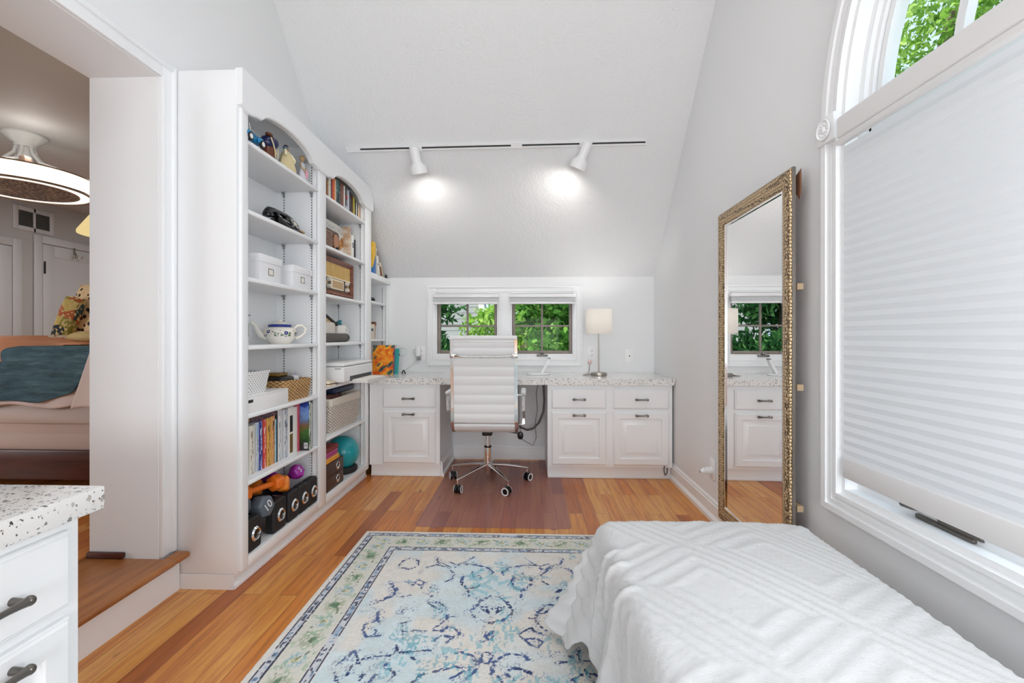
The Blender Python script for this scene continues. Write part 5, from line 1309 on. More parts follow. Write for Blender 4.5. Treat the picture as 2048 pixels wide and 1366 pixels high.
def sqdumbbell(label, yc, w, h, xf):
    t = thing('square_dumbbell', label, 'dumbbell', (xf - .13, yc, DECK), group='black square-headed dumbbells')
    zc_ = DECK + h / 2
    for xa, xb_ in ((xf - .045, xf), (xf - .255, xf - .21)):
        b = B(); pts = rrect(yc - w / 2, yc + w / 2, DECK + .0002, DECK + h, .012, 3)
        ins = inset(pts, .006)
        b.rings([[(xa, p[0], p[1]) for p in ins], [(xa + .006, p[0], p[1]) for p in pts], [(xb_ - .008, p[0], p[1]) for p in pts], [(xb_, p[0], p[1]) for p in ins]])
        hd = b.obj('head', 'rubber', t, ang=25)
        if xb_ == xf:
            b = B(); b.lathe([(.022, -.002), (.032, -.002), (.033, .004), (.027, .011), (.022, .009)], (xf + .0005, yc, zc_), 32, 'X')
            # open ring: drop the caps by building it looped
            b2 = B(); pr2 = [(.021, .0), (.033, .0), (.0335, .004), (.027, .011), (.0215, .008)]; rs = []
            for i in range(36):
                a = 2 * PI * i / 36; rs.append([(xf + .0006 + z_, yc + r_ * math.cos(a), zc_ + r_ * math.sin(a)) for r_, z_ in pr2])
            b.bm.free(); b2.rings(rs, loop=True); b2.obj('chrome_ring', 'chrome', hd)
            b = B(); b.cyl((xf + .0004, yc, zc_), (xf + .0035, yc, zc_), .0205, n=28); b.obj('ring_centre', 'blackgloss', hd)
    b = B(); b.cyl((xf - .209, yc, zc_), (xf - .046, yc, zc_), .015, n=18); b.obj('handle', 'chrome', t)
    return t
XD = -1.272
sqdumbbell('black square dumbbell with chrome ring, nearest the left end of the bottom shelf', 2.063, .105, .15, XD)
sqdumbbell('black square dumbbell with chrome ring, directly right of the grey 10 dumbbell', 2.278, .118, .158, XD)
sqdumbbell('black square dumbbell with chrome ring, middle of the bottom shelf row', 2.413, .104, .156, XD)
sqdumbbell('black square dumbbell with chrome ring, second from the right end of the bottom shelf', 2.525, .104, .156, XD)
sqdumbbell('black square dumbbell with chrome ring, right end of the bottom shelf by the divider', 2.634, .104, .156, XD)
GREY = plain('slate_vinyl', '#5b6670', .4, bump=.06); ORG = plain('orange_vinyl', '#f08a2c', .35); ORG2 = plain('deep_orange_vinyl', '#e2701c', .35); PUR = plain('magenta_vinyl', '#a02ba0', .35); DKB = plain('blue_black_vinyl', '#1d232b', .35)
hexdumbbell('slate grey hex dumbbell marked 10 on the bottom shelf', (-1.39, 2.185, .262), (.95, -.12, .12), .056, .07, .17, GREY, '10', .3, .55)
hexdumbbell('slate grey hex dumbbell low at the far left of the bottom shelf', (-1.41, 2.052, .315), (.95, 0.05, -.02), .046, .06, .15, GREY, None, 0)
b = None
hexdumbbell('bright orange dumbbell lying across the left of the dumbbell pile', (-1.33, 2.195, .355), (.22, .97, -.05), .044, .062, .21, ORG2)
hexdumbbell('light orange dumbbell behind the grey 10 dumbbell', (-1.375, 2.355, .315), (.88, .30, .05), .044, .06, .13, ORG)
hexdumbbell('magenta hex dumbbell marked 5 on top of the pile', (-1.39, 2.565, .292), (.80, -.15, .5), .043, .055, .14, PUR, '5', .2, .2)
hexdumbbell('magenta dumbbell partly hidden behind the orange one', (-1.455, 2.44, .32), (.9, .0, .05), .038, .05, .1, PUR)
hexdumbbell('big blue black dumbbell at the back of the dumbbell pile', (-1.455, 2.30, .385), (.15, .95, .02), .05, .07, .20, DKB)

# -- far bay second shelf: wooden radio, magazines
zF = SH2[1]
t = thing('ribbed_radio', 'small dark wooden radio with horizontal ribs on the far bay second shelf', 'radio', (-1.39, 3.0, zF))
b = B(); b.prism(rrect(2.80, 3.145, zF + .0, zF + .145, .03, 6), 'X', -1.44, -1.335); b.obj('case', _wood('brown_bakelite', '#3a2318', '#5d3a26', .25), t, ang=25)
b = B()
for k in range(9): b.box((-1.3345, 2.812, zF + .018 + k * .0125), (-1.329, 3.03, zF + .025 + k * .0125), .002)
b.obj('grille_ribs', plain('tan_rib', '#a8826a', .35), t)
b = B(); b.prism(rrect(3.045, 3.125, zF + .03, zF + .125, .03, 6), 'X', -1.3345, -1.329); b.obj('dial', plain('copper_dial', '#b57f5d', .3, .4), t)
b = B(); b.cyl((-1.328, 3.085, zF + .028), (-1.315, 3.085, zF + .028), .012, n=16); b.obj('knob', 'black', t)
def panelbook(name, label, cat, x, y0, y1, z0, h, th, faces, grp, lean_x=0.0):
    """a thing standing with its broad face towards +X; faces: (v0,v1,u0,u1,colour) patches"""
    t = thing(name, label, cat, (x, (y0 + y1) / 2, z0), group=grp)
    b = B(); b.box((x - th, y0, z0), (x, y1, z0 + h), .001); b.obj('cover', plain('cover_' + name, faces[0], .35), t)
    for i, (u0, u1, v0, v1, c) in enumerate(faces[1:]):
        b = B(); b.box((x + .0002, y0 + (y1 - y0) * u0, z0 + h * v0), (x + .0007, y0 + (y1 - y0) * u1, z0 + h * v1)); b.obj('cover_print', plain(f'print_{name}_{i}', c, .4), t)
    return t
gm = 'magazines on the far bay second shelf'
panelbook('dark_folder', 'tall black folder at the back of the far bay second shelf', 'folder', -1.49, 2.80, 3.24, zF, .27, .012, ['#131315'], gm)
t = thing('cover_magazine', 'pale magazine with an orange brown picture behind the ribbed radio', 'magazine', (-1.385, 3.22, zF), group=gm)
def _mag():
    m = NT('magazine_cover'); v = m.coord(); o = m.sep(v); zz = o[2]
    n = m.noise(v, 26, 3); hh = m.math('ADD', zz, m.math('MULTIPLY', m.math('SUBTRACT', n, .5), .06)); hh = m.math('SUBTRACT', hh, m.math('MULTIPLY', o[1], .5))
    pic = m.math('MULTIPLY', m.math('GREATER_THAN', hh, .03), m.math('LESS_THAN', hh, .10))
    tri = m.math('MULTIPLY', pic, m.math('GREATER_THAN', m.math('ADD', o[1], m.math('MULTIPLY', m.noise(v, 18, 2), .05)), -.035))
    img = m.ramp(m.noise(v, 55, 3), [(.3, '#3a1f12'), (.5, '#b5722f'), (.7, '#d9b27c')])
    c = m.mix(tri, lin('#dcd9d4'), img)
    k = m.math('MULTIPLY', m.math('GREATER_THAN', m.noise(m.coord((1, 90, 120)), 1.0, 1), .55), m.math('MULTIPLY', m.math('GREATER_THAN', zz, .175), m.math('LESS_THAN', zz, .205)))
    c = m.mix(k, c, lin('#8f8b86')); m.bsdf(c, .3); return m.mat
b = B(); b.box((-1.393, 3.055, zF), (-1.387, 3.392, zF + .232), .001); b.obj('cover', _mag(), t)
t = panelbook('catalogue', 'white catalogue with a dark ring logo standing by the far bay right side', 'magazine', -1.335, 3.372, 3.412, zF, .19, .14, ['#e6e4de', (.1, .9, .1, .9, '#e9e8e4')], gm)
b = B(); b.tube([(-1.334, 3.392 + .012 * math.cos(a), zF + .115 + .018 * math.sin(a)) for a in [2 * PI * i / 20 for i in range(20)]], .0025, 6, closed=True); b.obj('ring_print', plain('teal_print', '#27444c', .4), t)
b = B(); b.box((-1.46, 3.340, zF + .0), (-1.34, 3.366, zF + .245), .001); tag(b.obj('travel_magazine', _wood('warm_print', '#b98a5a', '#e6dccb', .35, (8, 8, 14))), 'magazine with warm toned top edge beside the white catalogue', 'magazine', gm)
panelbook('binder', 'narrow black binder at the right end of the far bay second shelf', 'binder', -1.335, 3.416, 3.45, zF, .165, .15, ['#191614'], gm)

# -- far bay third shelf: antique radio
zG = SH2[2]
t = thing('antique_radio', 'antique wooden radio with cloth grille in the far bay', 'radio', (-1.37, 3.05, zG))
ry0, ry1, rh, rx = 2.80, 3.285, .25, -1.285
b = B()
b.box((rx - .17, ry0, zG + .004), (rx - .02, ry1, zG + rh), .006)
def rframe(i, o): return [(rx - .02 + o, ry0 + i, zG + .004 + i), (rx - .02 + o, ry1 - i, zG + .004 + i), (rx - .02 + o, ry1 - i, zG + rh - i), (rx - .02 + o, ry0 + i, zG + rh - i)]
b.rings([rframe(0, 0.0002), rframe(.0, .014), rframe(.006, .02), rframe(.018, .02), rframe(.03, .006), rframe(.034, .004), rframe(.034, .0002)], loop=True)
b.box((rx - .175, ry0 - .006, zG), (rx + .004, ry1 + .012, zG + .0039)); b.obj('case', 'walnut', t)
iy0, iy1, iz0, iz1 = ry0 + .034, ry1 - .034, zG + .038, zG + rh - .034
b = B(); b.box((rx - .0198, iy0, iz0 + .088), (rx - .016, iy1, iz1)); b.obj('speaker_cloth', _wood('gold_speaker_cloth', '#c09a58', '#d3b272', .7, (6, 9, 3)), t)
b = B(); b.box((rx - .0198, iy0, iz0), (rx - .017, iy1, iz0 + .0795)); b.obj('control_panel', plain('dark_brown_panel', '#3a271e', .35), t)
b = B(); b.box((rx - .0165, iy0, iz0 + .0797), (rx - .012, iy1, iz0 + .0877)); b.obj('divider_strip', 'cream', t)
ym = (iy0 + iy1) / 2 - .01
b = B(); b.box((rx - .0168, ym - .10, iz0 + .008), (rx - .011, ym + .10, iz0 + .076), .004); b.obj('dial_bezel', 'cream', t)
b = B(); b.box((rx - .0108, ym - .082, iz0 + .019), (rx - .0095, ym + .082, iz0 + .065)); b.obj('dial_face', plain('tan_dial', '#b9986a', .4), t)
for s in (-1, 1):
    for zz in (.02, .064): b = B(); b.cyl((rx - .0168, ym + s * .145, iz0 + zz), (rx + .006, ym + s * .145, iz0 + zz), .014, .012, 20); b.obj('knob', plain('pale_knob', '#d9d2c4', .35), t)
    b = B(); b.box((rx - .0168, ym + s * .172 - .018, iz0 + .03), (rx - .012, ym + s * .172 + .018, iz0 + .054)); b.obj('side_plate', plain('tan_plate', '#a88d6b', .5), t)

# -- far bay fourth shelf: white box with flap, dark cylinder, mug
zH = SH2[3]
t = thing('open_box', 'pale box with an open tan flap on the far bay fourth shelf', 'box', (-1.42, 2.97, zH))
b = B(); b.box((-1.47, 2.80, zH), (-1.345, 3.105, zH + .135), .003); b.obj('box_body', _wood('marbled_card', '#d9d1c4', '#efe9df', .5, (10, 20, 20)), t)
b = B(); b.rings([[(-1.36, 2.80, zH + .137), (-1.352, 2.80, zH + .137), (-1.352, 3.14, zH + .128), (-1.36, 3.14, zH + .128)], [(-1.40, 2.80, zH + .232), (-1.392, 2.80, zH + .232), (-1.392, 2.90, zH + .222), (-1.40, 2.90, zH + .222)]]); b.obj('tan_flap', plain('tan_card', '#d8bd92', .6), t)
b = B(); b.bar([(-1.39, 2.80, zH + .236), (-1.385, 2.88, zH + .232), (-1.365, 3.0, zH + .18), (-1.345, 3.13, zH + .118)], .016, .014, (1, 0, 0)); b.obj('dark_strap', 'black', t)
t = thing('speaker', 'dark grey cylindrical speaker lying on the far bay fourth shelf', 'speaker', (-1.30, 2.98, zH))
b = B(); b.lathe([(.001, -.205), (.02, -.203), (.0285, -.19), (.0295, -.17), (.0295, .165), (.027, .182), (.018, .19), (.001, .192)], (-1.302, 2.985, zH + .0302), 28, 'Y'); b.obj('body', plain('charcoal_mesh', '#57524d', .6, bump=.3, bscale=400), t)
b = B(); b.lathe([(.0297, .168), (.0302, .17), (.0302, .192), (.0297, .194)], (-1.302, 2.985, zH + .0302), 28, 'Y'); b.obj('end_band', 'blackgloss', t)
t = thing('mug', 'white mug holding teal things on the far bay fourth shelf', 'mug', (-1.37, 3.20, zH))
b = B(); my = 3.215; mx_ = -1.365; pr_ = [(.001, 0), (.036, 0), (.04, .004), (.046, .06), (.047, .118), (.044, .118), (.042, .06), (.036, .008), (.001, .008)]
b.lathe(pr_, (mx_, my, zH), 32); b.obj('mug_body', plain('white_ceramic', '#eae6de', .2), t)
b = B(); b.tube([(mx_ + .012, my + .043, zH + .098), (mx_ + .02, my + .075, zH + .104), (mx_ + .022, my + .094, zH + .085), (mx_ + .02, my + .085, zH + .055), (mx_ + .012, my + .045, zH + .026)], .0065, 10); b.obj('mug_handle', plain('white_ceramic_handle', '#eae6de', .2), t)
for k, (dx, dy, h, c) in enumerate(((.0, -.015, .150, '#2c6f7c'), (.005, .012, .158, '#3f8d96'), (-.015, .0, .145, '#2b3a3c'))):
    b = B(); b.box((mx_ + dx - .007, my + dy - .009, zH + .0085), (mx_ + dx + .007, my + dy + .009, zH + h), .003); tag(b.obj('marker', plain('marker' + c[1:], c, .4)), ['dark teal marker in the white mug', 'lighter teal marker in the white mug, tallest', 'charcoal marker at the back of the white mug'][k], 'marker', 'markers in the mug')

# -- far bay fifth shelf: printer
zI = SH2[4]
t = thing('printer', 'white printer with paper tray on the far bay shelf level with the desk', 'printer', (-1.33, 3.18, zI))
py0, py1 = 2.90, 3.44
b = B(); b.box((-1.50, py0, zI + .012), (-1.20, py1, zI + .115), .012, 3); b.obj('lower_body', plain('printer_white', '#e6e5e4', .4), t)
b = B(); b.box((-1.498, py0 + .002, zI + .1165), (-1.202, py1 - .002, zI + .14), .012, 3); b.obj('scanner_lid', plain('printer_white_lid', '#ececeb', .35), t)
b = B(); b.box((-1.49, py0 + .01, zI + .1151), (-1.21, py1 - .01, zI + .1164)); b.obj('lid_gap', 'black', t)
b = B(); b.box((-1.2005, py0 + .10, zI + .018), (-1.1985, py1 - .03, zI + .048)); b.obj('paper_slot', 'black', t)
b = B(); b.box((-1.30, py0 + .12, zI), (-1.085, py1 - .02, zI + .0115), .003); b.box((-1.1985, py0 + .12, zI + .0116), (-1.085, py1 - .02, zI + .016)); b.obj('paper_tray', plain('printer_tray', '#dcdbd9', .4), t)
b = B(); b.box((-1.199, py0 + .14, zI + .0165), (-1.10, py1 - .05, zI + .0225)); b.obj('paper_sheets', 'paper', t)
b = B(); b.box((-1.26, py0 - .0008, zI + .10), (-1.22, py0 - .0001, zI + .106)); b.obj('status_light', 'greyplastic', t)
for k, (w, h, c) in enumerate(((.09, .010, '#e2d6c0'), (.085, .007, '#7d5c3c'), (.08, .010, '#ece4d4'), (.075, .006, '#d9c8ae'))):
    z0 = zI + .0002 + sum((.010, .007, .010, .006)[:k]) + k * .0004
    b = B(); b.box((-1.34, 2.79, z0), (-1.245 + .0 * k, 2.79 + w, z0 + h), .001); tag(b.obj('notebook', plain('notebook' + c[1:], c, .6)), ['cream notebook at the bottom of the pile left of the printer', 'brown notebook second from the bottom left of the printer', 'ivory notebook second from the top left of the printer', 'beige notebook on top of the pile left of the printer'][k], 'notebook', 'notebooks by the printer')

# -- far bay sixth shelf: lined basket
zJ = SH2[5]
t = thing('lined_basket', 'whitewashed wicker basket with cloth liner in the far bay', 'basket', (-1.38, 3.11, zJ))
LB = (-1.515, -1.288, 2.90, 3.40)
b = B(); rs = []
for e, zz in ((-.02, 0), (.0, .06), (.004, .215), (-.004, .215), (-.008, .06), (-.028, .008)): rs.append([(p[0], p[1], zJ + zz) for p in rrect(LB[0] - e * .2, LB[1] + e * .7, LB[2] - e * .7, LB[3] + e, .02, 5)])
b.rings(rs); b.obj('woven_body', 'whitewicker', t, ang=50)
b = B(); rs = []
for e, zz in ((.006, .178), (.010, .176), (.013, .20), (.012, .222), (.006, .229), (-.004, .222), (-.010, .18)):
    rs.append([(p[0], p[1], zJ + zz + .006 * math.sin(i * 1.9) * (zz < .2)) for i, p in enumerate(rrect(LB[0] + .004 - e * .1, LB[1] + e * .8, LB[2] - e * .7, LB[3] + e, .022, 6))])
b.rings(rs, loop=True); b.obj('cloth_liner', plain('cream_liner', '#e0d8ca', .85, bump=.2), t, ang=60)
b = B(); b.box((-1.48, 2.93, zJ + .15), (-1.32, 3.18, zJ + .245), .02, 3); tag(b.obj('folded_textile', _wicker('maroon_weave', '#3e2222', '#7a4c44', 120, 90), ang=40), 'folded dark red woven cloth in the left of the lined basket', 'cloth')
b = B(); b.box((-1.49, 3.02, zJ + .2455), (-1.31, 3.36, zJ + .288), .014, 3); tag(b.obj('navy_case', plain('navy_case', '#1d2c4e', .45, bump=.1)), 'navy blue zip case lying on top of the lined basket', 'case')

# -- far bay floor: drawers, folders, ball
t = thing('drawer_box', 'dark brown two-drawer box with ring label holders at the bottom of the far bay', 'box', (-1.38, 2.94, DECK))
b = B(); b.box((-1.50, 2.79, DECK + .0003), (-1.278, 3.075, DECK + .175), .002); b.obj('case', plain('dark_brown_card', '#3d2a22', .5, bump=.1), t)
for k in range(2):
    z0 = DECK + .006 + k * .085
    b = B(); b.box((-1.2778, 2.794, z0), (-1.274, 3.071, z0 + .08), .002); dr = b.obj('drawer', plain(f'dark_brown_drawer{k}', '#463027', .5, bump=.1), t)
    b = B(); pc = Vector((-1.2715, 2.975, z0 + .045)); b.tube([pc + Vector((0, .024 * math.cos(a), .02 * math.sin(a))) for a in [2 * PI * i / 24 for i in range(24)]], .0035, 8, closed=True); b.box((-1.2738, 2.96, z0 + .018), (-1.270, 2.99, z0 + .036), .002); b.obj('ring_pull', 'chrome', dr)
folders = [('#f2a63a', 'amber folder at the bottom of the pile on the brown drawer box'), ('#f0b54c', 'yellow orange folder second from the bottom on the brown drawer box'), ('#b0407c', 'magenta folder in the middle of the pile on the brown drawer box'), ('#c65a8a', 'pink folder just under the red ones on the brown drawer box'), ('#7d2a2a', 'dark red folder on top of the pile on the brown drawer box')]
z0 = DECK + .1755
for k, (c, lb) in enumerate(folders):
    h = (.018, .016, .022, .014, .03)[k]; e = (0.0, -.012, -.03, -.028, -.02)[k]
    b = B(); b.box((-1.49, 2.795, z0), (-1.285, 3.035 + e, z0 + h - .001), .002); b.m = 1; b.box((-1.284, 2.80, z0 + .003), (-1.2825, 3.02 + e, z0 + h - .004))
    tag(b.obj('folder', [plain('folder' + c[1:], c, .45), plain('folder_edge' + c[1:], c, .7)]), lb, 'folder', 'folders on the drawer box'); z0 += h
t = thing('exercise_ball', 'teal exercise ball on a black ring at the bottom of the far bay', 'ball', (-1.385, 3.28, DECK + .018))
b = B(); b.sph((-1.372, 3.285, DECK + .018 + .122), .121, 48, 28); b.obj('ball', plain('teal_vinyl', '#1a9aa5', .25), t)
b = B(); b.tube([(-1.372 + .085 * math.cos(a), 3.285 + .085 * math.sin(a), DECK + .025) for a in [2 * PI * i / 40 for i in range(40)]], .0245, 12, closed=True); tag(b.obj('ball_ring', 'rubber'), 'black rubber ring holding the teal ball', 'ring')
b = B(); b.sph((-1.49, 3.13, DECK + .255), (.03, .07, .05), 16, 10); b.box((-1.515, 3.06, DECK + .0003), (-1.495, 3.19, DECK + .26), .006); tag(b.obj('dark_bag', plain('dark_nylon', '#23262a', .6)), 'dark bag behind the teal ball at the back of the shelf', 'bag')

# -- corner unit
zk = CT + .0003
gc = 'books leaning on top of the corner unit'
t = thing('art_book', 'yellow and blue book standing on top of the corner unit', 'book', (-1.36, 3.74, zk), group=gc)
def _yb():
    m = NT('yellow_blue_cover'); v = m.coord(); o = m.sep(v); k = m.math('LESS_THAN', m.math('ADD', o[2], m.math('MULTIPLY', o[1], -1.6)), .115)
    n = m.noise(v, 60, 3); c = m.mix(k, m.ramp(n, [(.3, '#e0a91e'), (.7, '#f0c437')]), m.ramp(n, [(.3, '#1d5a9a'), (.7, '#2f7fc4')])); m.bsdf(c, .35); return m.mat
b = B(); b.box((-1.45, 3.70, zk), (-1.29, 3.782, zk + .268), .004); b.obj('cover', _yb(), t)
t = thing('art_book', 'white book next to the yellow and blue book on the corner unit', 'book', (-1.36, 3.80, zk), group=gc)
b = B(); b.box((-1.45, 3.784, zk), (-1.29, 3.80, zk + .225), .002); b.obj('cover', plain('white_book_cover', '#efece6', .4), t)
b = B(); b.box((-1.2898, 3.786, zk + .003), (-1.2892, 3.790, zk + .21)); b.obj('spine_stripe', plain('brown_stripe', '#9a6a3c', .5), t)
def leaner(label, y0, w, h, top_shift, col, x1, parts=()):
    t = thing('leaning_book', label, 'book', (-1.37, y0 + w / 2, zk), group=gc)
    b = B(); b.rings([[(-1.46, y0, zk), (x1, y0, zk), (x1, y0 + w, zk), (-1.46, y0 + w, zk)], [(-1.46, y0 + top_shift, zk + h), (x1, y0 + top_shift, zk + h), (x1, y0 + w + top_shift, zk + h), (-1.46, y0 + w + top_shift, zk + h)]]); b.obj('cover', plain('lean' + col[1:], col, .45), t)
    for (u0, u1, v0, v1, c) in parts:
        b = B(); q = [(u0, v0), (u1, v0), (u1, v1), (u0, v1)]
        pts = [(y0 + w * u + top_shift * v, zk + h * v) for u, v in q]; b.rings([[(x1 + .0003, y, z) for y, z in pts], [(x1 + .0012, y, z) for y, z in pts]]); b.obj('spine_print', plain('sp' + c[1:], c, .5), t)
    return t
leaner('white book with black marks leaning on the corner unit', 3.862, .045, .17, -.055, '#ecebe6', -1.295, [(.1, .5, .55, .62, '#222222'), (.1, .7, .02, .08, '#333333')])
leaner('cream edged brown book leaning in front of the grey one on the corner unit', 3.925, .05, .125, -.06, '#7b4a2a', -1.292, [(.0, .9, .7, .98, '#efe6cf'), (.78, .98, .0, .98, '#e8d9a8')])
leaner('grey brown book leaning under the sloped ceiling on the corner unit', 4.0, .045, .215, -.16, '#8f8176', -1.305, [(.93, 1.0, .0, 1.0, '#e6e0d6')])
b = B(); b.sph((-1.30, 4.075, zk + .014), (.014, .018, .014), 14, 10); b.sph((-1.30, 4.078, zk + .034), (.009, .01, .0085), 12, 8); tag(b.obj('ornament', 'blackgloss'), 'tiny black ornament at the right end of the corner unit top', 'ornament')
zc1 = CSH[0]
t = thing('hair_brush', 'black brush lying on the upper shelf of the corner unit', 'brush', (-1.36, 3.80, zc1))
b = B(); b.tube([(-1.345, 3.66, zc1 + .024), (-1.345, 3.76, zc1 + .024), (-1.345, 3.87, zc1 + .024), (-1.345, 3.885, zc1 + .022)], [.012, .017, .017, .008], 12); b.obj('brush_head', 'rubber', t)
b = B(); b.box((-1.40, 3.64, zc1 + .0002), (-1.315, 3.99, zc1 + .005)); tag(b.obj('paper_sheet', 'paper'), 'cream papers under the black brush in the corner unit', 'paper')
zc2 = CSH[1]
t = thing('desk_caddy', 'beige caddy with a dark slot on the corner unit middle shelf', 'caddy', (-1.36, 3.75, zc2))
b = B(); b.box((-1.40, 3.66, zc2), (-1.315, 3.825, zc2 + .128), .004); b.obj('caddy_body', plain('beige_plastic', '#ddd2c0', .45), t)
b = B(); b.box((-1.3148, 3.725, zc2 + .07), (-1.3135, 3.785, zc2 + .092)); b.obj('dark_slot', 'black', t)
t = thing('black_stand', 'black metal stand rising behind the beige caddy in the corner unit', 'stand', (-1.43, 3.76, zc2))
b = B(); b.cyl((-1.43, 3.78, zc2), (-1.43, 3.78, zc2 + .012), .045, n=24); b.obj('base', 'black', t)
b = B(); b.cyl((-1.43, 3.78, zc2 + .0122), (-1.43, 3.78, zc2 + .255), .008, n=12); b.obj('post', 'black', t)
b = B(); b.box((-1.445, 3.70, zc2 + .2552), (-1.415, 3.80, zc2 + .275), .004); b.obj('arm', 'black', t)
t = thing('brush_holder', 'clear glass holder of brushes right of the beige caddy', 'holder', (-1.35, 3.93, zc2))
b = B(); b.lathe([(.001, 0), (.034, 0), (.036, .1), (.034, .1), (.032, .005), (.001, .005)], (-1.36, 3.93, zc2), 24); b.obj('glass_cup', 'glass', t)
for k, (dy, dx, h, c, hd) in enumerate(((-.018, .0, .115, '#6b3a28', .018), (.008, .006, .12, '#8a5a3c', .012), (.018, -.004, .125, '#3a2a26', .014))):
    t = thing('makeup_brush', ['reddish round brush in the clear holder', 'tan brush in the middle of the clear holder', 'dark brush leaning right in the clear holder'][k], 'brush', (-1.36 + dx, 3.93 + dy * .6, zc2 + .006), group='brushes in the clear holder')
    b = B(); b.cyl((-1.36 + dx, 3.93 + dy * .6, zc2 + .0062), (-1.36 + dx, 3.93 + dy * 1.6, zc2 + h), .004, .006, 10); b.obj('handle', plain('brush_handle' + c[1:], '#b9957a', .4), t)
    b = B(); b.sph((-1.36 + dx, 3.93 + dy * 1.7, zc2 + h + hd), (hd, hd, hd * 1.1), 14, 10); b.obj('bristles', plain('bristle' + c[1:], c, .8), t)

# -- on the desk, left end
def _floral():
    m = NT('orange_floral'); v = m.coord(); d = m.voro(v, 17, rnd=1.0); e = m.noise(v, 20, 3); c = m.ramp(e, [(.25, '#b9341c'), (.42, '#e8641e'), (.55, '#f4952a'), (.7, '#f7c04a')])
    pet = m.voro(v, 17, out='Color'); px_ = m.sep(pet)
    c = m.mix(m.math('MULTIPLY', m.math('GREATER_THAN', px_[0], .5), m.math('LESS_THAN', d, .42)), c, lin('#f5b637'))
    mp = m.coord((1, 1, 1), rot=(0, .8, 0)); mq = m.new('ShaderNodeMapping'); m.l.new(mp, mq.inputs[0]); mq.inputs['Scale'].default_value = (10, 10, 26)
    lf = m.voro(mq.outputs[0], 1.0, rnd=1.0); c = m.mix(m.math('LESS_THAN', lf, .36), c, lin('#4e6456')); c = m.mix(m.math('LESS_THAN', lf, .15), c, lin('#26343c'))
    m.bsdf(c, .35); return m.mat
t = thing('floral_journal', 'orange floral patterned book standing at the left end of the desk', 'book', (-1.24, 3.83, .7803))
b = B(); b.rings([[(-1.335, 3.815, .7803), (-1.168, 3.80, .7803), (-1.163, 3.838, .7803), (-1.33, 3.853, .7803)], [(-1.335, 3.835, 1.03), (-1.155, 3.822, 1.03), (-1.15, 3.858, 1.03), (-1.33, 3.871, 1.03)]]); b.obj('cover', _floral(), t)
b = B(); b.box((-1.152, 3.835, .79), (-1.1505, 3.85, 1.0)); b.obj('purple_edge', plain('purple_edge', '#7a4a9a', .5), t)
t = thing('tablet_case', 'teal slab case standing behind the orange floral book', 'case', (-1.14, 3.90, .7803))
b = B(); b.rings([[(-1.24, 3.885, .7803), (-1.135, 3.875, .7803), (-1.133, 3.893, .7803), (-1.24, 3.903, .7803)], [(-1.24, 3.905, 1.0), (-1.128, 3.895, 1.0), (-1.126, 3.912, 1.0), (-1.24, 3.922, 1.0)]]); b.obj('case_body', plain('teal_case', '#3aa6a4', .4), t)
b = B(); b.sph((-1.124, 3.892, .945), (.005, .003, .008), 10, 6); b.obj('button', 'black', t)
b = B(); b.tube([(-1.13, 3.91, 1.0), (-1.11, 3.92, 1.005), (-1.08, 3.93, .995), (-1.07, 3.93, .965), (-1.09, 3.93, .94), (-1.12, 3.92, .93)], .0022, 6); b.obj('cord_loop', plain('pale_teal_cord', '#9bc4bd', .5), t)
b = B(); b.bar([(-1.105, 3.91, .7803), (-1.095, 3.91, .81), (-1.09, 3.91, .812), (-1.075, 3.91, .7803)], .012, .008, (0, 1, 0)); tag(b.obj('binder_clip', 'black'), 'small black clip on the desk near the charger cable', 'clip')
# ================================================================= BEDROOM beyond the doorway
FZ, CZ, FXW = 0.17, 2.615, -5.5
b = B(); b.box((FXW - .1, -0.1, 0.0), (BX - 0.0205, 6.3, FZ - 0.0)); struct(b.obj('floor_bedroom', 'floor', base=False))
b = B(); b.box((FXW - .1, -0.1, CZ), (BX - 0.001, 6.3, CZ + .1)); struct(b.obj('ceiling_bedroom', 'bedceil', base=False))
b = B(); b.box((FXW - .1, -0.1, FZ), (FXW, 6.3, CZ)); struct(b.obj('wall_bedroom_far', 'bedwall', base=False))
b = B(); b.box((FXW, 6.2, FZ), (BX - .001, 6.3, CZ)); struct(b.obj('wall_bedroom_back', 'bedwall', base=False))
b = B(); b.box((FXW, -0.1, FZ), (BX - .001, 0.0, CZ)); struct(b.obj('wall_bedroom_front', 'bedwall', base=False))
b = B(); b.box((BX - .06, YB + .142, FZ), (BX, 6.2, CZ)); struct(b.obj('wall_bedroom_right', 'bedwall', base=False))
def fx(px, py): return onx(px, py, FXW)
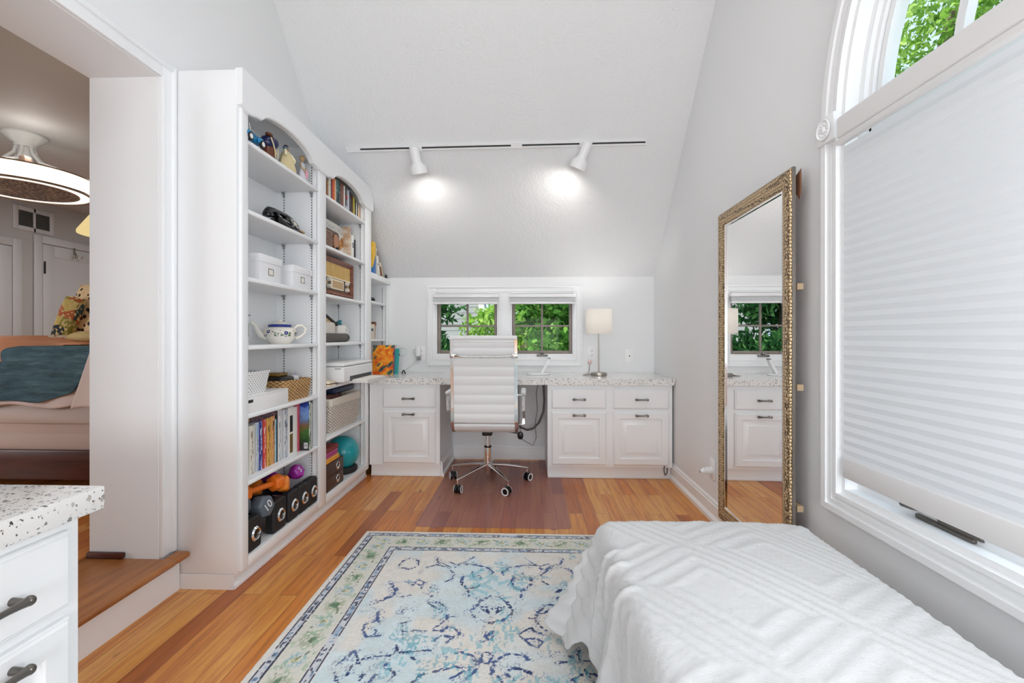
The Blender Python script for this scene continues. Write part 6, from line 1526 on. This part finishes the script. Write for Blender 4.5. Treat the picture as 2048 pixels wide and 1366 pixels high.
def beddoor(n, y0, y1, ztop, panel, knob_y, knob_z, hinge_y=None):
    root = bpy.data.objects.new(f'door_{n}', None); COL.objects.link(root); root.location = (FXW, (y0 + y1) / 2, FZ); struct(root)
    DM = M['beddoor']
    b = B(); w = .085
    for ya, yb_ in ((y0 - w, y0), (y1, y1 + w)): b.box((FXW + .0005, ya, FZ), (FXW + .022, yb_, ztop + w), .005)
    b.box((FXW + .0005, y0, ztop), (FXW + .022, y1, ztop + w), .005); b.obj('door_casing', DM, root)
    b = B(); b.box((FXW + .0005, y0 + .004, FZ + .01), (FXW + .012, y1 - .004, ztop - .006))
    st = .13
    for ya, yb_ in ((y0 + .004, y0 + st), (y1 - st, y1 - .004)): b.box((FXW + .0121, ya, FZ + .01), (FXW + .019, yb_, ztop - .006), .003)
    b.box((FXW + .0121, y0 + st, ztop - .14), (FXW + .019, y1 - st, ztop - .006), .003); b.box((FXW + .0121, y0 + st, FZ + .01), (FXW + .019, y1 - st, FZ + .25), .003)
    leaf = b.obj('door_leaf', DM, root)
    if knob_y:
        b = B(); b.lathe([(.001, .0125), (.026, .0125), (.026, .016), (.01, .02), (.01, .05), (.026, .058), (.03, .072), (.024, .084), (.001, .088)], (FXW + .007, knob_y, knob_z), 24, 'X'); b.obj('door_knob', 'blackgloss', leaf)
    if hinge_y:
        b = B(); b.box((FXW + .019, hinge_y - .01, ztop - .34), (FXW + .027, hinge_y + .01, ztop - .20), .003); b.obj('hinge', 'black', leaf)
    return root
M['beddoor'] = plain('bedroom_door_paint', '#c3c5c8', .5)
yA1, _ = fx(40, 500)
zA_ = fx(20, 478)[1]
yk, zk_ = fx(33, 678)
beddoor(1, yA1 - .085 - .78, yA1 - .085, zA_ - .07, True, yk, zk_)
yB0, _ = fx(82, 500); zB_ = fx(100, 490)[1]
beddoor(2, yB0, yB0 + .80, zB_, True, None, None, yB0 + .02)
y_, z_ = fx(145, 508)
t = thing('double_hook', 'small metal double hook on the bedroom door beyond the doorway', 'hook', (FXW + .02, y_, z_))
b = B(); b.box((FXW + .0195, y_ - .014, z_ - .0), (FXW + .025, y_ + .014, z_ + .07), .003); b.obj('back_plate', 'nickel', t)
b = B()
for s in (-1, 1): b.tube([(FXW + .0252, y_, z_ + .03), (FXW + .05, y_ + s * .015, z_ - .03), (FXW + .06, y_ + s * .03, z_ - .06), (FXW + .075, y_ + s * .045, z_ - .05), (FXW + .08, y_ + s * .05, z_ - .02)], .006, 8)
b.obj('hooks', 'nickel', t)
(ya, za), (yb_, zb) = fx(35, 424), fx(98, 455)
za, zb = fx(66, 426)[1], fx(66, 456)[1]
t = thing('air_vent', 'white framed vent with two dark louvred panels high on the bedroom wall', 'vent', (FXW, (ya + yb_) / 2, zb))
m_ = .045
b = B()
yw = (ya + yb_) / 2
for q0, q1 in ((ya - m_, ya), (yb_, yb_ + m_), (yw - .012, yw + .012)): b.box((FXW + .0005, q0, zb - m_), (FXW + .014, q1, za + m_), .003)
for q0, q1 in ((za, za + m_), (zb - m_, zb)): b.box((FXW + .0005, ya, q0), (FXW + .014, yb_, q1), .003)
b.obj('frame', 'beddoor', t)
for q0, q1 in ((ya, yw - .0121), (yw + .0121, yb_)):
    b = B(); b.box((FXW + .0005, q0, zb), (FXW + .002, q1, za)); 
    for k in range(7):
        zz = zb + (za - zb) * (k + .5) / 7; b.box((FXW + .0021, q0, zz - .004), (FXW + .011, q1, zz + .004), .001)
    b.obj('louvre_panel', plain('dark_louvre', '#4a4a48', .6), t)
# bed
PINK = plain('dusty_pink_sheet', '#c6b4ae', .85, bump=.1); PALE = plain('pale_sheet', '#e0d3d0', .85, bump=.1)
BYN, BX0, BX1 = 2.55, -4.45, -2.37
bed = thing('bed', 'bed with dark red wood side rail and pink sheets seen through the doorway', 'bed', ((BX0 + BX1) / 2, 3.35, FZ))
b = B(); b.box((BX0, BYN - .03, .275), (BX1, BYN + .0, .445), .006); b.box((BX0, 4.12, .275), (BX1, 4.15, .445), .006); b.box((BX0, BYN + .0005, .275), (BX0 + .03, 4.1195, .445)); b.box((BX1 - .03, BYN + .0005, .275), (BX1, 4.1195, .445)); b.obj('side_rails', 'darkwood', bed)
for x in (BX0 + .05, BX1 - .05):
    for y in (BYN + .03, 4.09): b = B(); b.box((x - .04, y - .028, FZ), (x + .04, y + .028, .2745), .004); b.obj('leg', 'darkwood', bed)
def side_cloth(b, x0, x1, z0, z1, y, amp, seed, back=4.11, wav=0.0, n=90, k=26):
    rg = random.Random(seed); ph = [(rg.uniform(2, 9), rg.uniform(8, 30), rg.uniform(0, 6), rg.uniform(.3, 1)) for _ in range(7)]
    rs = []
    for i in range(n + 1):
        x = x0 + (x1 - x0) * i / n; r_ = []
        for j in range(k + 1):
            t_ = j / k; z = z0 + (z1 - z0) * t_
            f = sum(w * math.sin(x * fxx + z * fz + p) for fxx, fz, p, w in ph) / 4
            r_.append((x, y - amp * (f * .5 + .5) * math.sin(PI * min(1, t_ * 1.6 + .1)) ** .5, z + (wav * math.sin(x * 6 + seed) if j == 0 else 0)))
        r_ += [(x, y + .04, z1 + .012), (x, back, z1 + .012), (x, back, z0)]
        rs.append(r_)
    b.rings(rs)
b = B(); side_cloth(b, BX0 + .035, BX1 - .035, .4455, .595, BYN + .0, .025, 3); b.obj('box_spring_cover', PINK, bed, ang=60)
b = B(); side_cloth(b, BX0 + .03, BX1 - .032, .598, .76, BYN - .0, .03, 8); b.obj('fitted_sheet', plain('pink_beige_sheet', '#cbbfba', .85), bed, ang=60)
b = B(); side_cloth(b, BX0 + .03, BX1 - .04, .763, 1.02, BYN + .005, .012, 5); b.obj('mattress', PALE, bed, ang=60)
b = B(); b.box((BX1 + .0005, BYN - .04, FZ), (BX1 + .05, 4.16, 1.35), .01); b.obj('headboard', 'darkwood', bed)
# top sheet hanging below the quilt
def drape(name, label, cat, x0, x1, ztop, zb_fn, mat, yout, x1_fn=None, amp=.012, seed=1, topdepth=.9, fr=30):
    rg = random.Random(seed); n, k = 70, 30; rs = []
    for i in range(n + 1):
        u = i / n; col = []
        for j in range(k + 1):
            t_ = j / k
            xr = x1_fn(t_) if x1_fn else x1
            x = x0 + (xr - x0) * u; z = ztop - (ztop - zb_fn(u)) * t_
            y = yout - amp * (.5 + .5 * math.sin(x * fr + 3 * t_ + seed)) * t_ - amp * .6 * (.5 + .5 * math.sin(z * fr * 1.4 + x * 7))
            r_ = .035
            if t_ * (ztop - zb_fn(u)) < r_: y += r_ * (1 - math.sqrt(max(0, 1 - (1 - t_ * (ztop - zb_fn(u)) / r_) ** 2))) 
            col.append((x, y, z))
        xr = x1_fn(0) if x1_fn else x1; x = x0 + (xr - x0) * u
        col = [(x, yout + topdepth, ztop + .004)] + [(x, yout + .3, ztop + .004)] + col
        rs.append(col)
    b = B(); b.rings(rs, closed=False); o = b.obj(name, mat, ang=70)
    sd = o.modifiers.new('thickness', 'SOLIDIFY'); sd.thickness = .006; sd.offset = -1
    return tag(o, label, cat)
drape('top_sheet', 'pale pink top sheet hanging under the teal quilt', 'sheet', -4.0, -2.42, 1.035, lambda u: .70 + .012 * math.sin(u * 22), PALE, BYN - .030, seed=4, amp=.008)
def _quilt():
    m = NT('teal_quilt'); v = m.coord(); n = m.noise(m.coord((5, 5, 26)), 1.5, 5); w = m.noise(v, 70, 2)
    m.bsdf(m.ramp(n, [(.3, '#2f4e5c'), (.6, '#4d7080'), (.8, '#6d8a90')]), .85); m.bump(m.math('ADD', n, m.math('MULTIPLY', w, .4)), .9, .02); return m.mat
def q_right(t_): return -2.455 - .20 * t_ ** 1.4 - (.16 * max(0, t_ - .82) / .18 if t_ > .82 else 0)
drape('quilt', 'teal blue quilt folded over the near side of the bed', 'quilt', -4.0, -2.5, 1.047, lambda u: .728 + .006 * math.sin(u * 17), _quilt(), BYN - .044, x1_fn=q_right, seed=2, amp=.010)
def p_right(t_): return -2.70 - .26 * t_ ** .6
b = B(); rs = []
for i in range(41):
    x = -4.0 + 1.31 * i / 40; u = min(1, max(0, (x + 3.06) / .36)); hh = .055 * (1 - .9 * u) + .005 * math.sin(u * 25); zb_ = 1.053
    rs.append([(x, 2.485 + .14 * min(1, u * 1.6), zb_ - .10 * max(0, 1 - u * 1.45) ** .7), (x, 2.49 + .14 * min(1, u * 1.6), zb_ + hh * .7), (x, 2.62 + .09 * u, zb_ + hh), (x, 3.6, zb_ + hh), (x, 3.7, zb_)])
b.rings(rs); tag(b.obj('peach_blanket', plain('peach_blanket', '#d69a78', .85, bump=.2), ang=60), 'peach blanket folded along the top of the teal quilt', 'blanket')
# pillows leaning towards the head of the bed
def _print(name, c0, c1, sc, th):
    m = NT(name); v = m.coord(); d = m.voro(v, sc, rnd=.75); n = m.noise(v, sc * 1.7, 2)
    k = m.math('MULTIPLY', m.math('LESS_THAN', d, th), m.math('GREATER_THAN', n, .42)); m.bsdf(m.mix(k, lin(c0), lin(c1)), .8); return m.mat
def pillow(b, c, w, h, t_, yaw, lean, n=16):
    R_ = Matrix.Translation(c) @ Matrix.Rotation(yaw, 4, 'Z') @ Matrix.Rotation(lean, 4, 'X')
    for s in (-1, 1):
        G = []
        for i in range(n + 1):
            row_ = []
            for j in range(n + 1):
                u, v = 2 * i / n - 1, 2 * j / n - 1
                p = Vector((u * w / 2 * (1 - .07 * v * v), s * t_ * .5 * ((1 - u ** 4) * (1 - v ** 4)) ** .6, (v * .5 * (1 - .07 * u * u) + .5) * h))
                row_.append(b.v(R_ @ p))
            G.append(row_)
        for i in range(n):
            for j in range(n): b._f([G[i][j], G[i + 1][j], G[i + 1][j + 1], G[i][j + 1]])
    bmesh.ops.remove_doubles(b.bm, verts=b.bm.verts[:], dist=.0006)
b = B(); pillow(b, Vector((-2.955, 3.02, 1.052)), .44, .43, .13, 0, -.15); tag(b.obj('pillow', _print('leopard_print', '#e3c79b', '#2c211b', 24, .34), ang=60), 'standing pillow with black marks on yellow beige, nearest the doorway jamb', 'pillow')
def _flor2():
    m = NT('botanical_print'); v = m.coord(); d = m.voro(v, 16); cc = m.voro(v, 16, out='Color'); x = m.sep(cc)[0]
    c = m.ramp(x, [(0, '#2f4a55'), (.25, '#8c8a3e'), (.45, '#c9b56a'), (.65, '#27343c'), (.82, '#b5623a'), (1, '#d9c79a')], 'CONSTANT'); c = m.mix(m.math('GREATER_THAN', m.noise(v, 50, 3), .56), c, lin('#d6c48e')); m.bsdf(c, .8); return m.mat
b = B(); pillow(b, Vector((-3.15, 2.93, 1.054)), .12, .33, .08, .35, -.05); b.xf(Matrix.Translation((-3.15, 2.93, 1.054)) @ Matrix.Rotation(.34, 4, 'Y') @ Matrix.Translation((3.15, -2.93, -1.054)))
tag(b.obj('botanical_pillow', _flor2(), ang=60), 'dark botanical print pillow leaning against the beige one', 'pillow')
b = B(); b.sph((-3.02, 2.80, 1.083), (.10, .08, .03), 24, 12); tag(b.obj('patterned_cushion', _print('pale_leopard', '#e6d2c6', '#2a2322', 34, .36), ang=60), 'small pale cushion with dark spots lying at the foot of the pillows', 'cushion')
b = B(); b.sph((-2.80, 2.83, 1.097), (.15, .12, .045), 24, 12); tag(b.obj('yellow_cushion', plain('pale_yellow_cotton', '#cdb986', .85), ang=60), 'pale yellow cushion lying in front of the beige pillow by the jamb', 'cushion')
b = B(); rs = []
for i in range(31):
    u = i / 30; x0_ = -2.42 + .0 * u; r_ = []
    for j in range(25):
        t_ = j / 24; x = -2.60 + .14 * t_ ** .8 * 0 + (.30) * u + .12 * (1 - t_) ; z = 1.038 - .345 * t_ + .01 * math.sin(u * 5)
        r_.append((x, BYN - .062 - .012 * (.5 + .5 * math.sin(x * 26 + 2 * t_)), z))
    rs.append(r_)
b.rings(rs, closed=False); o = b.obj('pillowcase', PALE, ang=70); sd = o.modifiers.new('thickness', 'SOLIDIFY'); sd.thickness = .006
tag(o, 'pale pink bed linen corner hanging by the jamb', 'sheet')
# floor lamp beside the bed
FLX, FLY = -2.19, 2.36
fl = thing('floor_lamp', 'lamp with a glowing pale yellow conical shade just inside the bedroom', 'lamp', (FLX, FLY, FZ))
b = B(); b.cyl((FLX, FLY, FZ), (FLX, FLY, FZ + .02), .12, n=28); b.obj('base', 'brass', fl)
b = B(); b.cyl((FLX, FLY, FZ + .0205), (FLX, FLY, 1.70), .01, n=14); b.obj('pole', 'brass', fl)
b = B(); rs = []
for i in range(40):
    a = 2 * PI * i / 40; rs.append([(FLX + r_ * math.cos(a), FLY + r_ * math.sin(a), z) for r_, z in ((.172, 1.638), (.176, 1.638), (.176, 1.65), (.085, 1.80), (.082, 1.80))])
b.rings(rs, loop=True); b.obj('shade', 'yshade', fl)
# drum ceiling fan
CXF_, CYF_ = -3.78, 3.27
fn = thing('ceiling_fan', 'drum-shaped ceiling fan with a glowing white shade on the bedroom ceiling', 'ceiling fan', (CXF_, CYF_, 2.19))
GLS = plain('smoked_clear_acrylic', '#b9bab8', .15)
b = B(); b.lathe([(.001, 2.6145), (.125, 2.6145), (.125, 2.60), (.10, 2.575), (.062, 2.545), (.06, 2.52), (.001, 2.52)], (CXF_, CYF_, 0), 36); b.obj('canopy', GLS, fn)
b = B()
for k in range(6):
    a = 2 * PI * k / 6; c, s = math.cos(a), math.sin(a); b.tube([(CXF_ + c * .045, CYF_ + s * .045, 2.525), (CXF_ + c * .06, CYF_ + s * .06, 2.47), (CXF_ + c * .12, CYF_ + s * .12, 2.40), (CXF_ + c * .30, CYF_ + s * .30, 2.335)], .012, 8)
b.cyl((CXF_, CYF_, 2.40), (CXF_, CYF_, 2.5195), .05, .04, 20); b.obj('hanger_arms', GLS, fn)
b = B(); RD = .385; pr2 = [(RD - .004, 2.205), (RD, 2.205), (RD, 2.31), (RD - .004, 2.31)]
rs = [[(CXF_ + r_ * math.cos(2 * PI * i / 64), CYF_ + r_ * math.sin(2 * PI * i / 64), z) for r_, z in pr2] for i in range(64)]
b.rings(rs, loop=True); b.obj('drum_shade', 'fanglow', fn)
BR = plain('bronze_trim', '#8a7355', .4, .6)
for r0, r1, z0, z1 in ((RD - .008, RD + .006, 2.3105, 2.318), (RD - .022, RD + .006, 2.196, 2.2045), (.285, .30, 2.197, 2.21)):
    b = B(); rs = [[(CXF_ + r_ * math.cos(2 * PI * i / 64), CYF_ + r_ * math.sin(2 * PI * i / 64), z) for r_, z in ((r0, z0), (r1, z0), (r1, z1), (r0, z1))] for i in range(64)]; b.rings(rs, loop=True); b.obj('trim_ring', BR, fn)
b = B(); rs = [[(CXF_ + r_ * math.cos(2 * PI * i / 64), CYF_ + r_ * math.sin(2 * PI * i / 64), z) for r_, z in ((.301, 2.20), (RD - .023, 2.20), (RD - .023, 2.206), (.301, 2.206))] for i in range(64)]; b.rings(rs, loop=True); b.obj('diffuser', 'fanglow', fn)
def _cage():
    m = NT('fan_cage'); v = m.coord(); e = m.voro(v, 26, 'DISTANCE_TO_EDGE'); m.bsdf(m.ramp(e, [(.04, '#a08a74'), (.14, '#4d4038')]), .5, .3); return m.mat
b = B(); b.lathe([(.001, 2.19), (.284, 2.198), (.284, 2.212), (.001, 2.212)], (CXF_, CYF_, 0), 48); b.obj('fan_cage', _cage(), fn)
b = B(); b.lathe([(.001, 2.2125), (.28, 2.2125), (.22, 2.30), (.13, 2.345), (.001, 2.36)], (CXF_, CYF_, 0), 36); b.obj('motor_housing', plain('tan_motor', '#8f8373', .5), fn)
a = math.radians(-60)
b = B(); b.box((CXF_ + .20, CYF_ - .22, 2.30), (CXF_ + .25, CYF_ - .17, 2.375), .01); b.obj('capacitor', plain('tan_cap', '#a58a78', .5), fn)

# ================================================================= OUTSIDE
GZ = -2.9
b = B(); b.box((-30, 4.6, GZ - .2), (30, 45, GZ)); b.box((1.5, -20, GZ - .2), (30, 4.6, GZ)); struct(b.obj('ground', plain('lawn', '#5f7a3c', .95, var=.4), base=False))
def leafmat(name, c1, c2, c3):
    m = NT(name); g = m.new('ShaderNodeNewGeometry'); c = m.ramp(g.outputs['Random Per Island'], [(0, c1), (.5, c2), (1, c3)])
    d = m.new('ShaderNodeBsdfDiffuse'); m.l.new(c, d.inputs[0]); t = m.new('ShaderNodeBsdfTranslucent'); m.l.new(c, t.inputs[0])
    mx = m.new('ShaderNodeMixShader'); mx.inputs[0].default_value = .4; m.l.new(d.outputs[0], mx.inputs[1]); m.l.new(t.outputs[0], mx.inputs[2]); m.l.new(mx.outputs[0], m.out.inputs[0]); return m.mat
LM = [leafmat('leaf_mid', '#3f6b2c', '#5f9440', '#8fbf5a'), leafmat('leaf_deep', '#2f5a34', '#4a7f48', '#74a862'), leafmat('leaf_bright', '#6f9f3a', '#93bf4c', '#bcd97a')]
BARK = _wood('bark', '#3b3128', '#6a5a4b', .9, (14, 14, 3))
def foliage(blobs, n, size, seed):
    r = np.random.default_rng(seed); vol = np.array([bb[3] ** 2 for bb in blobs]); pick = r.choice(len(blobs), n, p=vol / vol.sum()); Bl = np.array(blobs)[pick]
    d = r.normal(size=(n, 3)); d /= np.linalg.norm(d, axis=1)[:, None]; rad = Bl[:, 3:4] * (r.random((n, 1)) ** .45)
    c = Bl[:, :3] + d * rad * np.array([1, 1, .85])
    a = r.normal(size=(n, 3)); a /= np.linalg.norm(a, axis=1)[:, None]; nn = d * .5 + r.normal(size=(n, 3)) * .6 + np.array([0, 0, .5]); bb = np.cross(nn, a); bb /= np.linalg.norm(bb, axis=1)[:, None]
    s = size * (.6 + .8 * r.random((n, 1)))
    q = np.stack([c - a * s, c - bb * s * .42 + a * s * .1, c + a * s, c + bb * s * .42 + a * s * .1], 1).reshape(-1, 3)
    me = bpy.data.meshes.new('foliage'); me.vertices.add(4 * n); me.vertices.foreach_set('co', q.astype(np.float32).ravel()); me.loops.add(4 * n); me.loops.foreach_set('vertex_index', np.arange(4 * n, dtype=np.int32)); me.polygons.add(n); me.polygons.foreach_set('loop_start', np.arange(0, 4 * n, 4, dtype=np.int32)); me.update(calc_edges=True)
    return me
def tree(label, base, H_, blobs, n, size, mat, seed, tr=.16, branches=(), group='trees outside the rear windows', name='tree'):
    t = thing(name, label, 'tree' if name == 'tree' else 'shrub', base, group=group)
    me = foliage([(x - base[0], y - base[1], z - base[2], r) for x, y, z, r in blobs], n, size, seed); me.materials.append(mat)
    o = bpy.data.objects.new('foliage', me); COL.objects.link(o); o.parent = t
    b = B(); rg = random.Random(seed)
    b.tube([(base[0], base[1], base[2]), (base[0] + .08, base[1], base[2] + H_ * .4), (base[0] - .05, base[1] + .1, base[2] + H_ * .75), (base[0] + .1, base[1], base[2] + H_)], [tr, tr * .85, tr * .65, tr * .35], 10)
    for br in branches: b.tube(br[0], br[1], 8)
    for (x, y, z, r) in blobs[:6]:
        b.tube([(base[0], base[1], base[2] + H_ * .55), ((base[0] + x) / 2, (base[1] + y) / 2, (base[2] + H_ * .55 + z) / 2 + .2), (x, y, z)], [tr * .4, tr * .25, tr * .1], 6)
    b.obj('trunk', BARK, t); return t
# garden behind the rear windows
R_ = random.Random(11)
def cloud(cx, cy, cz, rx, ry, rz, k, r0, r1): return [(cx + R_.uniform(-rx, rx), cy + R_.uniform(-ry, ry), cz + R_.uniform(-rz, rz), R_.uniform(r0, r1)) for _ in range(k)]
tree('broad green tree close behind the right rear window', (1.2, 9.0, GZ), 4.6, cloud(1.1, 8.6, 0.9, 1.0, .8, 1.1, 16, .5, .9), 9000, .085, LM[0], 21)
tree('bushy green tree behind the chair seen through both rear windows', (-.4, 10.5, GZ), 4.2, cloud(-.35, 10.2, .55, .9, .8, .9, 14, .5, .85), 8000, .085, LM[2], 22)
tree('dark leafed tree at the left side of the left rear window', (-2.2, 8.2, GZ), 6.0, cloud(-2.15, 8.2, 1.2, .55, .6, 1.4, 14, .35, .6), 6500, .075, LM[1], 23, tr=.20)
tree('low green tree beneath the left rear window view', (-1.5, 9.2, GZ), 3.6, cloud(-1.3, 9.0, .25, .9, .5, .55, 12, .4, .6), 6500, .08, LM[1], 24)
tree('far tall tree filling the back of the garden', (2.6, 17.0, GZ), 9.0, cloud(2.9, 17.5, 2.0, 2.4, 1.5, 2.6, 22, 1.0, 1.7), 9000, .16, LM[1], 25)
tree('far pale tree behind the gabled house', (-4.5, 21.0, GZ), 9.5, cloud(-4.3, 21, 2.6, 3.0, 1.5, 2.8, 18, 1.0, 1.8), 7000, .2, LM[0], 26)
tree('tree standing beyond the lamp end of the right rear window', (3.0, 8.0, GZ), 5.0, cloud(3.1, 8.0, 1.0, 1.1, .9, 1.3, 14, .5, .9), 7000, .085, LM[0], 27)
# neighbour house
h = thing('neighbor_house', 'grey shingled neighbour house with white gable edge beyond the garden', 'house', (-2.9, 14.5, GZ))
def _sh():
    m = NT('grey_shingles'); o = m.sep(m.coord()); f = m.math('FRACT', m.math('MULTIPLY', o[2], 5.5)); m.bsdf(m.mix(m.math('LESS_THAN', f, .12), lin('#a9aaa8'), lin('#77787a')), .8); return m.mat
b = B(); b.prism([(-4.6, GZ), (-1.35, GZ), (-1.35, 1.15), (-2.1, 4.2), (-2.95, 5.0), (-4.6, 3.2)], 'Y', 14.0, 17.0); b.obj('shingled_wall', _sh(), h)
b = B(); b.bar([(-1.15, 13.9, .75), (-2.0, 13.9, 4.3), (-2.95, 13.9, 5.25), (-4.8, 13.9, 3.1)], .35, .16, (0, 1, 0)); b.obj('gable_trim', 'whiteplastic', h)
h = thing('garden_shed', 'small building with an orange roof glimpsed through the left rear window', 'shed', (-.35, 24.5, GZ))
b = B(); b.box((-1.6, 24.2, GZ), (.6, 26, 1.7)); b.obj('shed_wall', plain('tan_siding', '#c7a878', .8), h)
b = B(); b.prism([(-1.5, 1.6), (.9, 1.6), (.9, 2.3), (.1, 2.9), (-.3, 2.5)], 'Y', 24.0, 26.2); b.obj('shed_roof', plain('orange_roof', '#d08a4a', .8), h)
# tree beyond the arched window: visible branching
tb = (6.2, 5.4, GZ)
brs = [([(5.6, 6.6, 2.2), (5.65, 6.55, 3.4), (5.4, 6.3, 4.4), (5.3, 5.9, 5.2)], [.16, .13, .10, .05]), ([(5.65, 6.55, 3.4), (6.0, 6.0, 3.9), (6.2, 5.3, 4.3), (6.1, 4.7, 4.4)], [.10, .08, .05, .03]), ([(5.4, 6.3, 4.4), (5.9, 6.0, 4.9), (6.3, 5.6, 5.2)], [.07, .05, .02]), ([(5.5, 6.4, 3.9), (5.2, 6.9, 4.5), (5.0, 7.3, 5.2)], [.07, .05, .02]), ([(6.2, 5.3, GZ), (6.0, 5.9, .6), (5.6, 6.6, 2.2)], [.26, .22, .16])]
tree('tall tree with dark branches outside the arched window', tb, 6.2, cloud(5.9, 5.8, 4.4, 1.3, 1.5, 1.2, 22, .35, .7), 16000, .05, LM[2], 31, tr=.2, branches=brs, group='trees outside the arched window')
tree('second leafy tree farther out beyond the arched window', (9.5, 6.5, GZ), 8.0, cloud(9.2, 7.2, 6.0, 1.8, 2.4, 1.8, 16, .6, 1.1), 9000, .10, LM[0], 32, group='trees outside the arched window')

# ================================================================= LIGHT
w = bpy.data.worlds.new('sky'); SC.world = w; w.use_nodes = True
wn = w.node_tree.nodes; bg = wn.get('Background') or wn.new('ShaderNodeBackground')
bg.inputs[0].default_value = (0.62, 0.80, 1.0, 1); bg.inputs[1].default_value = 1.1
sun = bpy.data.lights.new('sun', 'SUN'); sun.energy = 4.8; sun.angle = .02; sun.color = (1, .95, .86)
so = bpy.data.objects.new('sun', sun); COL.objects.link(so); so.rotation_euler = Vector((.55, .45, -.75)).to_track_quat('-Z', 'Y').to_euler()
# fill lamps added out of view, and daylight outside the shaded arched window
area('rear_fill_light', (-0.2, YR + .03, 1.15), (-PI / 2, 0, PI), 1.8, .78, 46, (.93, .97, 1))  # added fill in front of the unseen opening behind the camera
bpy.data.objects['rear_fill_light'].rotation_euler = Vector((0, 1, .15)).to_track_quat('-Z', 'Y').to_euler()
area('arched_window_daylight', (XR + .45, AY, 1.25), Vector((-1, 0, 0)).to_track_quat('-Z', 'Y').to_euler(), 1.8, 1.3, 2.4, (.95, .98, 1))
area('right_side_fill_light', (XR - .06, .33, 1.25), Vector((-1, .8, 0)).to_track_quat('-Z', 'Y').to_euler(), 1.0, 1.0, 22, (.93, .97, 1))  # added fill inside the room, before the shade, to brighten the bookcase
area('ceiling_fill_light', (-.25, 1.85, FLATZ - .012), (0, 0, 0), .3, .3, 2.5, (1, 1, 1))  # added fill without a fixture, brightens the desk and back wall
# invented flush fitting on the flat ceiling, out of view, added for its light
t = thing('added_ceiling_light', 'round white flush ceiling light added out of view on the flat ceiling', 'ceiling light', (-0.2, 0.55, FLATZ - .09))
b = B(); b.lathe([(.001, FLATZ - .0005), (.2, FLATZ - .0005), (.2, FLATZ - .03), (.001, FLATZ - .03)], (-.2, .55, 0), 36); b.obj('base', 'whiteplastic', t)
b = B(); b.lathe([(.001, FLATZ - .0305), (.19, FLATZ - .0305), (.18, FLATZ - .06), (.12, FLATZ - .085), (.001, FLATZ - .092)], (-.2, .55, 0), 36); b.obj('glass_bowl', 'lampshade', t)
area('added_ceiling_light_fill', (-.2, .55, FLATZ - .11), (0, 0, 0), .4, .4, 5, (.97, .985, 1))  # fill lamp below the added fitting
for i, (p, aim) in enumerate(SPOTS):
    l = bpy.data.lights.new('track_spot', 'SPOT'); l.energy = 5.5; l.color = (1, .97, .92); l.spot_size = math.radians(168); l.spot_blend = .8; l.shadow_soft_size = .05
    o = bpy.data.objects.new('track_spot', l); COL.objects.link(o); o.location = p; o.rotation_euler = aim.to_track_quat('-Z', 'Y').to_euler()
point('table_lamp_bulb', (LX, LY, 1.255), 2.6, (1, .98, .96), .03)
point('floor_lamp_bulb', (FLX, FLY, 1.70), 3, (1, .8, .5), .04)
point('fan_lamp', (CXF_ + .27, CYF_ - .2, 2.42), 1.5, (1, .96, .92), .03)
area('bedroom_top_fill_light', (-3.6, 4.7, CZ - .02), (0, 0, 0), .5, .5, 25, (1, .99, .97))  # added fill hidden by the jamb, lights the far bedroom wall
area('bedroom_front_fill_light', (-4.9, .06, 1.5), (PI / 2, 0, 0), 1.2, 1.2, 52, (1, .99, .98))  # added fill at the blank front wall, lights the bed side
bpy.data.objects['bedroom_front_fill_light'].rotation_euler = Vector((.3, 1, -.05)).to_track_quat('-Z', 'Y').to_euler()

SC.view_settings.view_transform = 'Standard'
SC.view_settings.look = 'None'
SC.view_settings.exposure = 0.22
SC.view_settings.gamma = 1.0
SC.view_settings.use_curve_mapping = False
SC.cycles.max_bounces = 10; SC.cycles.diffuse_bounces = 6; SC.cycles.glossy_bounces = 5; SC.cycles.transparent_max_bounces = 12
SC.cycles.caustics_reflective = False; SC.cycles.caustics_refractive = False
SC.cycles.sample_clamp_indirect = 6.0
SC.cycles.use_denoising = True
